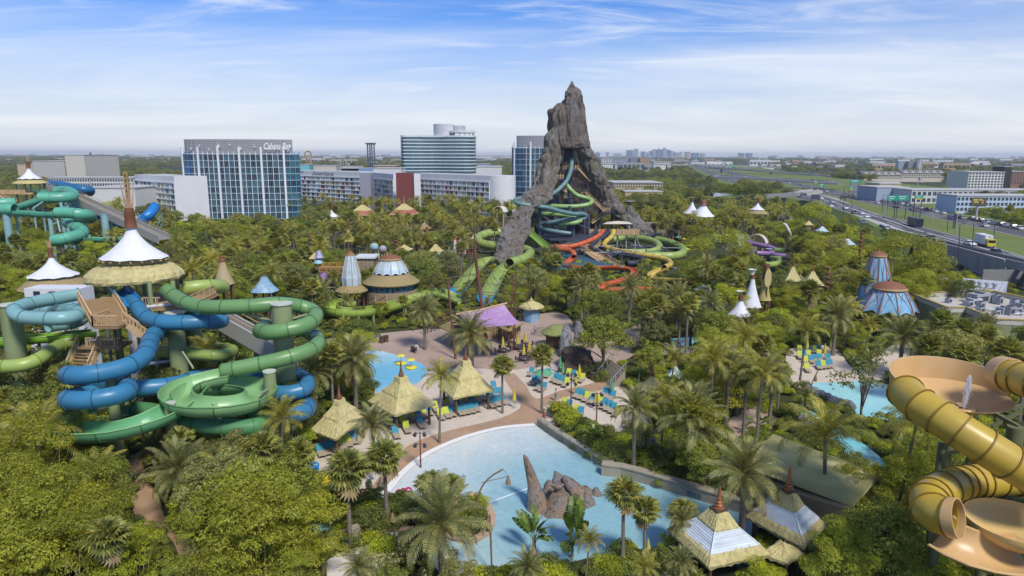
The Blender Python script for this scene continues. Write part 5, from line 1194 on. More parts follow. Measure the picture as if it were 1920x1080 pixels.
HAND=[('date!',333,885,122,5.0,'large date palm with drooping yellow-green fronds beside the brown path at lower left'),('date!',664,678,100,6.5,'dark date palm between the green slide and the small swimming pool'),('date!',588,700,84,5.5,'shorter date palm in shade just right of the green slide'),('date!',796,585,66,6.5,'date palm in front of the lime open slide'),('date!',886,632,98,6.5,'date palm spreading in front of the purple tent'),('date!',1300,790,142,6.5,'biggest date palm, long grey-green fronds, standing right of the sunbed beach'),('date!',1398,893,142,6.0,'spreading date palm above the deep end of the wave pool'),('date!',828,985,178,4.6,'huge date palm on the planted island at the wave pool shore'),('date!',1694,636,92,6.0,'date palm in front of the flat roofed building at the right'),('date!',1192,768,92,7.0,'date palm with grey dead lower fronds beside the sunbeds'),('date!',700,800,84,6.0,'blue-green date palm between the first thatched hut and the wave pool'),('date!',1568,594,78,6.5,'date palm left of the blue dome pavilions'),('coconut!',1561,828,150,7.5,'coconut palm with a curved thin trunk beside the green metal roof'),('coconut!',62,832,150,6.5,'coconut palm with long pale fronds at the left edge'),('coconut!',178,892,104,5.6,'coconut palm beside the green spiral slide'),('coconut!',428,895,118,5.2,'drooping coconut palm above the large bamboo'),('coconut!',1508,622,74,8,'leaning coconut palm near the far sunbeds'),('fan!',72,622,66,9,'tall single fan palm on a thin pale trunk in front of the pale aqua slide'),('fan!',722,862,84,6.5,'bright fan palm with yellow lower leaves beside the wave pool path'),('fan!',650,888,96,6.5,'dense fan palm left of the bright one beside the wave pool path'),('fan!',942,690,50,6.0,'round headed fan palm on the sand beside the third hut'),('fan!',1017,668,52,7.5,'tall fan palm growing among the sunbeds on the upper beach'),('fan!',1172,930,78,6.5,'fan palm standing in front of the pool rock, nearer its right end'),('fan!',1212,962,66,5.0,'smaller fan palm leaning right of the one by the pool rock'),('fan!',804,912,64,5.0,'fan palm at the left tip of the planted island'),('fan!',848,916,58,4.8,'fan palm right of the tip of the planted island'),('fan!',556,855,76,6.0,'fan palm left of the stacked blue tubes'),('fan!',1278,965,62,3.2,'low fan palm between the pool and the slate roofed cabana'),('queen!',520,790,88,7,'queen palm with weeping yellow fronds below the blue slide'),('queen!',822,712,74,7.5,'queen palm between the second and third thatched huts'),('fan!',200,1015,92,6.5,'pale fan palm among the bamboo at the bottom left'),('silver!',1388,652,52,4.5,'silver blue fan palm in the middle of the trees'),('silver!',1318,562,60,4.5,'silver blue fan palm below the white pointed tent'),('silver!',1472,412,30,6,'small silver palm beside the white leaning pole'),('traveller!',1004,1022,92,0.9,'traveller palm with torn paddle leaves in front of the pool rock'),('traveller!',1072,1028,112,0.9,'dark clump of paddle leaved palms in front of the pool rock'),('banana!',1305,862,46,1.0,'bright banana plant above the curved pool wall'),('banana!',1110,820,44,1.2,'banana plant behind the straight pool wall'),('banana!',690,940,60,1.2,'banana plant at the foot of the fan palms by the wave pool'),('banana!',640,945,60,1.0,'banana plant left of the planted island'),('banana!',1240,870,40,1.0,'broad leaved banana plant near the bent lamp'),('fan!',1080,520,40,7.5,'pale fan palm in front of the orange slide'),('fan!',1000,500,36,8,'round fan palm at the right foot of the lime drop slide'),('fan!',1040,492,38,8,'fan palm below the blue splash basin'),('leafy',1132,636,100,5.5,'round bright green tree in the middle behind the steps'),('bamboo',1352,700,135,5.5,'broad bamboo clump above the biggest date palm'),('bamboo',480,985,230,5.0,'very large bamboo clump at the bottom left'),('bamboo',410,1010,150,4.2,'bamboo clump left of the very large one'),('bamboo',590,990,130,3.8,'bamboo clump right of the very large one'),('sparse',1452,832,74,5.0,'airy small tree over the green metal roof'),('sparse',1622,712,112,5.0,'thin airy tree in front of the right hand pool'),('leafy',1650,1015,170,3.6,'dense grey-green tree at the bottom right below the yellow slide'),('leafy',1575,1040,100,3.2,'low bushy tree left of the dense grey-green one'),('leafy',442,545,76,6.5,'grey-green tree behind the green slide'),('leafy',562,528,62,6.0,'yellow-green bushy tree behind the green slide loop'),('bamboo',1345,498,120,6,'dark broad bamboo mass right of the yellow slide'),('flowering',790,1040,120,1.8,'white flowering shrub at the bottom left of the wave pool'),('flowering',708,1050,70,1.5,'small white flowering shrub by the pale steps'),('bamboo',60,890,170,6.0,'feathery bamboo clump below the left coconut palm'),('bamboo',165,945,160,5.2,'feathery bamboo clump left of the brown path'),('bamboo',40,985,190,5.0,'feathery bamboo clump at the left edge'),('bamboo',150,1030,170,4.5,'bamboo clump round the pale fan palm'),('bamboo',240,1050,130,4.0,'bamboo clump beside the lower end of the brown path'),('bamboo',40,1075,190,3.6,'bamboo clump in the bottom left corner'),('bamboo',120,915,110,4.4,'bamboo clump under the green spiral slide'),('bamboo',1700,520,140,5.5,'large bamboo clump behind the blue dome pavilions'),('bamboo',1700,492,105,6,'tall bamboo clump beside the highway wall'),('bamboo',1520,425,90,7,'yellow-green bamboo right of the white leaning pole'),('leafy',1228,618,56,4.5,'dark conical tree beside the wooden bridge'),('banana!',1420,800,50,1.0,'dark red-green banana plant beside the pink path'),('bamboo',1740,1085,130,1.8,'bamboo clump under the lower yellow bowl'),('bamboo',1880,1105,110,1.0,'bamboo clump in the bottom right corner'),('fan!',1290,1105,90,1.3,'low fan palm at the bottom in front of the slate roofed cabana'),('bamboo',1430,1105,100,1.2,'low bamboo at the bottom beside the slate roofed cabana'),('bamboo',1622,915,90,3.4,'bamboo right of the coconut palm trunk')]
for kind,px,py,wpx,hc,lab in HAND:
 c=PZ(px,py,hc);d=proj(c)[2];src=PR[kind][0];W=src['w'];want=wpx*d/FPX;sc=want/W
 ch=src.get('ch',src['h']-src['rz']);zs=hc/ch if '!' in kind else max(.6*sc,hc/ch)
 if '!' in kind:
  o=plant(kind,(c.x,c.y,0),sc,lab,zsc=sc);src_h=o.get('ch',ch)
  for ch_o in o.children:
   pass
  o.location.z=hc-src_h*sc
  if o.location.z<0:o.location.z=min(0.0,o.location.z+0.0)
 else:
  o=plant(kind,(c.x,c.y,0),sc,lab,zsc=sc);o.location.z=min(0.0,hc-(o['h']-o['rz'])*sc)
 note((c.x,c.y),want,hc+o['rz']*sc,o['rz']*sc)
HANDN=len(TREES)
for i in range(74):
 t_=i/74;bx=1045+290*t_**.9+RNG.uniform(-8,8);by=(800+78*min(1,(bx-1040)/110)+max(0,bx-1150)*.24)-RNG.uniform(0,34+14*t_);p=PZ(bx,by);plant('shrub',(p.x,p.y,-.1),RNG.uniform(.75,1.25))
for i in range(46):
 p=PZ(RNG.uniform(630,895),0,0)if False else PZ(RNG.uniform(625,900),RNG.uniform(952,1000),0);plant('shrub',(p.x,p.y,.1),RNG.uniform(.6,1.1))
for i in range(52):
 bx=RNG.uniform(880,1250);p=PZ(bx,1092-(bx-880)*.10+RNG.uniform(0,22),0);plant('shrub',(p.x,p.y,0),RNG.uniform(.55,1.0))
def region_mix(px,py,d):
 if px<270 and py>800:return(('bamboo',.8),('leafy',.2))
 if px<640 and py>880:return(('bamboo',.6),('leafy',.4))
 if 330<px<570 and py<432:return(('leafyd',1.0),)
 if px<200 and 420<py<560:return(('bamboo',.55),('leafy',.3),('fan',.15))
 if px<600 and py<600:return(('leafy',.5),('fan',.22),('queen',.12),('date',.08),('bamboo',.08))
 if 560<px<960 and py<470:return(('fan',.32),('queen',.28),('leafy',.28),('date',.12))
 if 1150<px<1480 and py<470:return(('fan',.36),('queen',.26),('leafy',.18),('bamboo',.2))
 if px>=1480 and py<560:return(('bamboo',.62),('leafy',.2),('fan',.18))
 if px>1500 and py>850:return(('leafy',.5),('bamboo',.3),('queen',.2))
 if px>1700:return(('fan',.5),('leafy',.3),('date',.2))
 return(('leafy',.42),('fan',.22),('date',.14),('queen',.08),('bamboo',.14))
HWY=poly_mask([(1270,306),(1330,304),(1400,308),(1480,328),(1560,340),(1640,350),(1700,372),(1925,424),(1925,560),(1770,505),(1640,440),(1480,380),(1330,345)])|poly_mask([(1640,340),(1960,345),(1960,400),(1700,380),(1640,372)])|poly_mask([(1280,352),(1390,350),(1390,374),(1280,374)])
cand=[]
y=44.0
while y<372:
 st=3.3+(y-44)*.011;x=-.80*y-6
 while x<.80*y+6:
  cand.append((x+RNG.uniform(-.42,.42)*st,y+RNG.uniform(-.42,.42)*st));x+=st
 y+=st*.95
BOWLS=[PY(1906,990,38.6),PY(1783,739,46)]
cand.sort(key=lambda c:c[1])
COUNT={};REST={}
LIM={'leafy_tree':285,'bamboo_clump':270,'fan_palm':270,'queen_palm':270,'date_palm':240}
for x,y in cand:
 bx,by,_=proj(Vector((x,y,0)))
 if by<300:continue
 ix,iy=int(bx/4),int(by/4)
 if 0<=ix<MW and 0<=iy<MH and GFOOT[iy,ix]:continue
 cx_,cy_,dd=proj(Vector((x,y,6)))
 if cx_<-60 or cx_>1980 or cy_>1130:continue
 if cx_>1300 and by<352:continue
 if any(abs(x-q.x)<6 and abs(y-q.y)<6 for q in BOWLS):continue
 hx,hy,_=proj(Vector((x,y,5)))
 if 0<=hx<1920 and HWY[int(hy/4),int(hx/4)]:continue
 mix=region_mix(cx_,cy_,dd);r_=RNG.random()*sum(v for _,v in mix);kind=mix[-1][0]
 for k_,v in mix:
  r_-=v
  if r_<=0:kind=k_;break
 key='leafy' if kind=='leafyd' else kind;src=PR[key][0];ok=None
 for sc in((1.05,.85,.66,.5)if kind!='leafyd' else(1.35,1.1)):
  sc_=sc*RNG.uniform(.88,1.12);W,Hh,rz=src['w']*sc_,src['h']*sc_,src['rz']*sc_
  px,py,rw,rh,d=crown_px((x,y),W,Hh,rz);e_=ell(px,py,rw,rh)
  if e_ is None:break
  s,e=e_;tot=max(1,e.sum());mm=MUST[s][e];s2,e2=ell(px,py,rw*1.22,rh*1.25);m2=MUST[s2][e2]
  if((m2>d+2).sum()/max(1,e2.sum()))>.03:continue
  vis=(COVER[s][e]>d)&~((mm>0)&(mm<d-2))
  if vis.sum()/tot<.14:ok=False;break
  ok=(sc_,W,Hh,rz);break
 if not ok:continue
 sc_,W,Hh,rz=ok;note((x,y),W,Hh,rz)
 nm=src.name.split('.')[0];COUNT[nm]=COUNT.get(nm,0)+1
 kk=key+'!' if(key in KINDS_P and y<82)else key
 if COUNT[nm]>LIM.get(nm,290):REST.setdefault(key,[]).append((x,y,sc_));continue
 o=plant(kk,(x,y,0),sc_)
 if kind=='leafyd':
  for ch in o.children:
   if ch.name.startswith('crown'):o['dk']=1
print('TREES',len(TREES),COUNT,{k:len(v)for k,v in REST.items()})
def scatter(name,pts,scales,src_obj,seed=0):
 me=bpy.data.meshes.new(name);me.vertices.add(len(pts));me.vertices.foreach_set('co',np.asarray(pts,'f4').ravel())
 at=me.attributes.new('size','FLOAT','POINT');at.data.foreach_set('value',np.asarray(scales,'f4'))
 o=bpy.data.objects.new(name,me);C.objects.link(o);o['kind']='stuff'
 ng=bpy.data.node_groups.new(name,'GeometryNodeTree');ng.interface.new_socket('Geometry',in_out='INPUT',socket_type='NodeSocketGeometry');ng.interface.new_socket('Geometry',in_out='OUTPUT',socket_type='NodeSocketGeometry')
 gi,go=N(ng,'NodeGroupInput'),N(ng,'NodeGroupOutput');ip=N(ng,'GeometryNodeInstanceOnPoints');oi=N(ng,'GeometryNodeObjectInfo',transform_space='ORIGINAL');oi.inputs['Object'].default_value=src_obj;oi.inputs['As Instance'].default_value=True
 rv=N(ng,'FunctionNodeRandomValue',data_type='FLOAT_VECTOR');rv.inputs['Max'].default_value=(0.12,0.12,6.283);rv.inputs['Seed'].default_value=seed
 na=N(ng,'GeometryNodeInputNamedAttribute',data_type='FLOAT');na.inputs['Name'].default_value='size'
 ng.links.new(gi.outputs[0],ip.inputs['Points']);ng.links.new(oi.outputs['Geometry'],ip.inputs['Instance']);ng.links.new(rv.outputs[0],ip.inputs['Rotation']);ng.links.new(na.outputs[0],ip.inputs['Scale']);ng.links.new(ip.outputs[0],go.inputs[0])
 md=o.modifiers.new('scatter','NODES');md.node_group=ng;return o
def crown_of(k,i=0):return[c for c in PR[k][i].children if c.name.startswith('crown')][0]
for k_,lst in REST.items():
 h_=len(lst)//2+1
 for i,part_ in enumerate((lst[:h_],lst[h_:])):
  if part_:scatter('woodland',[(x,y,0)for x,y,_ in part_],[s for _,_,s in part_],crown_of(k_,i%len(PR[k_])),5+i)
und=[];
y=44.0
while y<210:
 st=1.5+(y-44)*.012;x=-.78*y
 while x<.78*y:
  p=(x+RNG.uniform(-.5,.5)*st,y+RNG.uniform(-.5,.5)*st);bx,by,d=proj(Vector((p[0],p[1],0)));ix,iy=int(bx/4),int(by/4)
  if 0<=ix<MW and 0<=iy<MH and not GFOOT[iy,ix]:
   bx2,by2,_=proj(Vector((p[0],p[1],1.4)));jy=int(max(0,min(MH-1,by2/4)))
   if not(GFOOT[jy,ix]and MUST[jy,ix]>d):und.append((p[0],p[1],-.1))
  x+=st
 y+=st
edge=[]
for _ in range(1100):
 y=RNG.uniform(32,330);x=(.80*y+7+RNG.uniform(0,.5)*y)*(1 if RNG.random()<.5 else-1)
 if x>0 and y>118:continue
 edge.append((x,y,0))
scatter('woodland',edge[::2],RNG.uniform(.6,1.0,len(edge[::2])),crown_of('leafy',0),31);scatter('woodland',edge[1::2],RNG.uniform(.6,1.0,len(edge[1::2])),crown_of('bamboo',0),32)
third=[und[i::3]for i in range(3)]
for i in range(3):scatter('undergrowth',third[i],RNG.uniform(.45,.95,len(third[i])),crown_of('shrub',i),9+i)
far={0:[],1:[],2:[]}
for _ in range(30000):
 yy=372*(26**RNG.random());xx=RNG.uniform(-.82,.82)*yy;bx,by,d=proj(Vector((xx,yy,0)))
 nz_=noise.noise(Vector((xx*.006,yy*.004,2.0)))
 if 0<=bx<1920 and HWY[int(by/4),int(bx/4)]:continue
 if bx<960 and yy<480 and bx>330:continue
 if nz_<-.18 or(bx>1125 and by<330 and RNG.random()<.45):continue
 if bx>1420 and yy<700 and RNG.random()<.5:continue
 far[int(RNG.integers(3))].append((xx,yy,2.0 if bx>1330 and yy<900 else-1.5))
for i,(k_,j)in enumerate((('leafy',2),('leafy',1),('leafy',0))):scatter('far_woods',far[i],RNG.uniform(.8,1.35,len(far[i]))*(1+np.clip((np.array([p[1]for p in far[i]])-800)/3500,0,.9)),crown_of(k_,j),20+i)
for k_,lst in PR.items():
 for src in lst:
  if src.name in USED:continue
  if k_ in('leafy','shrub'):p=PZ(1700+20*len(USED)%200,800);src.location=(p.x,p.y,0);USED.add(src.name);src['label']='';TREES.append((src,k_));continue
  for c in list(src.children):bpy.data.objects.remove(c)
  bpy.data.objects.remove(src)
# PAVILIONS, HUTS, TENTS, FURNITURE
def finial(T_,x,y,z,h,m=None,k=1.0):
 MB().lathe((x,y,z),[(.34*k,0),(.36*k,.06*h),(.24*k,.10*h),(.30*k,.16*h),(.20*k,.22*h),(.24*k,.28*h),(.15*k,.36*h),(.17*k,.44*h),(.10*k,.5*h),(.12*k,.7*h),(.06*k,.88*h),(.01,h)],12).build('finial',m or brown,T_,smooth=True)
def quad_ring(c4,f,z,n,neck=None,rough=0.0,seed=0):
 ctr=sum(c4,Vector())/4;nk=neck or ctr;out=[]
 for s in range(4):
  for i in range(n):
   p=c4[s].lerp(c4[(s+1)%4],i/n);o=nk+(ctr-nk)*f;q=o+(p-ctr)*f
   j=noise.noise(Vector((s*7.1+i*1.37,seed,z)))*rough
   out.append(Vector((q.x+(q.x-o.x)*j*.06,q.y+(q.y-o.y)*j*.06,z+j)))
 return out
def hip_layer(T_,c4,prof,m,name,n=14,rough=.12,neck=None):
 mb_=MB();V=[]
 for k,(f,z)in enumerate(prof):V+=quad_ring(c4,f,z,n,neck,rough,k*3.3)
 N4=n*4;mb_.add(V,[(i*N4+j,i*N4+(j+1)%N4,(i+1)*N4+(j+1)%N4,(i+1)*N4+j)for i in range(len(prof)-1)for j in range(N4)])
 return mb_.build(name,m,T_)
def corners(l,f,r,z):
 a,b,c=PZ(*l,z),PZ(*f,z),PZ(*r,z);d=a+c-b;return[a,b,c,d]
def thatch_hut(label,l,f,r,ze,zn,fin,group=None,mats_=None,posts=True,pm=None,name='thatched_hut',cat='hut'):
 c4=corners(l,f,r,ze);ctr=sum(c4,Vector())/4;T_=thing(name,label,cat,(ctr.x,ctr.y,0),group);H_=zn-ze;m=mats_ or thatch
 hip_layer(T_,c4,[(.90,ze-.05),(1.0,ze-.25),(1.02,ze),(.80,ze+H_*.20),(.56,ze+H_*.42)],m,'thatch_skirt')
 cr_=hip_layer(T_,c4,[(.56,ze+H_*.36),(.60,ze+H_*.38),(.58,ze+H_*.46),(.36,ze+H_*.66),(.24,ze+H_*.80),(.19,zn),(.0,zn+.02)],m,'thatch_crown',rough=.09)
 if fin:finial(cr_,ctr.x,ctr.y,zn,fin)
 if posts:
  for p in c4:
   q=ctr+(p-ctr)*.80;MB().cyl((q.x,q.y,0),(q.x,q.y,ze+.3),.16,n=8).build('post',pm or darkwood,T_)
  for a,b in zip(c4,c4[1:]+c4[:1]):
   p,q=ctr+(a-ctr)*.8,ctr+(b-ctr)*.8;MB().bar((p.x,p.y,ze),(q.x,q.y,ze),.14,.22).build('beam',darkwood,T_)
 return T_,c4,ctr
HG='thatched sunbed huts beside the wave pool'
thatch_hut('thatched hut nearest the wave pool corner, leftmost of the three',(583,806),(629,823),(690,777),2.7,5.4,1.8,HG)
thatch_hut('middle thatched hut of the three beside the wave pool',(691,752),(740,778),(817,757),2.7,6.0,2.0,HG)
thatch_hut('rightmost thatched hut of the three with many blue sunbeds',(822,722),(850,746),(926,731),2.7,6.4,1.8,HG)
slate=mat('slate_blue_boards',(.50,.56,.61),.7,.12,1.4,island=.16,dirt=(.16,.19,.23),dirt_amt=.5,stretch=(.35,.35,3))
def slate_cabana(label,l,f,r,ze,zn,fin,k=1.0):
 c4=corners(l,f,r,ze);ctr=sum(c4,Vector())/4;T_=thing('cabana',label,'cabana',(ctr.x,ctr.y,0),'slate roofed cabanas at the bottom right');H_=zn-ze
 hip_layer(T_,c4,[(.9,ze-.1),(1.0,ze-.32),(1.03,ze-.05),(.92,ze+H_*.17),(.76,ze+H_*.24)],thatch,'thatch_skirt',n=26,rough=.16)
 rows=9
 for i in range(rows):
  f0,f1=.83-.47*i/rows,.83-.47*(i+1)/rows;z0,z1=ze+H_*(.20+.42*i/rows),ze+H_*(.20+.42*(i+1)/rows)
  for s in range(4):
   a,b=c4[s],c4[(s+1)%4];P_=lambda p,f_,z:Vector((ctr.x+(p.x-ctr.x)*f_,ctr.y+(p.y-ctr.y)*f_,z))
   up=Vector((0,0,.035));q=[P_(a,f0,z0)+up,P_(b,f0,z0)+up,P_(b,f1,z1),P_(a,f1,z1)];lo=[v-Vector((0,0,.05))for v in q]
   MB().add(q+lo,[(0,1,2,3),(7,6,5,4),(0,4,5,1),(1,5,6,2),(2,6,7,3),(3,7,4,0)]).build('plank',slate,T_)
 for p in c4:MB().bar(Vector((ctr.x+(p.x-ctr.x)*.835,ctr.y+(p.y-ctr.y)*.835,ze+H_*.21)),Vector((ctr.x+(p.x-ctr.x)*.36,ctr.y+(p.y-ctr.y)*.36,ze+H_*.63)),.09).build('hip_trim',mat('hip_white',(.6,.64,.68),.6),T_)
 hip_layer(T_,c4,[(.36,ze+H_*.56),(.43,ze+H_*.54),(.42,ze+H_*.62),(.30,ze+H_*.80),(.20,zn-.08),(.17,zn),(0,zn+.01)],thatch,'thatch_collar',n=18,rough=.14)
 MB().box((ctr.x,ctr.y,zn+.04),(1.0*k,1.0*k,.12),R(20)).build('finial_base',darkwood,T_);finial(T_,ctr.x,ctr.y,zn+.08,fin,mat('finial_amber',(.24,.09,.03),.35,.25,3),1.15*k)
 for p in c4:
  q=ctr+(p-ctr)*.8;MB().cyl((q.x,q.y,0),(q.x,q.y,ze+.3),.14,n=8).build('post',darkwood,T_)
 bl=mat('cabana_wall_blue',(.04,.16,.22),.6);q=[ctr+(p-ctr)*.74 for p in c4]
 for a,b in((q[2],q[3]),(q[3],q[0])):MB().bar((a.x,a.y,1.1),(b.x,b.y,1.1),.1,2.2).build('wall_panel',bl,T_)
 return T_
slate_cabana('slate boarded cabana with a thatched rim, nearest at the bottom',(1253,992),(1330,1062),(1440,1038),2.5,5.2,1.9)
slate_cabana('slate boarded cabana further right, behind the nearest one',(1400,968),(1508,1026),(1548,985),2.5,5.2,2.2)
T=thing('thatch_lean_to','low thatched roof joining the two slate cabanas','roof',PZ(1465,1030,0));q=[PZ(1425,1035,2.4),PZ(1475,1058,2.2),PZ(1508,1040,2.2),PZ(1462,1006,2.6)]
hip_layer(T,q,[(.95,2.1),(1.0,2.05),(1.02,2.3),(.6,2.7),(0,2.9)],thatch,'thatch_roof',n=14,rough=.14)
for p in q:MB().cyl((p.x,p.y,0),(p.x,p.y,2.2),.1,n=6).build('post',darkwood,T)
T=thing('metal_roof','pale olive ribbed metal roof beside the coconut palm','roof',PZ(1520,880,0));rm_=mat('olive_metal',(.46,.44,.20),.85,.06,.6,dirt=(.24,.26,.12),dirt_amt=.4)
c4=[PZ(1392,868,4.4),PZ(1450,815,4.6),PZ(1650,890,4.6),PZ(1600,945,3.6)];mb=MB();mb.add(c4+[v-Vector((0,0,.3))for v in c4],[(0,3,2,1),(4,5,6,7),(0,4,7,3),(3,7,6,2),(2,6,5,1),(1,5,4,0)]).build('roof_sheet',rm_,T)
for i in range(31):t_=(i+.5)/31;MB().bar(c4[0].lerp(c4[1],t_)+Vector((0,0,.05)),c4[3].lerp(c4[2],t_)+Vector((0,0,.05)),.09,.1).build('rib',rm_,T)
for p in c4:MB().bar((p.x,p.y,0),p-Vector((0,0,.3)),.3).build('post',mat('wall_tan',(.3,.22,.13),.8),T)
MB().prism([c4[0]*.99,c4[3]*.99,c4[3]+Vector((1,3,0)),c4[0]+Vector((1,2,0))],0,3.3).build('wall',mat('wall_tan',(.3,.22,.13),.8),T)
def white_tent(label,px,Y,yb,yt,rpx,collar_y=None,reed_y=None,skirt=None,m=None,group=None,p=2.0,cat='tent',sk_m=None,scal=10,r1=.35,posts=True):
 c=PY(px,yb,Y);T_=thing('tent',label,cat,(c.x,Y,0),group);r_=rpx*MPP(Y);zt_=PY(px,yt,Y).z
 tent(T_,c.x,Y,r_,c.z,zt_,r1,m=m,scallop=scal,dz=.012*r_,p=p,n=32)
 if collar_y:collar(T_,c.x,Y,zt_-.1,PY(px,collar_y,Y).z,r1*1.3,r1*.9,bool(reed_y),PY(px,reed_y or collar_y,Y).z,nr=7,spread=.5)
 if skirt:
  r2,ys=skirt;zs=PY(px,ys,Y).z;r2*=MPP(Y);thatch_roof(T_,c.x,Y,[(r_*.5,zs-.2),(r2*.98,zs-.15),(r2,zs+.05),(r_*.8,c.z-.05)],32,m=sk_m or tan_roof,rough=.05,name='lower_roof')
 else:r2=r_
 if posts:
  for i in range(6):
   a=i*1.047;MB().cyl((c.x+r2*.82*math.cos(a),Y+r2*.82*math.sin(a),0),(c.x+r2*.82*math.cos(a),Y+r2*.82*math.sin(a),(zs if skirt else c.z)+.05),.18,n=6).build('post',darkwood,T_)
 return T_
white_tent('white peaked tent over a tan roof at the left edge',100,120,516,481,43,464,446,(60,538),p=1.8)
white_tent('small white tent in front of the white hotel wing',622,300,406,393,16,378,371,(25,416))
white_tent('left tent of the white pair near the highway',1297,262,400,378,15,371,None,None,p=1.7);white_tent('right tent of the white pair near the highway',1317,256,405,384,22,374,None,None,p=1.5,r1=1.2)
white_tent('small white tent with a tan lower roof left of the highway',1420,265,393,380,13,371,364,(21,400))
T=white_tent('tall pointed white tent with a flared cup on its peak',1408,122,574,521,19,512,None,None,p=1.35,r1=.3,scal=4)
c_=PY(1411,506,122);MB().lathe((c_.x,122,c_.z-.9),[(.35,0),(.42,.5),(.75,1.0),(.6,1.02),(.3,.55)],12).build('peak_cup',mat('mint_white',(.55,.6,.5),.6),T)
T=white_tent('lower white tent beside the tall pointed one',1387,118,590,562,22,552,None,None,p=1.5,scal=6);c_=PY(1388,548,118);MB().lathe((c_.x,118,c_.z-.3),[(.2,0),(.3,.3),(.7,.55),(.5,.5),(.2,.32)],10).build('peak_cup',mat('mint_white',(.55,.6,.5),.6),T)
olive=mat('olive_canvas',(.36,.31,.11),.9,.15,2,bump=.2)
T=white_tent('olive bottle shaped tent beside the tall white one',1433,124,562,522,13,495,None,None,m=olive,p=2.4,r1=.55,scal=4)
T=thing('leaf_sign','straw coloured leaf shaped panel on a pole by the olive tent','sign',(PY(1440,520,123).x,123,0));c_=PY(1440,521,123)
mb=MB();V=[(c_.x+.62*math.sin(a)*(1-.15*math.cos(a)),123-s*.12,c_.z+1.75*math.cos(a))for s in(0,1)for a in[i*math.pi/10 for i in range(20)]];mb.add(V,[tuple(range(20)),tuple(range(39,19,-1))]+[(i,20+i,20+(i+1)%20,(i+1)%20)for i in range(20)]);mb.build('leaf_panel',mat('straw_roof',(.46,.38,.17),.9,.15,2),T)
MB().cyl((c_.x,123.05,0),(c_.x,123.05,c_.z),.1,n=6).build('pole',darkwood,T)
white_tent('olive bell shaped tent among palms before the hotel wing',654,215,451,428,16,414,None,None,m=olive,p=2.6,r1=.4)
white_tent('mottled tan and green cone tent behind the green slide',420,95,532,488,19,480,None,None,m=mat('mottled_canvas',(.36,.28,.15),.85,.15,1,dirt=(.16,.30,.24),dirt_amt=.9),p=1.25,scal=4,r1=.35)
white_tent('blue patterned tent left of the white dome pavilion',497,112,545,518,26,None,None,None,m=mat('blue_print_canvas',(.17,.30,.40),.8,.15,1.5,dirt=(.4,.5,.55),dirt_amt=.8),p=1.4,scal=4,r1=.5)
for lab,px,Y,yb,yt,rp in(('small thatched cone left of the stone terrace',1495,150,526,512,22),('small straw roof beyond the red and white kiosk',890,240,447,437,8),('small straw peak behind the tan hut',801,215,447,433,8)):white_tent(lab,px,Y,yb,yt,rp,yt-7,None,None,m=thatch,p=1.5,r1=.5)
redr=mat('red_tile',(.36,.12,.08),.8,.15,2)
def small_roof(label,px,Y,ye,yn,hw_,fin,m=None,lower=None,rz=.6,walls=True):
 c=PY(px,ye,Y);h_=hw_*MPP(Y);zn=PY(px,yn,Y).z;c4=[Vector((c.x+h_*1.25*math.cos(rz+i*math.pi/2),Y+h_*1.25*math.sin(rz+i*math.pi/2),c.z))for i in range(4)]
 T_=thing('pavilion',label,'pavilion',(c.x,Y,0));H_=zn-c.z;mm=m or mat('straw_roof',(.46,.38,.17),.9,.15,2)
 if lower:hip_layer(T_,c4,[(.95,c.z-.1),(1.0,c.z),(.66,c.z+H_*.42)],lower,'lower_roof',6,.04);hip_layer(T_,c4,[(.62,c.z+H_*.36),(.70,c.z+H_*.40),(.3,c.z+H_*.8),(.12,zn),(0,zn)],mm,'upper_roof',6,.04);hip_layer(T_,c4,[(1.0,c.z-.3),(1.06,c.z-.25),(.98,c.z+.06)],mm,'eave_trim',6,.03)
 else:hip_layer(T_,c4,[(.95,c.z-.15),(1.0,c.z),(.6,c.z+H_*.35),(.28,c.z+H_*.75),(.12,zn),(0,zn)],mm,'roof',8,.06)
 if fin:finial(T_,c.x,Y,zn,fin,brown if not lower else mat('finial_gold',(.30,.20,.07),.5,.2,3),1.5 if lower else 1.0)
 for p in c4:q=Vector((c.x,Y,0))+(p-c)*.8;MB().cyl((q.x,q.y,0),(q.x,q.y,c.z),.2,n=6).build('post',darkwood,T_)
 if walls:MB().box((c.x,Y,c.z*.45),(h_*1.1,h_*1.1,c.z*.9),rz+.785).build('wall',mat('wall_tan',(.3,.22,.13),.8),T_)
 return T_
bluer=mat('weathered_blue_roof',(.38,.48,.52),.7,.15,1.5)
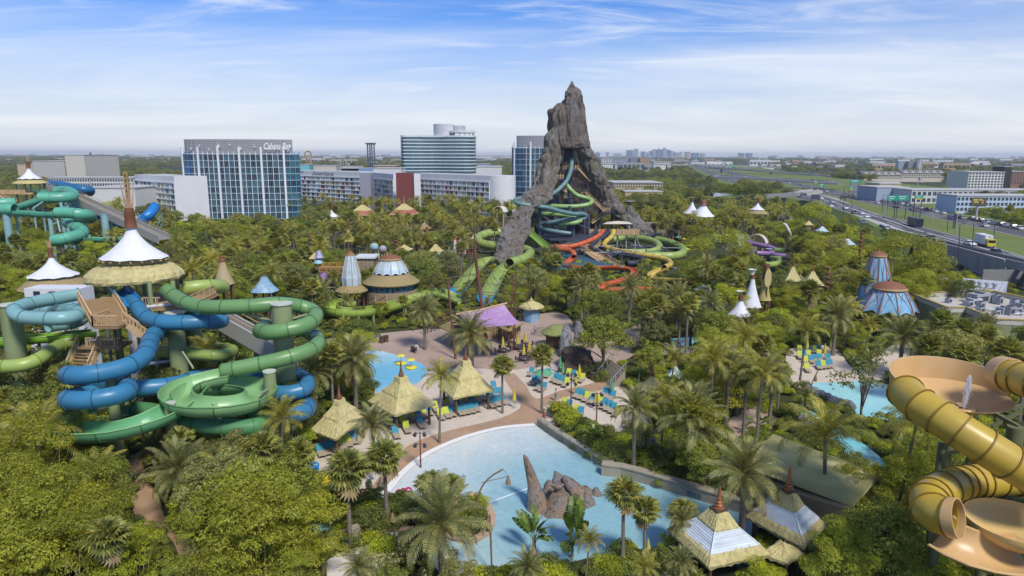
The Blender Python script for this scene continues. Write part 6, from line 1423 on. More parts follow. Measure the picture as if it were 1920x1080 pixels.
for a in(('straw pagoda roof with a red tier, left one before the hotel',680,290,401,384,22,3.4,None,redr),('straw pagoda roof with a red tier, right one before the hotel',758,290,400,382,24,3.6,None,redr),('low straw roof between the two pagoda roofs',718,288,408,398,18,2.2,None,redr),('tan thatched roof below the pagoda roofs',796,240,429,417,12,0,tan_roof,None),('tan hut roof right of the white dome pavilion',817,185,471,457,14,1.2,None,None),('blue and tan roof right of the white dome pavilion',822,178,485,474,15,0,bluer,None),('pale blue boarded roof beside the white dome pavilion',785,160,500,482,16,1.4,bluer,None),('thatched hut, left one of the pair left of the blue domes',1485,146,525,499,18,1.8,thatch,None),('thatched hut, right one of the pair left of the blue domes',1522,142,532,508,22,1.8,thatch,None),('pale blue roof with twin brown peaks near the highway',1588,190,458,447,17,1.6,bluer,None),('small blue roof among bamboo near the highway',1541,215,433,424,12,1.4,bluer,None),('small straw roof among bamboo near the highway',1516,230,421,414,9,0,None,None),('thatched peak behind the bamboo above the steps',1222,88,727,704,24,1.9,thatch,None),('pale thatched peak right of the one above the steps',1265,94,704,684,17,1.7,bluer,None),('straw roofed hut between two trees before the hotel tower',345,250,440,430,11,0,None,None),('tan roofed stall at the children play area',590,155,484,474,10,0,None,None),('straw shade roof above the blue spheres',758,172,468,459,16,0,None,None),('straw shade roof left of the playground spheres',735,176,478,470,12,0,None,None),('low grey hut behind the white conveyor',590,280,436,428,12,0,bluer,None)):small_roof(*a)
def dome(label,px,Y,rings,n,pm,rm,cap,brim=None,diag=True,arch=False,cat='pavilion',post_m=None):
 c0=PY(px,rings[-1][0],Y);T_=thing('dome_pavilion',label,cat,(c0.x,Y,0));W_=[(rp*MPP(Y),PY(px,py,Y).z)for py,rp in rings]
 pt=lambda i,k,o=1.0:Vector((c0.x+W_[i][0]*o*math.cos(k*2*math.pi/n+.2),Y+W_[i][0]*o*math.sin(k*2*math.pi/n+.2),W_[i][1]))
 for k in range(n):
  mb_=MB();V=[]
  for i in range(len(W_)):
   for t_ in(0,.5,1):
    p=pt(i,k).lerp(pt(i,k+1),t_)
    if arch and i==len(W_)-1 and t_==.5:p=p.lerp(pt(i-1,k).lerp(pt(i-1,k+1),.5),.35)
    V.append(p)
  mb_.add(V,[(i*3+j,i*3+j+1,(i+1)*3+j+1,(i+1)*3+j)for i in range(len(W_)-1)for j in(0,1)]);mb_.build('roof_panel',pm,T_)
  MB().tube([pt(i,k,1.015)for i in range(len(W_))],.11,6).build('rib',rm,T_)
  if diag:
   m_=len(W_)-1;mb_=MB()
   mb_.tube([pt(0,k,1.02),pt(m_//2,k+.5,.985),pt(m_,k+1,1.02)],.045,5);mb_.tube([pt(0,k+1,1.02),pt(m_//2,k+.5,.985),pt(m_,k,1.02)],.045,5);mb_.build('brace',rm,T_)
 cap_=MB().lathe((c0.x,Y,W_[0][1]),[(W_[0][0]*a_,b_*cap)for a_,b_ in((1.0,-.15),(1.08,.0),(1.10,.18),(.93,.42),(.6,.66),(.25,.78),(.16,.80),(.14,.95),(.02,1.12))],24).build('cap',mat('copper_brown',(.20,.085,.045),.7,.2,2),T_,smooth=True)
 MB().lathe((c0.x,Y,W_[0][1]),[(W_[0][0]*1.06,-.06*cap),(W_[0][0]*1.16,.02*cap),(W_[0][0]*1.12,.2*cap)],24).build('cap_rim',mat('gold_rim',(.40,.27,.11),.6,.1,2),cap_,smooth=True)
 if brim:
  r_b,yb=brim;r_b*=MPP(Y);zb_=PY(px,yb,Y).z
  MB().lathe((c0.x,Y,0),[(W_[-1][0]*.6,zb_-.3),(r_b*.99,zb_-.25),(r_b,zb_-.05),(r_b*.75,zb_+(W_[-1][1]-zb_)*.55),(W_[-1][0]*.98,W_[-1][1])],40).build('brim_roof',mat('brim_tan',(.27,.21,.095),.85,.12,2,bump=.15),T_)
  for k in range(8):a=k*.785;MB().cyl((c0.x+r_b*.72*math.cos(a),Y+r_b*.72*math.sin(a),0),(c0.x+r_b*.72*math.cos(a),Y+r_b*.72*math.sin(a),zb_),.18,n=8).build('post',post_m or darkwood,T_)
 return T_,c0,W_
whitep=mat('white_blue_panel',(.42,.53,.62),.35,.10,.5,dirt=(.62,.68,.74),dirt_amt=.6);bluep=mat('blue_print_panel',(.15,.34,.50),.4,.2,.7,dirt=(.44,.58,.68),dirt_amt=.85)
ribw=mat('rib_cream',(.38,.38,.33),.6);ribr=mat('rib_red_brown',(.29,.14,.10),.6)
dome('slender glazed tower pavilion with a brown cap and tan brim',659,137,[(478,7.5),(490,11),(505,15),(520,17.5),(534,16.5)],9,whitep,ribw,1.0,(31,543))
T,c0,W_=dome('white dome pavilion with a tan brim and brown cap beside the play area',733,141,[(486,18),(493,23),(502,29),(512,33)],12,whitep,ribw,1.25,(54,527),arch=True)
rf_=54*MPP(141)*.92;MB().lathe((c0.x,141,0),[(rf_,0),(rf_,4.3),(0,4.31)],32).build('terrace_floor',MATS['temple_stone'],T)
for i in range(14):
 a=math.pi+i*math.pi/13;MB().box((c0.x+4.6*math.cos(a),141+4.6*math.sin(a),4.9),(.3,.9,1.1),a).build('counter_panel',mat('bar_teal',(.06,.22,.30),.5,.3,1),T)
dome('tall blue printed tower pavilion with red-brown ribs',1637,128,[(480,13),(495,18),(515,23),(535,27),(560,31),(575,32)],9,bluep,ribr,1.2)
dome('wide blue printed dome pavilion with a large brown cap',1663,122,[(541,27),(552,35),(565,44),(582,53)],10,bluep,ribr,1.7,arch=True)
T=thing('stone_building','grey-brown block stone building between the glazed tower and dome','building',(PY(688,520,150).x,150,0));stn=mat('temple_stone',(.26,.205,.13),.9,.15,.8,bump=.2)
zt_=PY(690,482,150).z;w_=32*MPP(150)
for i in range(5):
 for j in range(4):MB().box((PY(690,520,150).x+(j-1.5)*w_/4,150,zt_*(i+.5)/5),(w_/4-.06,4,zt_/5-.06)).build('stone',stn,T)
MB().box((PY(690,520,150).x,150,zt_+.2),(w_+.8,4.8,.4)).build('roof_slab',white,T)
wall_strip('terrace_wall',[(700,572),(735,562),(775,556),(812,553)],3.6,1.0,mat('plank_stone',(.30,.24,.17),.9,.2,1.5,stretch=(.4,.4,3)),'timber faced terrace wall below the white dome pavilion')
T=thing('timber_stair','timber steps climbing to the glazed tower pavilion','stairs',PZ(700,575));flight(PZ(690,580,.3),PZ(715,566,4.0),2.2,par=T,steps=10)
for px,py,rp,lab in((702,463,7.5,'larger pale blue striped sphere in the play area'),(718,467,6.5,'smaller lilac sphere beside the striped one')):
 c_=PY(px,py,165);T=thing('play_sphere',lab,'sphere',(c_.x,165,0));r_=rp*MPP(165)
 for k in range(8):MB().lathe(c_,[(max(.02,r_*math.sin(math.pi*j/8)),-r_*math.cos(math.pi*j/8))for j in range(9)],16,m=0).build('gore',mat('sphere_blue' if rp>7 else 'sphere_lilac',(.22,.42,.50)if rp>7 else(.28,.28,.42),.5,.3,.8,stretch=(.3,.3,4)),T,smooth=True)if k==0 else None
 for k in range(6):a=k*math.pi/6;MB().tube([c_+Vector((r_*1.01*math.cos(t_*.52)*math.cos(a),r_*1.01*math.cos(t_*.52)*math.sin(a),r_*1.01*math.sin(t_*.52)))for t_ in range(13)],.06,4).build('seam',ribw,T)
 for k in range(4):MB().cyl((c_.x+(k-1.5)*.8,165,0),(c_.x+(k-1.5)*.6,165,c_.z-r_*.7),.12,n=6).build('post',palewood,T)
T=thing('play_deck','yellow railed play deck with a small purple slide','play structure',(PY(615,505,150).x,150,0));ylw=mat('play_yellow',(.50,.27,.06),.6)
for a,b,yy in((592,645,500),(600,640,508)):
 p,q=PY(a,yy,150),PY(b,yy,150);MB().box(((p.x+q.x)/2,151,p.z-.4),(q.x-p.x,2.4,.3)).build('deck',mat('play_pink',(.36,.2,.2),.7),T);rail_run(T,(p.x,149.7,p.z-.25),(q.x,149.7,p.z-.25),1.2,ylw)
 for k in range(4):x=p.x+(q.x-p.x)*(k+.5)/4;MB().cyl((x,151,0),(x,151,p.z-.4),.15,n=6).build('post',mat('play_blue',(.04,.12,.4),.5),T)
run(T,[(612,510,148),(606,515,147),(608,521,146),(618,524,145)],.7,pur,purf,'flume',sec=2,a0=175,a1=365,n=10)
for px,py,m_ in((598,478,'sphere_lilac'),(597,488,'sphere_blue')):MB().lathe(PY(px,py,150),[(.05,1.1),(.5,.6),(1.1,-.6),(.9,-.7)],8).build('turret_roof',MATS[m_],T)
def shell(label,px,py,Y,wpx,hpx,rz,arc=150):
 c=PY(px,py,Y);T_=thing('curved_shell',label,'canopy',(c.x,Y,0));w_=wpx*MPP(Y);r_=hpx*MPP(Y);M=Matrix.Rotation(rz,3,'Z');n=9
 for k in range(n):
  V=[]
  for s in(0,1):
   for t_ in(0,.5,1):
    for lay in(0,.18):
     a=R(15+arc*(k+s*.97)/n);u=(t_-.5)*w_*(1-.35*math.sin(a));V.append(M@Vector((u,-(r_-lay)*math.cos(a),(r_-lay)*math.sin(a)*1.15))+Vector((c.x,Y,c.z-r_*.8)))
  MB().add(V,[(0,2,8,6),(2,4,10,8),(7,9,3,1),(9,11,5,3),(0,6,7,1),(4,5,11,10),(0,1,3,2),(2,3,5,4),(6,8,9,7),(8,10,11,9)]).build('shell_plank',mat('shell_white',(.50,.60,.68),.5,.14,1,island=.12),T_)
 for s in(-1,1):MB().tube([M@Vector((s*w_*.5*(1-.35*math.sin(R(15+arc*k/10))),-r_*math.cos(R(15+arc*k/10)),r_*math.sin(R(15+arc*k/10))*1.15))+Vector((c.x,Y,c.z-r_*.8))for k in range(11)],.22,6).build('edge_beam',palewood,T_)
 for dx,dy in((-.3,-.6),(.3,.6),(-.3,.6),(.3,-.6)):MB().cyl((c.x+dx*w_,Y+dy*r_,0),(c.x+dx*w_,Y+dy*r_,c.z-r_*.6),.25,n=6).build('post',palewood,T_)
 return T_
shell('curved white shell canopy at the start of the purple slide',1387,447,216,25,23,R(-15));shell('curved white shell canopy open to the right',1421,446,218,20,18,R(55),150);shell('curled blue-white canopy between the hotel wing and the volcano',938,391,262,20,12,R(60),130)
for px,rings_ in((1368,[(444,1366,1370,214,1),(455,1362,1378,214,1),(470,1358,1384,213,1)]),(1402,[(440,1398,1404,218,1),(452,1394,1412,218,1),(472,1390,1418,217,1)])):
 T=thing('rock','grey rock pinnacle '+('left of the purple slide start' if px==1368 else 'between the two curved shells'),'rock',(PY(px,460,214).x,214,0));loft(rings_,20,24,.6,.4,.5,px*.1).build('rock_body',rockgrey,T)
T=thing('sculpture_pole','white leaning tusk like pole among the palms','pole',(PY(1482,440,236).x,236,0));MB().tube([Vector((PY(1483,450,236).x,236,0)),PY(1481,438,236),PY(1477,428,236),PY(1473,421,236),PY(1468,418,236)],[.6,.55,.5,.4,.1],8).build('tusk',tent_white,T,smooth=True)
T=thing('kiosk','small red and white kiosk left of the volcano','kiosk',(PY(866,448,225).x,225,0));c_=PY(866,446,225)
for i in range(6):MB().box((c_.x+(i-2.5)*.85,225,c_.z*.5),(.8,3,c_.z)).build('wall_panel',mat('kiosk_red',(.4,.03,.03),.6)if i%2 else white,T)
MB().box((c_.x,225,c_.z+.15),(5.6,3.6,.3)).build('roof',mat('kiosk_red',(.4,.03,.03),.6),T)
def mast(label,p0,p1,r0,r1,Y,yards=()):
 a,b=PY(*p0,Y),PY(*p1,Y);T_=thing('mast',label,'mast',(a.x,Y,0));d=(b-a)/(b.z-a.z);base=a-d*a.z
 MB().tube([base,base.lerp(b,.45),b],[r0,r0*.9,r1],10).build('pole',rust,T_,smooth=True)
 for t_,wy in yards:c=base.lerp(b,t_);MB().bar(c+Vector((-wy,-.2,.05)),c+Vector((wy,-.2,-.05)),.1).build('yard',mat('yard_brown',(.16,.09,.055),.8),T_)
 return T_,base,b
T,mb0,mt0=mast('tall leaning red-brown ship mast behind the purple tent',(904,578),(890,468),.32,.26,108,((.45,2.5),(.6,2.2)))
MB().cyl(mt0-Vector((0,0,.2)),PY(888,396,108),.12,.07,8).build('topmast',darkwood,T)
T2,b1,t1=mast('shorter red-brown mast left of the purple tent',(848,612),(839,525),.2,.16,105);T3,b2,t2=mast('leaning twin pole mast right of the tall mast',(957,590),(963,512),.14,.12,112);mast('upright pole of the mast pair right of the purple tent',(965,598),(967,508),.16,.12,112)
rope=mat('rope',(.13,.10,.07),.9)
for k,(a,b)in enumerate(((mt0,PY(915,590,105)),(mt0,PY(990,600,108)),(mt0,PY(830,590,106)),(PY(890,440,108),PY(945,580,108)),(PY(890,440,108),PY(870,585,106)))):MB().tube([a,a.lerp(b,.5)-Vector((0,0,.4)),b],.035,4).build('rope',rope,T)
for k,(px0,y0,px1,y1)in enumerate(((842,566,905,560),(838,500,896,496),(845,585,907,580),(892,505,930,508),(895,530,940,534),(893,470,918,472),(940,520,985,524),(945,548,992,552),(900,552,960,556),(836,540,880,537),(950,575,996,578),(842,520,900,512))):
 MB().bar(PY(px0,y0,110),PY(px1,y1,110),.09).build('yard',rope,T)
for a,b in(((843,530),(900,585)),((893,480),(850,600)),((893,500),(962,590)),((965,515),(1000,590)),((962,515),(915,590)),((890,420),(966,520)),((889,420),(842,530))):MB().tube([PY(*a,109),PY((a[0]+b[0])/2,(a[1]+b[1])/2+3,109),PY(*b,109)],.03,4).build('rope',rope,T)
for k in range(6):
 yy=465+k*17;a,b=PY(838+(k%2)*4,yy+4,118),PY(900+k*3,yy,118)
 if k>3:continue
 MB().bar(a,b,.09).build('yard',rope,T)
T=thing('rope_fence','brown timber and rope fence left of the purple tent','fence',PZ(820,625))
for k in range(9):
 p=PZ(795+k*7,628-k*2.5);MB().cyl(p,p+Vector((0,0,2.6+.5*(k%2))),.1,n=6).build('post',rust,T)
for zz in(1.0,1.8,2.6):MB().tube([PZ(795+k*7,628-k*2.5)+Vector((0,0,zz-.15*(k%2)))for k in range(9)],.05,4).build('rail',rope,T)
T=thing('purple_tent','purple patterned ridge tent over a brown bar at the plaza','tent',(PY(905,600,107).x,107,0));purp=mat('purple_canvas',(.36,.21,.40),.8,.1,.5,dirt=(.50,.36,.52),dirt_amt=.9)
r0,r1=PY(857,587,108),PY(945,570,108)
def sheet(a,b,c,d,sag,name,m,par,n=10):
 V=[]
 for i in range(n+1):
  for j in range(n+1):
   u,v=i/n,j/n;p=a.lerp(b,u).lerp(d.lerp(c,u),v);V.append(p-Vector((0,0,sag*(math.sin(math.pi*v)+.7*math.sin(math.pi*u))*.5)))
 k=n+1;return MB().add(V,[(i*k+j,(i+1)*k+j,(i+1)*k+j+1,i*k+j+1)for i in range(n)for j in range(n)]).build(name,m,par,smooth=True)
r0=PY(860,588,107);e0,e1=PY(893,612,101),PY(976,607,102)
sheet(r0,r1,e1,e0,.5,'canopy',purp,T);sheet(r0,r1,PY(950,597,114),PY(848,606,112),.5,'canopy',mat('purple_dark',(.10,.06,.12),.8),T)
MB().tube([r0-Vector((.4,0,.1)),r0.lerp(r1,.5)+Vector((0,0,-.15)),r1+Vector((.5,0,.15))],.18,8).build('ridge_pole',palewood,T)
for l,f,r_,nm in(((822,612),(855,628),(885,614),'brim_roof'),((930,612),(955,622),(982,606),'brim_roof')):hip_layer(T,corners(l,f,r_,3.0),[(.95,2.8),(1,3.0),(.5,3.7),(0,3.9)],MATS['brim_tan'],nm,8,.04)
bx=PZ(915,640,0)
for i in range(16):MB().box((bx.x-4+i*.62,bx.y+2,1.2),(.58,.2,2.4)).build('plank',wood,T)
for px,py in((850,640),(895,632),(935,640),(975,622)):p=PZ(px,py);MB().cyl(p,p+Vector((0,0,3.2)),.14,n=6).build('post',darkwood,T)
T=thing('kiosk','round straw roofed kiosk with a blue mural wall','kiosk',PZ(996,602));c_=PZ(996,602);thatch_roof(T,c_.x,c_.y,[(1.2,2.9),(2.45,2.75),(2.5,2.95),(1.7,3.5),(.7,3.9),(.5,4.1),(0,4.1)],28,rough=.1)
MB().cyl(c_,c_+Vector((0,0,2.9)),1.6,n=20).build('wall',mat('mural_blue',(.13,.28,.42),.6,.3,1.5,dirt=(.5,.42,.42),dirt_amt=.7),T,smooth=True);MB().lathe(c_+Vector((0,0,4.1)),[(.35,0),(.4,.15),(.1,.5),(0,.7)],10).build('finial',palewood,T)
T=thing('kiosk','round olive green roofed hut beside a tall grey boulder','kiosk',PZ(1042,650));c_=PZ(1042,650);og=mat('olive_green_roof',(.20,.22,.07),.85,.15,2)
thatch_roof(T,c_.x,c_.y,[(1.5,2.5),(2.5,2.4),(2.55,2.6),(1.5,3.3),(1.45,3.4),(.9,3.75),(0,3.9)],28,m=og,rough=.05);MB().cyl(c_,c_+Vector((0,0,2.5)),1.7,n=16).build('wall',darkwood,T)
for px,py,rg,lab in((1064,650,[(609,1059,1066,108,1),(618,1054,1071,108,1),(632,1052,1074,107.5,1),(650,1050,1075,107,1),(664,1050,1074,106,1)],'tall grey standing boulder beside the olive hut'),(1084,640,[(603,1080,1088,112,1),(612,1078,1093,112,1),(630,1076,1096,111,1),(642,1076,1096,111,1)],'shorter grey boulder right of the standing one')):
 T=thing('boulder',lab,'boulder',(PY(px,py,108).x,108,0));loft(rg,28,30,.4,.7,.5,px*.07).build('rock_body',rock_material('boulder_grey',(.26,.27,.28),(.18,.18,.18),(.08,.08,.08),.5),T)
T=thing('rock_cave','dark rockwork grotto under the bright green tree','rockwork',PZ(1075,690));loft([(650,1058,1090,102,.7),(660,1050,1110,101,.7),(675,1048,1112,100,.7),(694,1048,1110,98,.7)],28,24,.6,.4,.5,3.1).build('rock_body',rock_material('grotto_brown',(.07,.055,.045),(.10,.07,.05),(.02,.02,.02),.4),T)
for nm,l0,l1,n_,wd,lab in(('stone_steps',(1132,716),(1160,684),12,5.0,'wide grey steps rising between the sunbeds and the palms'),('stone_steps',(1013,632),(1020,612),8,2.4,'narrow steps with white handrails beside the round kiosk')):
 a,b=PZ(*l0),PZ(*l1,2.4 if n_>8 else 1.4);T=thing(nm,lab,'steps',a);d=Vector((b.x-a.x,b.y-a.y,0));rz=math.atan2(d.y,d.x)
 for i in range(n_):
  c=a.lerp(b,(i+.5)/n_);MB().box((c.x,c.y,c.z/2),(d.length/n_-.02,wd,c.z+.02),rz).build('step',mat('step_stone',(.30,.26,.21),.85,.1,1,island=.1),T)
 s=Vector((-d.y,d.x,0)).normalized()*wd/2
 for q in(s,-s):MB().bar(a+q+Vector((0,0,1)),b+q+Vector((0,0,1)),.08).build('handrail',steel,T);[MB().bar(a.lerp(b,t_)+q,a.lerp(b,t_)+q+Vector((0,0,1)),.06).build('railing_post',steel,T)for t_ in(0,.33,.66,1)]
T=thing('footbridge','grey timber footbridge with dark rails among the trees','bridge',PZ(1270,655));a,b=PZ(1240,660,.9),PZ(1300,656,.9)
for i in range(20):c=a.lerp(b,(i+.5)/20);MB().box(c,((b-a).length/20-.03,3.0,.12),.0).build('plank',mat('grey_plank',(.28,.27,.25),.85,.12,1,island=.15),T)
for s in(-1.5,1.5):
 MB().bar(a+Vector((0,s,1.1)),b+Vector((0,s,1.1)),.09).build('handrail',darkwood,T)
 for i in range(7):c=a.lerp(b,i/6)+Vector((0,s,-.9));MB().bar(c,c+Vector((0,0,2.0)),.12).build('railing_post',darkwood,T)
# - wave pool rockwork
PR_=rock_material('pool_rock',(.25,.18,.125),(.20,.19,.185),(.065,.05,.042),.7,(1,1,.5));T=thing('pool_rock','cluster of jagged brown rock slabs standing in the wave pool','rockwork',PZ(1060,950))
for rg,sd in(([(853,981,985,59,1),(858,981,990,59,1),(872,983,997,59,1),(890,986,1005,59,.9),(910,989,1014,58.6,.9),(930,988,1022,58.2,.9),(950,988,1030,57.8,.9),(972,990,1036,57.2,.9)],1.1),([(884,1039,1043,61,1),(892,1040,1052,61,1),(905,1040,1068,60.5,.8),(925,1040,1085,60,.8),(950,1035,1095,59,.8),(968,1035,1100,58,.8)],2.2),([(893,1057,1062,60,1),(900,1058,1074,60,.9),(915,1066,1090,59.5,.8),(935,1078,1108,59,.8),(955,1082,1114,58.4,.8),(966,1084,1116,58,.8)],3.3),([(912,1094,1100,61,1),(920,1093,1110,61,.9),(935,1097,1122,60.5,.8),(950,1100,1133,60,.8),(962,1100,1136,59.5,.8)],4.4),([(901,1026,1032,60.5,1),(910,1023,1037,60.5,1),(930,1018,1042,60,1),(960,1012,1048,59,1)],5.5),([(925,1040,1062,58.2,.9),(945,1030,1068,57.8,.9),(972,1000,1080,57,.6)],6.6),([(915,1114,1120,60.8,1),(930,1112,1130,60.5,1),(955,1112,1135,60,1)],7.7)):
 rg=rg if sd==1.1 else[(y,x0-(x1-x0)*.18,x1+(x1-x0)*.22,Yd,k_)for y,x0,x1,Yd,k_ in rg];loft(rg,24,34,.16 if sd==1.1 else .30,.9,.5,sd,1.1).build('rock_slab',PR_,T)
c_=PY(1046,910,58.4);MB().lathe(c_,[(.05,-.28),(.5,-.15),(.55,.05),(.3,.2),(.02,.25)],10,lump=.15,sx=1.1).build('balanced_stone',PR_,T,smooth=True);MB().lathe(c_-Vector((0,0,1.1)),[(.5,0),(.25,.45),(.3,.9)],10,lump=.15).build('balanced_stone',PR_,T,smooth=True)
T=thing('pool_rock','tall rounded brown rock at the beach edge by the bright fan palm','rock',PZ(720,930));loft([(895,711,716,62,1),(905,709,722,62,1),(920,706,728,61.8,1),(938,704,742,61.4,.9)],20,24,.25,.9,.5,8.8).build('rock_slab',PR_,T)
rock_material('boulder_grey',(.26,.27,.28),(.18,.18,.18),(.08,.08,.08),.5)
for i,(px,py)in enumerate(((1513,735),(1526,742),(1538,748),(1551,754),(1562,760),(1574,764),(1590,768),(1506,795),(1512,806))):
 T=thing('boulder','%s dark boulder in the row along the right hand pool'%ORD[i],'boulder',PZ(px,py),'dark boulders along the right hand pool');c_=PZ(px,py);MB().lathe(c_,[(.75,-.1),(.9,.35),(.7,.85),(.35,1.2),(.03,1.3)],10,lump=.16,ph=i).build('rock_body',MATS['boulder_grey'],T)
# - sun loungers
def lounger_proto(cname,col):
 r_=thing('sun_lounger','','sun lounger');fab=mat('sling_'+cname,col,.8,.1,2);tan=mat('sling_tan',(.36,.30,.22),.8,.08,2);fr=mat('lounger_frame',(.30,.26,.2),.6)
 MB().box((.62,0,.36),(1.25,.66,.05)).build('seat',tan,r_);a=Vector((.02,0,.37));b=Vector((-.52,0,.95));MB().bar(a,b,.66,.05).build('backrest',fab,r_)
 for s in(-.32,.32):
  MB().bar((-.35,s,.33),(1.28,s,.33),.05).build('frame',fr,r_)
  for x in(-.25,1.1):MB().bar((x,s,0),(x,s,.33),.05).build('leg',fr,r_)
  MB().bar((-.1,s,.33),(-.48,s,.86),.04).build('back_support',fr,r_)
 return proto(r_)
LB,LL=lounger_proto('teal',(.035,.21,.30)),lounger_proto('lime',(.42,.47,.05))
lused=set();LCOUNT={}
def lounger(px,py,c,toward,where):
 p=PZ(px,py,.4);q=PZ(px+toward[0],py+toward[1],.4);rz=math.atan2(q.y-p.y,q.x-p.x)+random.uniform(-.06,.06);src=LB if c=='b' else LL
 LCOUNT.setdefault(where,[]).append((px,py,c));k=len(LCOUNT[where])
 if src.name not in lused:lused.add(src.name);o=src;o.location=(p.x,p.y,0);o.rotation_euler=(0,0,rz)
 else:o=copy_tree(src,loc=(p.x,p.y,0),rz=rz)
 o['group']='sun loungers '+where;o['label']='%s lounger, %s counted from the left %s'%('teal' if c=='b' else 'lime',ORD[k-1]if k<=20 else 'last',where);o.scale=(1.12,)*3
Lr,Rr=(9,14),(-11,11)
for where,tw,lst in(('in front of the rightmost hut',Lr,((826,778,'l'),(837,775,'l'),(847,772,'b'),(862,770,'b'),(872,768,'b'),(882,766,'b'),(892,763,'b'),(922,756,'b'),(932,753,'b'),(942,750,'b'))),('under the rightmost hut',Lr,((838,756,'l'),(858,757,'b'),(871,752,'l'),(883,749,'b'),(894,746,'l'),(903,742,'b'),(916,742,'b'),(928,738,'b'),(938,737,'b'),(926,725,'b'))),('around the middle hut',Lr,((748,784,'b'),(755,792,'l'),(762,802,'l'),(788,793,'b'),(722,783,'l'),(731,794,'l'),(744,790,'b'),(784,776,'b'),(794,774,'l'),(804,770,'b'),(816,764,'l'),(772,780,'l'))),('around the leftmost hut',Lr,((596,825,'l'),(607,822,'l'),(617,819,'b'),(600,845,'b'),(611,842,'b'),(621,838,'b'),(640,832,'l'),(652,827,'l'),(662,822,'b'),(742,812,'b'))),('on the right of the sand beach',Rr,((1082,738,'b'),(1092,741,'b'),(1100,745,'l'),(1057,757,'l'),(1066,761,'b'),(1079,770,'l'),(1088,774,'b'),(1111,749,'b'),(1124,752,'l'),(1133,758,'b'),(1142,762,'b'),(1150,766,'b'),(1158,772,'l'),(1134,736,'b'),(1141,739,'b'),(1148,743,'b'))),('on the upper sand beach',Rr,((1001,714,'b'),(1008,711,'b'),(1011,724,'b'),(1019,727,'b'),(996,698,'b'),(1027,701,'b'),(1041,709,'b'),(1047,712,'b'),(1054,714,'b'),(1062,718,'l'),(1053,699,'l'),(1066,701,'l'),(1076,704,'b'),(1091,710,'l'),(1083,707,'l'))),('beside the right hand pool',(7,9),((1500,656,'l'),(1519,656,'b'),(1527,656,'l'),(1536,655,'b'),(1499,667,'l'),(1508,666,'b'),(1516,665,'l'),(1536,664,'l'),(1511,677,'l'),(1521,675,'b'),(1528,673,'b'),(1537,672,'b'),(1553,672,'b'),(1535,686,'b'),(1543,685,'l'),(1550,684,'b'),(1557,683,'b'),(1513,691,'l')))):
 for px,py,c in sorted(lst):lounger(px,py,c,tw,where)
pole_m=mat('parasol_pole',(.35,.3,.2),.6)
def parasol(px,py,c,label,open_=False,h=2.7):
 p=PZ(px,py);T_=thing('parasol',label,'parasol',p);col_=mat('parasol_'+c,{'yellow':(.50,.43,.04),'green':(.10,.30,.16),'lime':(.42,.42,.10)}[c],.8,.1,2)
 MB().cyl(p,p+Vector((0,0,h)),.04,n=6).build('pole',pole_m,T_)
 if open_:MB().lathe(p+Vector((0,0,h-.55)),[(1.45,0),(1.42,.06),(.75,.4),(.05,.62)],8).build('canopy',col_,T_)
 else:MB().lathe(p+Vector((0,0,h-1.75)),[(.10,0),(.26,.1),(.22,.7),(.12,1.4),(.03,1.75)],8,lump=.15).build('canopy',col_,T_)
 MB().cyl(p,p+Vector((0,0,.12)),.3,n=10).build('base',concrete,T_);return T_
for px,py,c,lab in((964,765,'yellow','closed yellow parasol alone on the sand by the crossing paths'),(1086,716,'yellow','large closed yellow parasol at the top of the beach'),(1079,740,'yellow','closed yellow parasol behind the right hand sunbeds'),(1117,768,'yellow','closed yellow parasol among the right hand sunbeds'),(1147,745,'green','closed green parasol at the right end of the beach'),(1050,700,'green','closed pale green parasol at the top of the beach, left one'),(1055,712,'green','closed pale green parasol at the top of the beach, right one'),(943,660,'yellow','closed yellow parasol over a plaza table, leftmost'),(971,655,'yellow','closed yellow parasol over the plaza table near the bar'),(985,650,'yellow','closed yellow parasol over the table nearest the steps'),(982,676,'yellow','closed yellow parasol over the nearest plaza table'),(992,668,'yellow','closed yellow parasol over the table beside the fan palm'),(1502,652,'lime','closed parasol left of the far sunbeds'),(1512,664,'yellow','closed yellow parasol in the far sunbed rows'),(1545,674,'yellow','closed yellow parasol in the middle of the far sunbeds'),(1556,663,'lime','closed parasol right of the far sunbeds'),(1632,634,'yellow','closed yellow parasol beyond the right hand pool'),(1213,1068,'lime','closed faded parasol on the sand at the bottom')):parasol(px,py,c,lab)
parasol(1018,727,'green','open green parasol shading the upper beach sunbeds',True)
for i,(px,py)in enumerate(((1262,466),(1270,470),(1281,460),(1292,472),(1303,458),(1300,467),(1316,463),(1328,468),(1332,456),(1345,452),(1362,452),(1355,464),(1272,456),(1286,480),(1380,450))):
 parasol(px,py,'yellow' if i%4 else 'green','%s open parasol from the left on the distant beach behind the lime loops'%ORD[i],True)['group']='open parasols on the distant beach'
tm=mat('table_dark',(.06,.05,.05),.6)
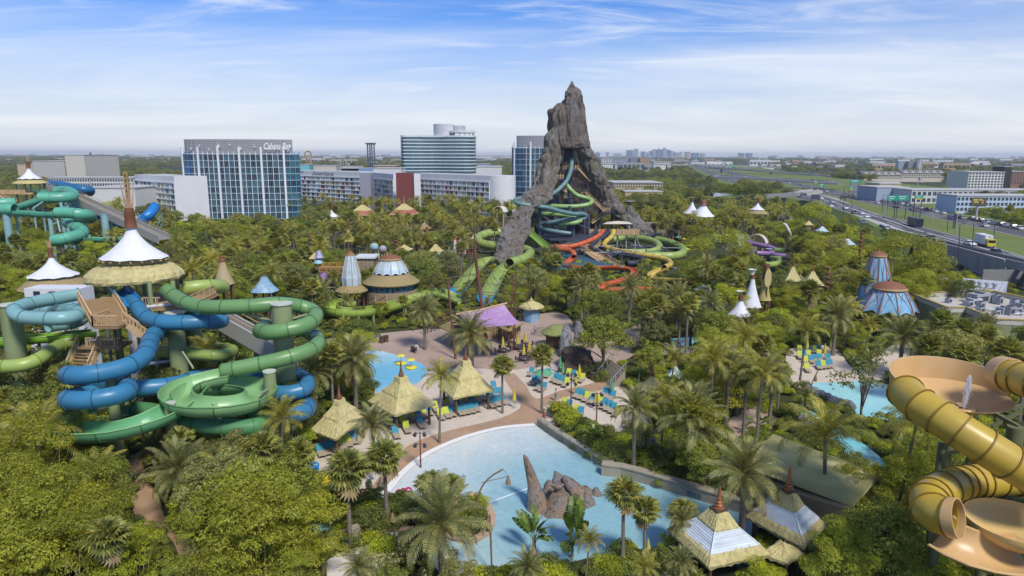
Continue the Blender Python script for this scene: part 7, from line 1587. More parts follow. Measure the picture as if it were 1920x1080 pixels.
for px,py,lab in((971,657,'near the bar'),(985,652,'nearest the steps'),(982,678,'nearest the beach'),(992,670,'beside the fan palm'),(943,662,'furthest left')):
 p=PZ(px,py);T=thing('cafe_table','dark square cafe table with chairs '+lab+' on the plaza','table',p);MB().box(p+Vector((0,0,.75)),(1.2,1.2,.06)).build('tabletop',tm,T);MB().cyl(p,p+Vector((0,0,.74)),.08,n=8).build('leg',tm,T)
 for k in range(4):
  a=k*1.57+.4;q=p+Vector((math.cos(a)*1.15,math.sin(a)*1.15,0));Tc=thing('cafe_chair','%s dark chair at the cafe table %s'%(ORD[k],lab),'chair',q,'dark cafe chairs on the plaza');MB().box(q+Vector((0,0,.45)),(.5,.5,.06),a).build('seat',tm,Tc);MB().box(q+Vector((math.cos(a)*.24,math.sin(a)*.24,.75)),(.06,.5,.6),a).build('backrest',tm,Tc)
  for dx,dy in((.2,.2),(-.2,.2),(.2,-.2),(-.2,-.2)):MB().cyl(q+Vector((dx,dy,0)),q+Vector((dx,dy,.45)),.03,n=5).build('leg',tm,Tc)
for px,py,lab in((958,652,'brown wooden bin beside the bar'),(1112,712,'brown round bin at the foot of the wide steps'),(716,643,'dark bin beside the hedge on the left plaza'),(724,641,'dark bin right of the one by the hedge')):
 p=PZ(px,py);T=thing('litter_bin',lab,'bin',p);MB().lathe(p,[(.42,0),(.45,1.0),(.2,1.1)],10).build('bin_body',wood if px==958 else darkwood,T);MB().lathe(p+Vector((0,0,1.0)),[(.5,0),(.5,.12),(.1,.2)],10).build('lid',tm,T)
p=PZ(775,660);T=thing('stroller','pale and dark parked stroller on the left plaza','stroller',p);MB().box(p+Vector((0,0,.6)),(.7,.9,.6),.4).build('seat',tm,T);MB().box(p+Vector((.5,.1,.9)),(.5,.7,.5),.7).build('hood',mat('pale_grey',(.45,.47,.5),.7),T)
for dx,dy in((-.3,-.3),(.3,-.3),(0,.4)):MB().cyl(p+Vector((dx-.05,dy,.15)),p+Vector((dx+.05,dy,.15)),.15,n=8).build('wheel',tm,T)
def floodlight(px,py,h,label):
 p=PZ(px,py);T_=thing('light_pole',label,'light pole',p);MB().cyl(p,p+Vector((0,0,h)),.09,.06,8).build('pole',rust,T_)
 for z in(h-.1,h-1.3):
  for s in(-1,1):q=p+Vector((s*.42,-.1,z));MB().bar(p+Vector((0,0,z)),q,.05).build('bracket',darksteel,T_);MB().cyl(q+Vector((0,.12,0)),q+Vector((s*.1,-.25,-.12)),.13,.22,8).build('lamp_head',darksteel,T_)
floodlight(789,878,4.0,'dark red floodlight pole with four lamps on the pool path');floodlight(1070,776,5.4,'dark red floodlight pole beside the right hand sunbeds');floodlight(1118,802,4.4,'red pole with a parasol behind it at the hedge')
bam=mat('bamboo_pole',(.20,.12,.06),.7,.2,2)
def bent_lamp(label,base,pts,lantern,drop,T_=None):
 p=PZ(*base);Y=p.y;T_=T_ or thing('bent_lamp',label,'lamp',p);P_=[p]+[PY(x,y,Y)for x,y in pts];MB().tube(catmull(P_,.5),.075,7).build('pole',bam,T_,smooth=True)
 a=P_[-1];l=PY(*lantern,Y);MB().tube([a,l],.02,4).build('cord',rope,T_);MB().lathe(l-Vector((0,0,drop)),[(.04,0),(.24,.12),(.22,.35),(.12,.7),(.04,.95)],10).build('lantern',mat('wicker',(.24,.17,.10),.9,.25,5),T_)
 return T_,Y
T,Y=bent_lamp('arched bamboo lamp hanging over the wave pool',(892,968),[(894,940),(905,910),(925,890),(943,880)],(953,892),.9);MB().bar(PY(903,905,Y),PY(953,893,Y),.05).build('crossbar',bam,T)
bent_lamp('slim upright bamboo lamp standing in the pool edge',(922,1072),[(921,1030),(918,965)],(917,975),1.0);bent_lamp('short bamboo lamp behind the bottom hedge',(1002,1085),[(1001,1050),(1000,1010)],(1001,1025),.9)
bent_lamp('leaning bamboo lamp behind the planted island',(718,1002),[(724,980),(729,960)],(736,968),.6);bent_lamp('hooked bamboo lamp beyond the curved pool wall',(1268,885),[(1266,862),(1262,846),(1257,842)],(1252,855),.9);bent_lamp('tall bent bamboo lamp beside the right hand pool',(1518,738),[(1522,720),(1530,702),(1534,695)],(1530,705),.8)
bent_lamp('bamboo lamp behind the straw roofed peak right of the steps',(1295,690),[(1298,672),(1308,658),(1312,650)],(1300,655),.8);bent_lamp('brown lamp post on the sand at the bottom',(1225,1075),[(1222,1050),(1218,1030)],(1212,1045),.8)
def stack(label,px,py,cols,rows,c,group='stacks of coloured swim tubes'):
 p=PZ(px,py);T_=thing('tube_stack',label,'swim tubes',p,group);m=mat('vinyl_'+label.split()[0],c,.3,.1,1)
 o=MB();n=14;k_=6;V=[((.27+.10*math.cos(b))*math.cos(a),(.27+.10*math.cos(b))*math.sin(a),.10*math.sin(b))for a in[2*math.pi*i/n for i in range(n)]for b in[2*math.pi*j/k_ for j in range(k_)]]
 o.add(V,[(i*k_+j,((i+1)%n)*k_+j,((i+1)%n)*k_+(j+1)%k_,i*k_+(j+1)%k_)for i in range(n)for j in range(k_)]);b=o.build('swim_tube',m,smooth=True);me=b.data;bpy.data.objects.remove(b)
 for i in range(cols):
  for j in range(rows):link('swim_tube',me,T_,M=Matrix.Translation((i*.42+random.uniform(-.04,.04),i*.22+.1*(j%2),.35+j*.36))@Matrix.Rotation(R(78),4,'X')@Matrix.Rotation(random.random(),4,'Z'))
 MB().bar(p+Vector((-.4,-.2,.05)),p+Vector((cols*.42,cols*.22,.05)),.1).build('rack',rust,T_)
stack('blue swim tubes stacked beside the leftmost hut',556,905,5,4,(.02,.22,.60));stack('yellow swim tubes stacked right of the blue ones',580,925,6,4,(.60,.48,.02));stack('orange swim tubes behind the fan palms',672,945,3,3,(.62,.12,.02));stack('pink swim tubes stacked at the beach edge',748,938,3,2,(.50,.02,.14));stack('turquoise swim tubes stacked among the trees behind the pool wall',1205,850,4,3,(.01,.18,.42))
for i,(px,py)in enumerate(((694,668),(752,682),(771,690))):
 p=PZ(px,py,.1);T=thing('pool_float','%s yellow lily pad float in the small pool'%('leftmost','middle','rightmost')[i],'float',p);MB().lathe(p,[(.02,.25),(.5,.3),(.85,.2),(.9,.05),(.7,0)],12).build('pad',mat('float_yellow',(.62,.55,.05),.5),T,smooth=True)
 MB().cyl(p,p+Vector((0,0,1.2)),.05,n=6).build('post',steel,T);MB().lathe(p+Vector((0,0,1.2)),[(.02,.3),(.5,.25),(.7,.1),(.3,0)],10).build('top_pad',mat('float_yellow',(.62,.55,.05),.5),T,smooth=True)
# - flat roofed building with roof plant
T=thing('park_building','flat roofed olive green building with grey roof plant at the right','building',(PZ(1810,600).x,PZ(1810,600).y,0));ow=mat('olive_panel',(.24,.25,.14),.8,.08,.6,island=.08);trim=mat('ochre_trim',(.36,.26,.08),.7);zr=5.2
fp=[PZ(1706,552,zr),PZ(1776,580,zr),PZ(1812,580,zr),PZ(1868,602,zr),PZ(1960,606,zr),PZ(1990,575,zr),PZ(1862,549,zr)]
MB().prism(fp,0,zr-.55).build('wall',ow,T);MB().prism([p+(p-PZ(1830,580,zr))*-.02 for p in fp],zr-.55,zr-.5).build('roof_deck',mat('roof_cream',(.44,.41,.36),.9,.1,.3,dirt=(.34,.31,.27),dirt_amt=.6),T)
for a,b in zip(fp,fp[1:]+fp[:1]):
 MB().bar(Vector((a.x,a.y,zr-.1)),Vector((b.x,b.y,zr-.1)),.35,.9).build('parapet',mat('parapet_cream',(.48,.45,.39),.9),T);MB().bar(Vector((a.x,a.y,zr+.38)),Vector((b.x,b.y,zr+.38)),.5,.18).build('coping',trim,T)
for a,b in zip(fp[:4],fp[1:5]):
 L_=(b-a).length;k=max(2,int(L_/1.9));d=(b-a).normalized();nn=Vector((d.y,-d.x,0))
 for i in range(k):c=a.lerp(b,(i+.5)/k)+nn*.1;MB().box((c.x,c.y,zr/2-.3),(L_/k-.1,.12,zr-.7),math.atan2(d.y,d.x)).build('wall_panel',ow,T)
q=[PZ(1690,590,.5),PZ(1800,640,.5),PZ(1850,640,.5),PZ(1770,582,.5)];
hv=mat('plant_grey',(.34,.35,.37),.6,.1,1,island=.25)
for px,py,w_,d_,h_ in((1835,567,4.2,2.2,1.8),(1778,568,.9,.9,1.0),(1816,573,1.6,1.3,1.0),(1826,572,2.4,1.4,1.3),(1838,578,1.2,1.0,1.2),(1858,566,.9,.9,1.7),(1866,569,.9,.9,1.7),(1873,571,.9,.9,1.5),(1880,588,1.8,1.4,1.2),(1892,590,1.6,1.4,1.5),(1905,588,1.5,1.3,1.2),(1838,585,1.2,1.0,.9),(1816,580,1.0,.9,.6),(1915,582,1.8,1.2,1.4),(1900,578,1.0,1.0,1.6),(1868,590,1.0,.8,.8)):
 p=PZ(px,py,zr-.5);o=MB();o.box((p.x,p.y,p.z+h_/2),(w_,d_,h_),.35);b=o.build('roof_unit',hv,T)
 MB().cyl((p.x,p.y,p.z+h_),(p.x,p.y,p.z+h_+.18),min(w_,d_)*.36,n=10).build('fan_grille',darksteel,T)
 MB().box((p.x+.1,p.y-d_/2-.03,p.z+h_*.5),(w_*.6,.05,h_*.5),.35).build('louvre',darksteel,T)
for i in range(7):a=PZ(1845+i*9,580+i*1.5,zr-.3);MB().tube([a,a+Vector((1.5,-.5,.3)),a+Vector((2.5,.8,.3))],.16,6).build('duct',steel,T)
T=thing('park_building','low grey metal roof with round vents beyond the olive building','building',PZ(1800,545));fp=[PZ(1735,541,3.4),PZ(1880,548,3.4),PZ(1890,528,3.4),PZ(1760,518,3.4)]
MB().prism(fp,0,3.4).build('wall',hv,T)
for i in range(10):MB().bar(fp[0].lerp(fp[1],(i+.5)/10)+Vector((0,0,.05)),fp[3].lerp(fp[2],(i+.5)/10)+Vector((0,0,.05)),.1).build('roof_seam',steel,T)
for px,py,r_ in((1822,538,.55),(1836,539,.45),(1850,541,.45),(1864,542,.5),(1790,530,.4)):p=PZ(px,py,3.4);MB().lathe(p,[(r_*.7,0),(r_*.7,.9),(r_*1.2,.95),(r_*1.2,1.3),(.1,1.5)],12).build('roof_vent',steel,T,smooth=True)
# - the few visitors
def person(label,p,rz,shirt,short,skin=(.36,.20,.13),hair=(.03,.02,.015),step=.12):
 """A standing visitor: one skinned body from pelvis to finger tips, clothes and hair as children."""
 J=[(0,0,.95),(0,0,1.2),(0,0,1.42),(0,.01,1.52),(0,.02,1.66)];rr=[.13,.14,.12,.05,.10];E_=[(0,1),(1,2),(2,3),(3,4)]
 for sgn in(-1,1):
  n0=len(J);J+=[(sgn*.10,0,.90),(sgn*.11,sgn*step,.5),(sgn*.11,sgn*step*1.4,.08),(sgn*.11,sgn*step*1.4+.14,.04)];rr+=[.085,.06,.045,.035];E_+=[(0,n0),(n0,n0+1),(n0+1,n0+2),(n0+2,n0+3)]
  n1=len(J);J+=[(sgn*.19,0,1.40),(sgn*.25,-sgn*.04,1.12),(sgn*.24,.10-sgn*.06,.90),(sgn*.24,.13-sgn*.06,.80)];rr+=[.055,.042,.035,.03];E_+=[(2,n1),(n1,n1+1),(n1+1,n1+2),(n1+2,n1+3)]
 sk=mat('skin_%d'%int(skin[0]*100)if False else 'skin_tone',skin,.6);T_=thing('person',label,'person',p,None,rz)
 def skin_mesh(nm,idx,grow,m):
  mp_={k:i for i,k in enumerate(idx)};me=bpy.data.meshes.new(nm);me.from_pydata([J[k]for k in idx],[(mp_[a],mp_[b])for a,b in E_ if a in mp_ and b in mp_],[]);me.materials.append(m)
  o=bpy.data.objects.new(nm,me);C.objects.link(o);o.parent=T_;o.modifiers.new('skin','SKIN');o.modifiers.new('smooth','SUBSURF').levels=1
  for k,i in mp_.items():v=me.skin_vertices[0].data[i];v.radius=(rr[k]+grow,)*2;v.use_root=(i==0)
  return o
 skin_mesh('body',list(range(len(J))),0,sk);skin_mesh('shirt',[1,2,9,17],.025,mat('cloth_'+shirt[0],shirt[1],.8));skin_mesh('shorts',[0,5,6,13,14],.025,mat('cloth_'+short[0],short[1],.8))
 MB().lathe((0,-.005,1.66),[(.112,-.02),(.115,.05),(.08,.105),(.01,.125)],10).build('hair',mat('dark_hair',hair,.7),T_,smooth=True)if False else None
 me=MB().lathe((0,0,0),[(.112,-.02),(.115,.05),(.08,.105),(.01,.125)],10).build('hair',mat('dark_hair',hair,.7));me.parent=T_;me.location=(0,-.005,1.67)
 return T_
WH,NV,RD,TL,BK=('white',(.6,.6,.6)),('navy',(.03,.05,.14)),('red',(.42,.03,.03)),('teal',(.05,.25,.3)),('black',(.02,.02,.02));p_=PZ(780,663)
person('person in a pale shirt standing beside the stroller on the left plaza',p_,.4,WH,NV);fl_=lambda px,dr:Vector((PY(px,545,137).x,141-math.sqrt(max(.5,(rf_*.9)**2-(PY(px,545,137).x-c0_.x)**2)),4.32))
c0_=PY(733,512,141)
for px,sh,so,rz,lab in((706,NV,BK,2.6,'person in navy at the left end of the white dome pavilion terrace'),(718,RD,NV,.5,'person in a red shirt on the white dome pavilion terrace'),(731,BK,TL,1.4,'person in a black shirt in the middle of the white dome pavilion terrace'),(746,TL,BK,-.6,'person in a teal shirt on the white dome pavilion terrace'),(758,WH,NV,3.0,'person in a white shirt at the right of the white dome pavilion terrace')):person(lab,fl_(px,0),rz,sh,so)
person('person in a red shirt walking up the narrow steps plaza by the round kiosk',PZ(1003,628),.2,RD,BK);person('person in white walking on the crossing path by the sunbeds',PZ(1042,752),1.2,WH,TL);person('lifeguard in red at the corner of the wave pool wall',PZ(1020,792),2.2,RD,RD)
# HIGHWAY
ZH=5.0
roadm=asphalt;lanem=mat('lane_white',(.62,.62,.60),.8,.05);conc_l=mat('pale_concrete_road',(.36,.35,.33),.9,.08,.1)
grass_m=mat('verge_grass',(.115,.155,.028),.95,.18,.05,dirt=(.17,.16,.05),dirt_amt=.6,bump=.2,bscale=1.5)
def hp(x,y):return PZ(x,y,ZH)
def sheet_px(name,pts,dz,m):return struct(MB().poly([(p.x,p.y,ZH+dz)for p in(hp(*q)for q in pts)]).build(name,m))
plat=[(1285,309),(1305,320),(1330,333),(1360,348),(1400,352),(1480,372),(1535,381),(1590,400),(1640,425),(1677,436),(1715,446),(1790,465),(1860,482),(1960,507),(2300,600),(2300,400),(1960,370),(1700,345),(1560,333),(1450,318),(1390,309)]
w_=[hp(*q)for q in plat];struct(MB().prism([(p.x,p.y)for p in w_],.0,ZH).build('highway_verge',grass_m))
sl=w_[:11];lo=[Vector((p.x-9,p.y-12,-.05))for p in sl];k=len(sl);struct(MB().add(sl+lo,[(i,k+i,k+i+1,i+1)for i in range(k-1)]).build('highway_verge',grass_m))
NEAR_L=[(1292,309.5),(1318,322),(1352,338),(1400,350),(1450,361),(1500,373),(1535,381),(1600,402),(1677,435),(1716,445),(1800,466),(1920,496),(2100,541)]
NEAR_U=[(1306,309.5),(1335,320),(1372,333),(1430,345),(1480,354),(1540,366),(1590,381),(1640,400),(1700,415),(1740,428),(1820,449),(1920,481),(2100,533)]
FAR_L=[(1312,309.3),(1345,319.5),(1385,331),(1440,338),(1500,350),(1560,366),(1620,380),(1690,393),(1760,411),(1840,428),(1920,446),(2100,486)]
FAR_U=[(1324,309),(1358,318),(1400,328),(1470,338),(1530,349),(1590,361),(1650,375),(1700,383),(1760,399),(1840,415),(1920,431),(2100,468)]
def lane_poly(name,L_,U_,dz,m):return sheet_px(name,L_+U_[::-1],dz,m)
lane_poly('road',NEAR_L,NEAR_U,.012,roadm);lane_poly('road',FAR_L,FAR_U,.012,roadm)
def resamp(L_,n):
 P_=[hp(*q)for q in L_];ln=[0]
 for a,b in zip(P_,P_[1:]):ln.append(ln[-1]+(b-a).length)
 out=[]
 for i in range(n+1):
  s=ln[-1]*i/n;k=min(len(P_)-2,max(0,int(np.searchsorted(ln,s))-1));out.append(P_[k].lerp(P_[k+1],(s-ln[k])/(ln[k+1]-ln[k])))
 return out
def markings(L_,U_,fr,dash):
 A_,B_=resamp(L_,160),resamp(U_,160)
 for f,ds in zip(fr,dash):
  mb_=MB()
  for i in range(160):
   if ds and i%4>1:continue
   p,q=A_[i].lerp(B_[i],f),A_[i+1].lerp(B_[i+1],f);d=(q-p);s=Vector((-d.y,d.x,0)).normalized()*.13
   mb_.add([Vector((v.x,v.y,ZH+.022))for v in(p-s,q-s,q+s,p+s)],[(0,1,2,3)])
  struct(mb_.build('road_markings',lanem))
markings(NEAR_L,NEAR_U,(.04,.22,.42,.60,.62,.80,.96),(0,1,1,0,0,1,0));markings(FAR_L,FAR_U,(.05,.28,.5,.72,.95),(0,1,1,1,0))
sheet_px('pale_shoulder',[(1540,366),(1590,381),(1640,400),(1648,403),(1640,401),(1570,372),(1500,355),(1480,351)],.016,conc_l)
sheet_px('pale_shoulder',[(1600,401),(1677,434),(1800,465),(1920,495),(2100,540),(2100,532),(1920,489),(1800,460),(1700,433),(1640,412)],.016,conc_l)
sheet_px('exit_road',[(1590,362),(1600,352),(1592,345),(1604,343),(1622,356),(1660,372),(1700,381),(1690,384),(1640,374)],.017,mat('worn_asphalt',(.13,.13,.13),.9,.1,.1))
T=thing('retaining_wall','long grey panelled retaining wall carrying the highway at the right','wall',hp(1800,465));line=resamp([(1712,447.5),(1800,469.5),(1883,492.5)],26);pan=mat('wall_panel_grey',(.33,.33,.32),.9,.12,.5,island=.1,dirt=(.22,.22,.21),dirt_amt=.5)
for a,b in zip(line,line[1:]):
 c=(a+b)/2;d=b-a;rz=math.atan2(d.y,d.x);MB().box((c.x,c.y-.3,ZH/2),(d.length-.05,.3,ZH),rz).build('wall_panel',pan,T)
for a,b in zip(line[::2],line[2::2]):
 c=(a+b)/2;d=b-a;MB().box((c.x,c.y-.3,ZH+.35),(d.length-.04,.5,1.0),math.atan2(d.y,d.x)).build('barrier',concrete,T)
T=thing('overpass','concrete highway bridge end with a pier at the right edge','bridge',hp(1900,492));a,b=hp(1884,492),hp(2000,520)
MB().bar(a-Vector((0,.3,.4)),b-Vector((0,.3,.4)),1.0,1.3).build('girder',concrete,T);MB().bar(a+Vector((0,-.3,.6)),b+Vector((0,-.3,.6)),.4,.9).build('barrier',concrete,T)
for px,py in((1884,490),(1935,502)):p=hp(px,py);MB().box((p.x,p.y+.3,(ZH-1)/2),(1.6,1.6,ZH-1)).build('pier',concrete,T)
MB().box((hp(1935,502).x,hp(1935,502).y+3,2),(20,.5,4)).build('abutment',mat('dark_concrete',(.20,.20,.20),.9),T)
sheet=[PZ(1760,500),PZ(1830,519),PZ(1930,545),PZ(2000,562),PZ(2000,545),PZ(1930,530),PZ(1830,505),PZ(1775,492)]
struct(MB().poly([(p.x,p.y,.06)for p in sheet]).build('service_road',asphalt));sg=[PZ(1700,470),PZ(1760,500),PZ(1830,512),PZ(1880,524),PZ(1884,512),PZ(1800,488),PZ(1720,462)]
struct(MB().poly([(p.x,p.y,.05)for p in sg]).build('verge',grass_m))
gr=[PZ(1815,511),PZ(1860,522),PZ(1925,538),PZ(1990,553)];T=thing('guard_rail','grey guard rail beside the service road under the bridge','guard rail',gr[0])
for zz in(.45,.75):MB().tube([p+Vector((0,0,zz))for p in gr],.09,5).build('rail',steel,T)
for p in catmull(gr,3):MB().bar(p,p+Vector((0,0,.8)),.12).build('rail_post',steel,T)
mb=resamp([(1600,402),(1677,434),(1716,444),(1800,463),(1920,492),(2050,524)],40);T=thing('barrier','dark grey concrete barrier between the exit lane and the highway','barrier',mb[0])
for a,b in zip(mb[14:],mb[15:]):c=(a+b)/2+Vector((0,3.4,.45));MB().box(c,((b-a).length-.03,.4,.95),math.atan2(b.y-a.y,b.x-a.x)).build('barrier_block',mat('barrier_grey',(.17,.17,.18),.9,.1,.6),T)
g2_=resamp([(1640,399),(1690,409),(1730,421),(1762,412)],20)
def car_proto(col,kind='car'):
 r_=thing('parked_car' if False else 'car','','car');cm=mat('car_paint_'+str(round(sum(col),3)).replace('.','_'),col,.3,.03,.5,spec=.6,coat=.5);gl=mat('car_glass',(.012,.015,.02),.1,.1,1,spec=.8);L_,W_=4.6,1.8;tall=.25 if kind=='suv' else 0
 prof=[(-2.3,.35),(-2.3,.85),(-1.9,.95+tall*.4),(-1.5,1.0+tall*.5),(1.0,.98),(2.1,.80),(2.3,.6),(2.3,.35)];n=len(prof)
 V=[(x,-W_/2,z)for x,z in prof]+[(x,W_/2,z)for x,z in prof];MB().add(V,[tuple(range(n)),tuple(range(2*n-1,n-1,-1))]+[(i,n+i,n+(i+1)%n,(i+1)%n)for i in range(n)]).build('body',cm,r_)
 V=[(-1.95,-.82,.95),(1.05,-.82,.95),(.35,-.66,1.42+tall),(-1.45,-.66,1.42+tall)];V+=[(x,-y,z)for x,y,z in V];MB().add(V,[(0,1,2,3),(7,6,5,4),(1,5,6,2),(4,0,3,7)]).build('windows',gl,r_)
 MB().box((-.55,0,1.44+tall),(1.85,1.34,.06)).build('roof',cm,r_)
 for x in(-1.4,1.45):
  for s in(-.82,.82):MB().cyl((x,s-.1,.33),(x,s+.1,.33),.33,n=12).build('wheel',tm,r_)
 for s in(-.6,.6):MB().box((2.28,s,.68),(.08,.35,.16)).build('headlight',white,r_);MB().box((-2.3,s,.78),(.06,.35,.16)).build('tail_light',mat('tail_red',(.35,.01,.01),.4),r_)
 return proto(r_)
CARS=[('white',car_proto((.70,.71,.72))),('silver',car_proto((.42,.44,.46))),('dark grey',car_proto((.09,.10,.11),'suv')),('black',car_proto((.02,.02,.025),'suv')),('dark red',car_proto((.22,.02,.02))),('blue',car_proto((.05,.12,.24)))]
cused=set();NCAR={}
def put_car(px,py,ci,road,rev=False):
 p=hp(px,py);A_=resamp(road,200);k=min(range(200),key=lambda i:(A_[i]-p).length);d=A_[min(200,k+1)]-A_[k];rz=math.atan2(d.y,d.x)+(math.pi if rev else 0);nm,src=CARS[ci]
 if src.name not in cused:cused.add(src.name);o=src;o.location=(p.x,p.y,ZH+.02);o.rotation_euler=(0,0,rz)
 else:o=copy_tree(src,loc=(p.x,p.y,ZH+.02),rz=rz)
 key=(nm,'near' if road is NEAR_L else 'far');NCAR.setdefault(key,[]).append((px,o));return o
NEARC=((1470,362,0),(1488,360,1),(1558,388,0),(1585,392,0),(1602,401,2),(1616,402,0),(1625,408,0),(1617,419,5),(1664,431,1),(1746,450,2),(1868,478,3),(1818,460,0),(1560,380,1),(1540,373,0),(1512,366,0),(1450,355,2),(1430,350,0),(1410,346,0),(1500,370,3))
for px,py,c in NEARC:put_car(px,py,c,NEAR_L)
FARC=((1628,372,0),(1640,375,3),(1655,379,2),(1667,378,1),(1680,382,2),(1690,383,0),(1700,386,1),(1709,388,3),(1717,390,0),(1724,391,0),(1735,394,4),(1745,396,2),(1754,398,0),(1768,401,0),(1785,408,2),(1795,409,3),(1803,410,1),(1822,412,3),(1830,415,2),(1838,416,3),(1850,418,0),(1862,421,1),(1875,423,3),(1886,425,0),(1845,425,0),(1784,411,5),(1712,396,2),(1680,390,3),(1645,382,0),(1710,393,2),(1590,370,3),(1600,371,2),(1566,364,1),(1550,360,0),(1535,356,3),(1520,353,0),(1500,348,2),(1480,344,0),(1898,428,2),(1910,430,0))
for px,py,c in FARC:put_car(px,py,c,FAR_L,True)
for(nm,side),lst in NCAR.items():
 lst.sort(key=lambda t:t[0])
 for i,(_,o)in enumerate(lst):o['label']='%s %s car on the %s carriageway of the highway'%(ordinal(i,len(lst)),nm,'near' if side=='near' else 'far');o['group']='cars on the highway'
p=hp(1715,424);T=thing('coach','dark blue coach driving on the near carriageway','coach',p);d=(hp(1740,431)-hp(1690,416)).normalized();rz=math.atan2(d.y,d.x);Mz=Matrix.Rotation(rz,3,'Z');Cc=lambda x,y,z:p+Mz@Vector((x,y,z))
MB().box(Cc(0,0,1.9),(11,2.5,2.9),rz).build('body',mat('coach_navy',(.02,.03,.05),.35),T)
for i in range(6):
 for s in(-1.26,1.26):MB().box(Cc(-4.4+i*1.7,s,2.5),(1.5,.06,1.1),rz).build('window',glass_dark,T)
MB().box(Cc(5.52,0,2.3),(.06,2.2,1.6),rz).build('windscreen',glass_dark,T)
for x in(-3.6,3.8):
 for s in(-1.1,1.1):MB().cyl(Cc(x,s-.15,.5),Cc(x,s+.15,.5),.5,n=12).build('wheel',tm,T)
p=hp(1846,461);T=thing('lorry','white box lorry with a yellow cab on the near carriageway','lorry',p);d=(hp(1880,472)-hp(1810,450)).normalized();rz=math.atan2(d.y,d.x);Mz=Matrix.Rotation(rz,3,'Z')
MB().box(Cc(-1.0,0,2.1),(8.2,2.4,2.7),rz).build('box_body',white,T);MB().box(Cc(4.1,0,1.5),(1.9,2.2,2.0),rz).build('cab',mat('lorry_yellow',(.55,.45,.05),.4),T);MB().box(Cc(5.0,0,1.9),(.14,1.9,.8),rz).build('windscreen',glass_dark,T);MB().box(Cc(-1.0,-1.22,2.3),(1.2,.05,.5),rz).build('emblem',mat('lorry_yellow',(.55,.45,.05),.4),T)
for x in(-3.6,-2.4,3.9):
 for s in(-1.0,1.0):MB().cyl(Cc(x,s-.15,.5),Cc(x,s+.15,.5),.5,n=12).build('wheel',tm,T)
sgreen=mat('sign_green',(.01,.26,.17),.5,.05);syel=mat('sign_yellow',(.5,.42,.03),.5)
def gantry(label,px,py,w,h,dist=None,z=None,m=sgreen,yellow=False,post=True,lines=2):
 Y=dist;c=PY(px,py,Y);T_=thing('road_sign',label,'road sign',(c.x,Y,0));wd,hh=w*MPP(Y),h*MPP(Y)
 MB().box((c.x,Y,c.z),(wd,.15,hh)).build('sign_panel',m,T_)
 if m is sgreen:
  for k in range(lines):MB().box((c.x-wd*.05,Y-.1,c.z+hh*(.22-.36*k)),(wd*(.7-.2*k),.03,hh*.12)).build('sign_text_line',white,T_)
 if yellow:MB().box((c.x,Y-.02,c.z-hh*.5-hh*.18),(wd*.9,.12,hh*.34)).build('exit_panel',syel,T_)
 if post:
  for s in(-.4,.4):MB().cyl((c.x+s*wd,Y+.2,0),(c.x+s*wd,Y+.2,c.z+hh*.4),.18,n=6).build('post',darksteel,T_)
 return T_
gantry('wide green overhead sign, left panel of the large pair',1673,371,18,10,300);gantry('wide green overhead sign, right panel of the large pair',1693,371,21,10,300);gantry('green sign with a yellow exit panel right of the large pair',1723,369,16,6,305,yellow=True);gantry('green sign over the exit road, double panel',1604,340,21,6,520);gantry('green sign with a yellow strip below the exit road',1597,352,9,5,460,yellow=True);gantry('small green sign above the left lanes',1541,348,8,7,480);gantry('small green sign with a yellow strip left of the lanes',1530,340,7,4,560,yellow=True);gantry('far green sign on the flyover',1370,311,8,4,1000);gantry('far green sign left of the flyover one',1358,305,6,3,1250)
gantry('black back of a message sign over the near carriageway',1529,369,16,8,380,m=darksteel);gantry('black back of a message sign over the far carriageway',1581,370,12,5,420,m=darksteel);gantry('small yellow warning sign beside the far carriageway',1793,398,4,4,260,m=syel)
for i,(px,y0,y1,Y)in enumerate(((1795,395,450,235),(1865,410,473,205),(1778,398,435,250),(1618,410,372,400),(1583,350,408,300),(1718,395,415,260),(1663,380,402,300),(1656,366,386,330),(1598,362,385,360),(1547,363,393,330),(1697,433,462,190),(1725,436,463,185),(1752,362,392,290),(1800,420,474,195),(1826,420,465,195))):
 y0,y1=min(y0,y1),max(y0,y1);a,b=PY(px,y1,Y),PY(px,y0,Y);T=thing('lamp_post','%s lamp post from the left along the highway'%ORD[i],'lamp post',(a.x,Y,0),'lamp posts along the highway');MB().cyl((a.x,Y,0),b,.14,.09,6).build('pole',darksteel if i%3 else steel,T);MB().bar(b,b+Vector((1.0,-.3,.1)),.12).build('lamp_arm',darksteel,T);MB().box(b+Vector((1.2,-.35,.08)),(.7,.3,.14)).build('lamp_head',darksteel,T)
c_=PY(1721,343,480);T=thing('flag','striped national flag on a tall pole beside the highway','flag',(c_.x,480,0));MB().cyl((PY(1722,352,480).x,480,0),PY(1722,332,480),.2,n=6).build('pole',steel,T)
p0=PY(1722,334,480);wv=lambda u,v:p0+Vector((u*3.6,-.3*math.sin(u*5),-v*2.2-u*1.0+.15*math.sin(u*6)))
for k in range(13):
 mb=MB();V=[wv(u/8,v)for u in range(9)for v in(k/13,(k+1)/13)];mb.add(V,[(2*i,2*i+1,2*i+3,2*i+2)for i in range(8)]);mb.build('stripe',white if k%2 else mat('flag_red',(.40,.03,.04),.7),T)
mb=MB();V=[wv(u/8,v)-Vector((0,.05,0))for u in range(4)for v in(0,7/13)];mb.add(V,[(2*i,2*i+1,2*i+3,2*i+2)for i in range(3)]);mb.build('canton',mat('flag_blue',(.03,.05,.2),.7),T)
c_=PY(1835,379,300);T=thing('billboard','dark billboard with yellow lettering blocks beside the highway','billboard',(c_.x,300,0));MB().box(c_,(27*MPP(300),.4,16*MPP(300))).build('board',mat('board_dark',(.09,.07,.05),.6,.5,.6),T)
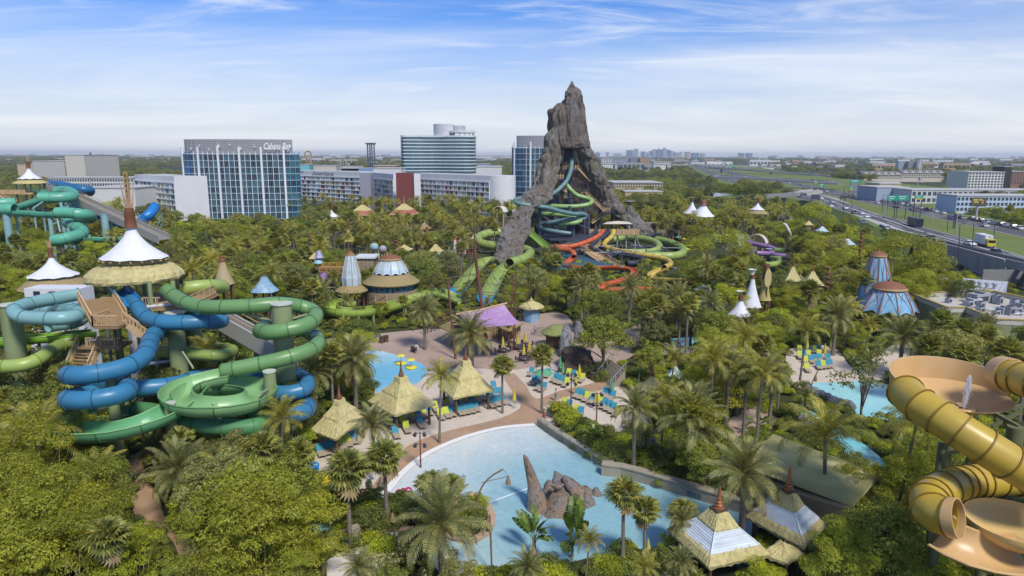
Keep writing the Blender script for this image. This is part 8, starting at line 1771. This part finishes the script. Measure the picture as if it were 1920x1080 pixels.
for k,(dx,dz,w_,h_)in enumerate(((-1.6,1.0,1.8,.7),(.6,1.0,1.6,.6),(-1.2,0,2.2,.5),(1.6,.2,1.0,1.6))):MB().box(c_+Vector((dx,-.22,dz)),(w_,.05,h_)).build('print_block',mat('board_yellow',(.5,.44,.05),.6)if k<3 else mat('board_orange',(.4,.2,.08),.6),T)
MB().cyl((c_.x,300.4,0),c_+Vector((0,.4,0)),.45,n=8).build('post',steel,T)
def flyover(label,pts,w,m=None,zdrop=1.3):
 P_=[PY(*q)for q in pts];T_=thing('flyover',label,'flyover',(P_[0].x,P_[0].y,0));P_=catmull(P_,20)
 mb_=MB()
 for a,b in zip(P_,P_[1:]):mb_.bar(a-Vector((0,0,.7)),b-Vector((0,0,.7)),w,1.4)
 mb_.build('deck',m or mat('flyover_concrete',(.22,.23,.24),.9,.08,.1),T_)
 for s in(-1,1):
  mb_=MB()
  for a,b in zip(P_,P_[1:]):mb_.bar(a+Vector((0,s*w/2,.45)),b+Vector((0,s*w/2,.45)),.35,.9)
  mb_.build('parapet',concrete,T_)
 for p in P_[1::4]:MB().box((p.x,p.y,(p.z-1.4)/2),(2.2,2.2,p.z-1.4)).build('pier',concrete,T_)
flyover('nearest flyover crossing above the highway',[(1340,331,640),(1400,333,620),(1460,336,600),(1520,340,580),(1575,343,565)],12);flyover('second flyover behind the nearest one',[(1330,314,1150),(1400,318,1080),(1470,323,1020),(1560,329,960)],14);flyover('distant flyover near the horizon',[(1270,309,1500),(1330,311,1450),(1400,312,1450),(1460,313,1450)],16);flyover('long grey elevated road right of the volcano',[(1125,307.5,1250),(1180,307.5,1250),(1250,308.5,1250),(1290,309,1260)],26)
flyover('pale ramp bridge left of the highway',[(1440,367,420),(1470,366,415),(1500,362,410),(1530,357,420)],9,mat('pale_concrete_road',(.36,.35,.33)))
for i in range(26):
 px=1345+i*9+random.uniform(-2,2);Y=640-i*3;p=PY(px,331.5+(px-1340)*.05,Y);o=copy_tree(CARS[i%6][1],loc=(p.x,p.y,p.z+.15),rz=-.05,label='%s car from the left on the nearest flyover'%(ORD[i]if i<20 else ordinal(i,40)),group='cars on the nearest flyover')
struct(MB().poly([(p.x,p.y,.2)for p in(PZ(1290,362),PZ(1340,359),PZ(1375,360),PZ(1368,366),PZ(1330,370),PZ(1300,369))]).build('water',mat('pond',(.20,.26,.32),.15,.1,.05)))
struct(MB().poly([(p.x,p.y,.15)for p in(PZ(1230,368),PZ(1300,356),PZ(1390,353),PZ(1420,360),PZ(1380,372),PZ(1260,376))]).build('verge',grass_m))
# FAR BUILDINGS
wallw=mat('far_white',(.55,.55,.54),.8,.06,.05);wallc=mat('far_cream',(.46,.38,.25),.8,.06,.05);wallg=mat('far_grey',(.28,.29,.31),.8,.08,.05);wallb=mat('far_blue',(.10,.14,.20),.5,.1,.05);wallt=mat('far_tan',(.40,.26,.14),.8,.08,.05);roofr=mat('far_roof',(.40,.40,.40),.9,.1,.05);winm=mat('far_window',(.045,.06,.075),.3,.2,.1)
NB=[]
def far_box(x0,x1,yt,yb,Y,m,label,dep=None,win=None,roof=None,group=None,cat='building',par=None):
 """A far building with roof slab and, where the photograph shows them, rows of windows; z from its measured top."""
 a,b=PY(x0,yt,Y),PY(x1,yt,Y);w_=b.x-a.x;dep=dep or max(8,w_*.5);z=max(2.5,a.z);T_=par or thing('far_building',label,cat,((a.x+b.x)/2,Y,0),group)
 MB().box(((a.x+b.x)/2,Y+dep/2,z/2),(w_,dep,z)).build('wall',m,T_);MB().box(((a.x+b.x)/2,Y+dep/2,z+.25),(w_+.6,dep+.6,.5)).build('roof',roof or roofr,T_)
 if win:
  nx,nz=win;z0=max(0,PY(x0,yb,Y).z);o=MB().box((0,0,0),(w_/nx*.62,.2,(z-z0)/nz*.55)).build('window',winm);me=o.data;bpy.data.objects.remove(o)
  for i in range(nx):
   for k in range(nz):link('window',me,T_,loc=Vector((a.x+w_*(i+.5)/nx,Y-.03,z0+(z-z0)*(k+.5)/nz))-ORG[T_.name])
 return T_
for i,(x0,x1,yt,m)in enumerate(((1118,1125,286,wallb),(1138,1142,285,wallg),(1152,1165,288,wallg),(1176,1188,281.5,wallb),(1191,1197,279,wallg),(1203,1210,284,wallb),(1214,1219,286,wallg),(1219,1224.5,283,wallb),(1225,1231,280,wallg),(1232,1241,281,wallb),(1243,1251,279,wallg),(1252,1258,281,wallb),(1258,1264,283.5,wallg),(1266,1276,286,wallg),(1277,1286,285,wallw),(1287,1294,284.5,wallt),(1298,1311,286.5,wallb),(1315,1322,287.5,wallg),(1387,1396,287,wallb),(1401,1411,287,wallb))):
 T=far_box(x0,x1,yt,291,8200+(i%3)*300,m,'%s tower from the left in the city skyline on the horizon'%ORD[i],dep=60,group='towers of the distant skyline',cat='skyscraper')
 if i in(9,10):c=PY((x0+x1)/2,yt,8200+(i%3)*300);MB().lathe((c.x,c.y+30,c.z),[(24,0),(2,22)],4,ph=.785).build('roof',m,T)
for a in((1127,1150,297,306,1500,wallw,'white studio building right of the volcano, leftmost of its row',None,(5,3)),(1151,1181,298,306,1500,mat('far_pale_blue',(.38,.42,.48),.7),'pale blue-white long building right of the volcano',None,(9,2)),(1182,1199,297,306,1490,wallg,'grey and tan block between the white and orange buildings',None,(6,4)),(1200,1219,296,307,1480,mat('far_orange',(.46,.28,.14),.8),'orange-tan block right of the volcano',None,(6,4)),(1226,1258,303,310,1400,wallw,'low white building right of the orange-tan block',None,(8,2)),(1685,1703,303,318,1450,mat('far_pale_blue',(.38,.42,.48),.7),'blue-grey hotel block, left of its pair near the right horizon',None,(7,7)),(1704,1722,303,318,1440,wallg,'blue-grey hotel block, middle of the right horizon group',None,(7,7)),(1722,1730,301,318,1430,wallw,'slim white hotel block at the right of the blue-grey pair',None,(2,7)),(1817,1884,323,358,520,wallw,'white seven storey apartment block at the right',26,(11,7)),(1884,1898,313,350,560,mat('far_dark',(.035,.03,.03),.5),'dark narrow tower with a mast beside the white apartment block',14,None),(1898,1930,322,346,600,mat('far_brick',(.26,.15,.10),.8),'brick coloured block at the right edge',30,(6,6)),(1710,1960,357,381,400,mat('far_black_white',(.50,.50,.50),.7),'long low white and black building behind the trees at right',20,(26,2)),(1795,1960,368,397,330,mat('far_motel_blue',(.40,.50,.62),.7),'pale blue motel block beside the billboard',16,(22,3)),(1645,1706,352,368,420,mat('far_blue_wall',(.28,.34,.42),.7),'grey-blue roofed low building near the highway exit',24,None),(1650,1690,345,352,480,wallc,'cream flat shop behind the grey-blue low building',20,None),(60,120,302,333,700,mat('stage_grey',(.40,.39,.37),.8,.05,.03),'large grey-beige sound stage at the left',70,None),(121,157,291,332,690,mat('stage_beige',(.50,.47,.41),.8,.05,.03),'tall beige sound stage block at the left',60,None),(32,60,309,333,760,wallc,'low beige block left of the sound stages',40,None),(156,186,313,330,780,mat('stage_tan',(.42,.36,.28),.8),'tan wall block below the rocky towers',40,None),(90,168,333.5,350,430,wallw,'white low hotel wing behind the far left slides',16,(16,2)),(170,250,333.5,350,430,wallw,'white low hotel wing nearer the coloured hotel block',16,(16,2)),(158,252,353,388,330,wallw,'plain white hall behind the grey conveyor',30,None),(700,752,316,322,460,wallw,'white roof top behind the dark red stair tower',20,None),(893,940,313,322,520,wallw,'white hall behind the hotel wing, left of the second tower',40,None),(935,960,340,372,420,wallg,'grey parking deck between the wing and the second tower',20,(1,4)),(1150,1243,343,352,520,wallc,'cream parking structure right of the volcano',40,(18,2)),(1172,1243,360,372,440,mat('tan_dots',(.44,.33,.17),.8,.4,.9),'tan textured low building behind palms right of the volcano',20,None)):
 x0,x1,yt,yb,Y,m,lab,dep,win=a;far_box(x0,x1,yt,yb,Y,m,lab,dep,win)
gab=mat('gable_cream',(.50,.46,.38),.8);gr_=mat('gable_roof',(.13,.135,.14),.9)
for x0,x1,yt,yb,Y,lab in((1691,1771,322,334,880,'cream gabled hotel with a dark roof, right one'),(1618,1690,325,335,820,'cream gabled hotel with a dark roof, left one')):
 T=far_box(x0,x1,yt+2.5,yb,Y,gab,lab,18,(18,3));a,b=PY(x0,yt+2.5,Y),PY(x1,yt+2.5,Y);w_=b.x-a.x
 MB().add([(a.x,Y,a.z),(b.x,Y,a.z),(b.x,Y+18,a.z),(a.x,Y+18,a.z),(a.x,Y+9,a.z+4),(b.x,Y+9,a.z+4)],[(0,1,5,4),(2,3,4,5),(1,2,5),(3,0,4)]).build('roof',gr_,T)
 for i in range(6):x=a.x+w_*(i+.5)/6;MB().add([(x-3,Y-1,a.z),(x+3,Y-1,a.z),(x,Y-1,a.z+3.4),(x,Y+6,a.z+3.4)],[(0,1,2),(1,3,2),(0,2,3)]).build('gable',gab,T)
T=thing('rocky_tower','dark rocky spired towers beyond the beige sound stage','tower',(PY(172,310,800).x,800,0));dk_=mat('far_stone',(.085,.08,.078),.9,.25,.2)
for px,yt,w_ in((169,284,5),(163,297,4),(178,298,4),(186,300,3),(174,303,9)):c=PY(px,yt,800);r_=w_*MPP(800);MB().lathe((c.x,800,0),[(r_*1.1,0),(r_,c.z-r_*3.6),(r_*1.15,c.z-r_*3.2),(r_*.5,c.z-r_*1.3),(.1,c.z)],9,lump=.12).build('spire',dk_,T)
st_b=mat('coaster_blue_steel',(.07,.09,.12),.5);
for px,lab in((691,'left'),(699,'right')):
 T=thing('ride_tower','dark lattice drop tower behind the hotel, %s of two'%lab,'ride',(PY(px,300,900).x,900,0));top=PY(px,270,900)
 for dx,dy in((-1.6,-1.6),(1.6,-1.6),(1.6,1.6),(-1.6,1.6)):MB().bar((top.x+dx,900+dy,0),(top.x+dx,900+dy,top.z),.8).build('mast_leg',st_b,T)
 for k in range(12):z=top.z*(k+.5)/12;MB().bar((top.x-1.6,898.4,z-2),(top.x+1.6,898.4,z+2),.5).build('lattice_brace',st_b,T)
 MB().box((top.x,900,top.z+.5),(7,5,2)).build('head',st_b,T)
T=thing('coaster','tan coaster loop rising behind the Americana wing','ride',(PY(577,300,850).x,850,0));tr=mat('coaster_tan',(.36,.27,.17),.6)
L_=[PY(577+6*math.sin(a),290-7*math.cos(a),850+2*math.sin(a))for a in[R(200-18*i)for i in range(20)]]+[PY(583,300,850),PY(584,313,850)];MB().tube(L_,1.0,5).build('track',tr,T)
for px in(574,580,584):c=PY(px,292,850);MB().bar((c.x,850,0),c,.8).build('support',tr,T)
for i,(pts,col_,lab)in enumerate((([(632,316),(640,303),(644,297),(650,306),(660,314)],(.25,.32,.36),'pale blue coaster hump behind the hotel roof'),([(604,312),(608,307),(612,313)],(.10,.12,.14),'small dark coaster crest behind the hotel roof'),([(655,312),(662,305),(676,316)],(.03,.03,.03),'black coaster slope behind the hotel roof'))):
 T=thing('coaster',lab,'ride',(PY(pts[0][0],300,760).x,760,0));m=mat('coaster_%d'%(i+1)if False else 'coaster_steel_'+('pale','dark','black')[i],col_,.5);P_=[PY(x,y,760)for x,y in pts];MB().tube(catmull(P_,4),.8,5).build('track',m,T)
 for p in P_[1:-1]:MB().bar((p.x,760,0),p,.6).build('support',m,T)
for x0,x1,yt,lab,c in((560,580,309,'turquoise roofed hall behind the Americana wing',(.15,.42,.46)),(588,630,311,'pale ride hall behind the Americana sign',(.5,.46,.4)),(636,700,316,'blue roofed halls behind the hotel roof',(.16,.30,.55)),(700,742,311,'brown themed facade row left of the glass hotel',(.28,.16,.10)),(640,672,313,'white domed hall behind the hotel roof',(.6,.6,.6)),(895,918,308,'blue roofed stadium right of the glass hotel',(.08,.22,.45))):far_box(x0,x1,yt,322,620,mat('far_'+lab.split()[0]+lab.split()[1],c,.7),lab,20)
rg=np.random.default_rng(5);NBD={}
for i in range(330):
 zone=((1130,1920),(1130,1920),(1240,1920),(560,750),(890,955),(0,350))[int(rg.integers(6))];px=rg.uniform(*zone);by=294.5+(px-960)*.0026+rg.uniform(.5,5.6)**1.9*(1.0 if px>1130 else .55);p=PZ(px,by);Y=p.y
 if 1480<px and by>320 or by>325:continue
 w_=rg.uniform(14,48)*(1+Y/4500);h_=rg.uniform(5,14)*(1+Y/5000);m=(wallw,wallw,wallc,wallg,wallw,wallt)[int(rg.integers(6))];T=thing('far_building','','building',(p.x,Y,0));d_=rg.uniform(12,26)
 MB().box((p.x,Y+d_/2,h_/2),(w_,d_,h_)).build('wall',m,T);MB().box((p.x,Y+d_/2,h_+.3),(w_+.8,d_+.8,.6)).build('roof',(roofr,wallw,wallg)[int(rg.integers(3))],T)
 mb_=MB();[mb_.box((p.x-w_/2+w_*(k+.5)/6,Y-.05,h_*.55),(w_/9,.2,h_*.35))for k in range(6)];mb_.build('windows',winm,T)
 col_={'far_white':'white','far_cream':'cream','far_grey':'grey','far_tan':'tan'}[m.name];zn='beyond the left hand slides' if px<350 else 'behind the Americana wing' if px<760 else 'between the glass hotel and the volcano' if px<960 else 'between the volcano and the highway' if px<1420 else 'beyond the highway at right'
 NBD.setdefault((col_,zn),[]).append((px,T))
for(c,zn),lst in NBD.items():
 lst.sort(key=lambda t:t[0])
 for i,(_,T)in enumerate(lst):T['label']='%s far low %s building %s'%(ordinal(i,len(lst)),c,zn);T['group']='small buildings towards the horizon'
for px,y0,y1,Y,lab in((243,322,400,200,'ochre carved board pole beside the reed finial'),):
 a,b=PY(px,y1,Y),PY(px,y0,Y);T=thing('carved_pole',lab,'pole',(a.x,Y,0));MB().box((a.x,Y,b.z/2),(1.2,.5,b.z)).build('pole',mat('totem_ochre',(.30,.22,.08),.8),T)
 for k in range(7):MB().box((a.x,Y-.28,b.z-1-k*1.5),(.5,.1,.8)).build('carving',darkwood,T)
for i,(px,y0,Y)in enumerate(((580,440,190),(581,462,170),(500,452,180),(743,450,180),(1279,424,230),(1616,435,170),(1553,500,140),(824,425,230),(780,440,210))):
 b=PY(px,y0,Y);T=thing('carved_pole','%s thin brown carved totem pole from the left among the palms'%ORD[i],'pole',(b.x,Y,0),'carved totem poles');MB().cyl((b.x,Y,0),b,.3,.22,8).build('pole',rust,T)
 for k in range(5):MB().lathe(b-Vector((0,0,.3+k*1.0)),[(.25,-.25),(.55,-.1),(.55,.1),(.25,.25)],8).build('carving',rust,T)
# LABELS OF THE PLANTS
LM=[('the wave pool',1000,880),('the leftmost thatched hut',635,790),('the middle thatched hut',755,745),('the rightmost thatched hut',870,715),('the upper sand beach',1040,700),('the small swimming pool',740,690),('the purple tent',905,600),('the white dome pavilion',733,500),('the glazed tower pavilion',660,515),('the lime open flume',690,575),('the green spiral bowl',405,740),('the blue slide',190,720),('the thatched slide tower',250,520),('the white tent at the left edge',100,500),('the sea green slides',80,400),('the grey conveyor',220,410),('the blue hotel tower',455,400),('the Americana wing',620,380),('the dark red stair tower',757,370),('the long coloured hotel wing',860,385),('the volcano left foot',935,470),('the orange slide',1120,500),('the yellow tube slide',1240,500),('the stone terrace',1250,430),('the white tent pair',1310,390),('the small tent by the highway',1420,390),('the curved white shells',1400,445),('the purple slide',1450,475),('the twin thatched huts',1510,520),('the blue dome pavilions',1650,540),('the highway wall',1750,470),('the olive flat roofed building',1800,590),('the tall pointed white tent',1405,550),('the footbridge',1270,650),('the right hand pool',1610,745),('the ochre slide bowl',1790,720),('the lower yellow bowl',1850,990),('the slate cabanas',1420,990),('the olive metal roof',1520,880),('the biggest date palm',1300,790),('the wide grey steps',1145,700),('the brown path',290,940),('the very large bamboo',480,990),('the bottom left corner',60,1000),('the curved pool wall',1250,905),('the straight pool wall',1080,840),('the silver palm',1388,652),('the tall ship mast',897,500),('the pagoda roofs',720,390),('the olive bell tent',654,430),('the cone tent',420,505),('the play spheres',710,465),('the far sunbeds',1530,670),('the pale ramp bridge',1490,375),('the pond',1330,364),('the right edge',1890,640)]
cl={}
for o,kind in TREES:
 if o.get('label'):o['group']=o['group']if 'group' in o else 'planting of the water park';continue
 px,py,d=proj(Vector((o.location.x,o.location.y,o.location.z+o['h']*o.scale.z*.7)));nm,lx,ly=min(LM,key=lambda l:(l[1]-px)**2+((l[2]-py)*1.3)**2)
 side=('right of' if px>lx else 'left of')if abs(px-lx)>abs(py-ly)*1.2 else('below' if py>ly else 'above');sp_=o.name.split('.')[0].replace('_',' ')
 cl.setdefault((sp_,side,nm),[]).append((px,o))
for(sp_,side,nm),lst in cl.items():
 lst.sort(key=lambda t:t[0])
 for i,(_,o)in enumerate(lst):
  o['label']=('%s %s %s %s'%(ordinal(i,len(lst)),sp_,side,nm))if len(lst)==1 else '%s %s of those standing %s %s'%(ordinal(i,len(lst)),sp_,side,nm);o['group']=sp_+'s of the water park';o['category']='palm tree' if 'palm' in sp_ else 'shrub' if 'shrub' in sp_ else 'bamboo' if 'bamboo' in sp_ else 'plant' if 'banana' in sp_ else 'tree'
# haze
hz=MB().box((0,6900,42),(30000,14600,86)).build('haze',[])
m=bpy.data.materials.new('haze_air');m.use_nodes=True;t=m.node_tree;t.nodes.clear()
v=N(t,'ShaderNodeVolumePrincipled');v.inputs['Density'].default_value=0.00009;v.inputs['Color'].default_value=(.82,.90,1,1);v.inputs['Anisotropy'].default_value=.2
o=N(t,'ShaderNodeOutputMaterial');t.links.new(v.outputs[0],o.inputs['Volume'])
hz.data.materials.clear();hz.data.materials.append(m);hz['kind']='stuff'
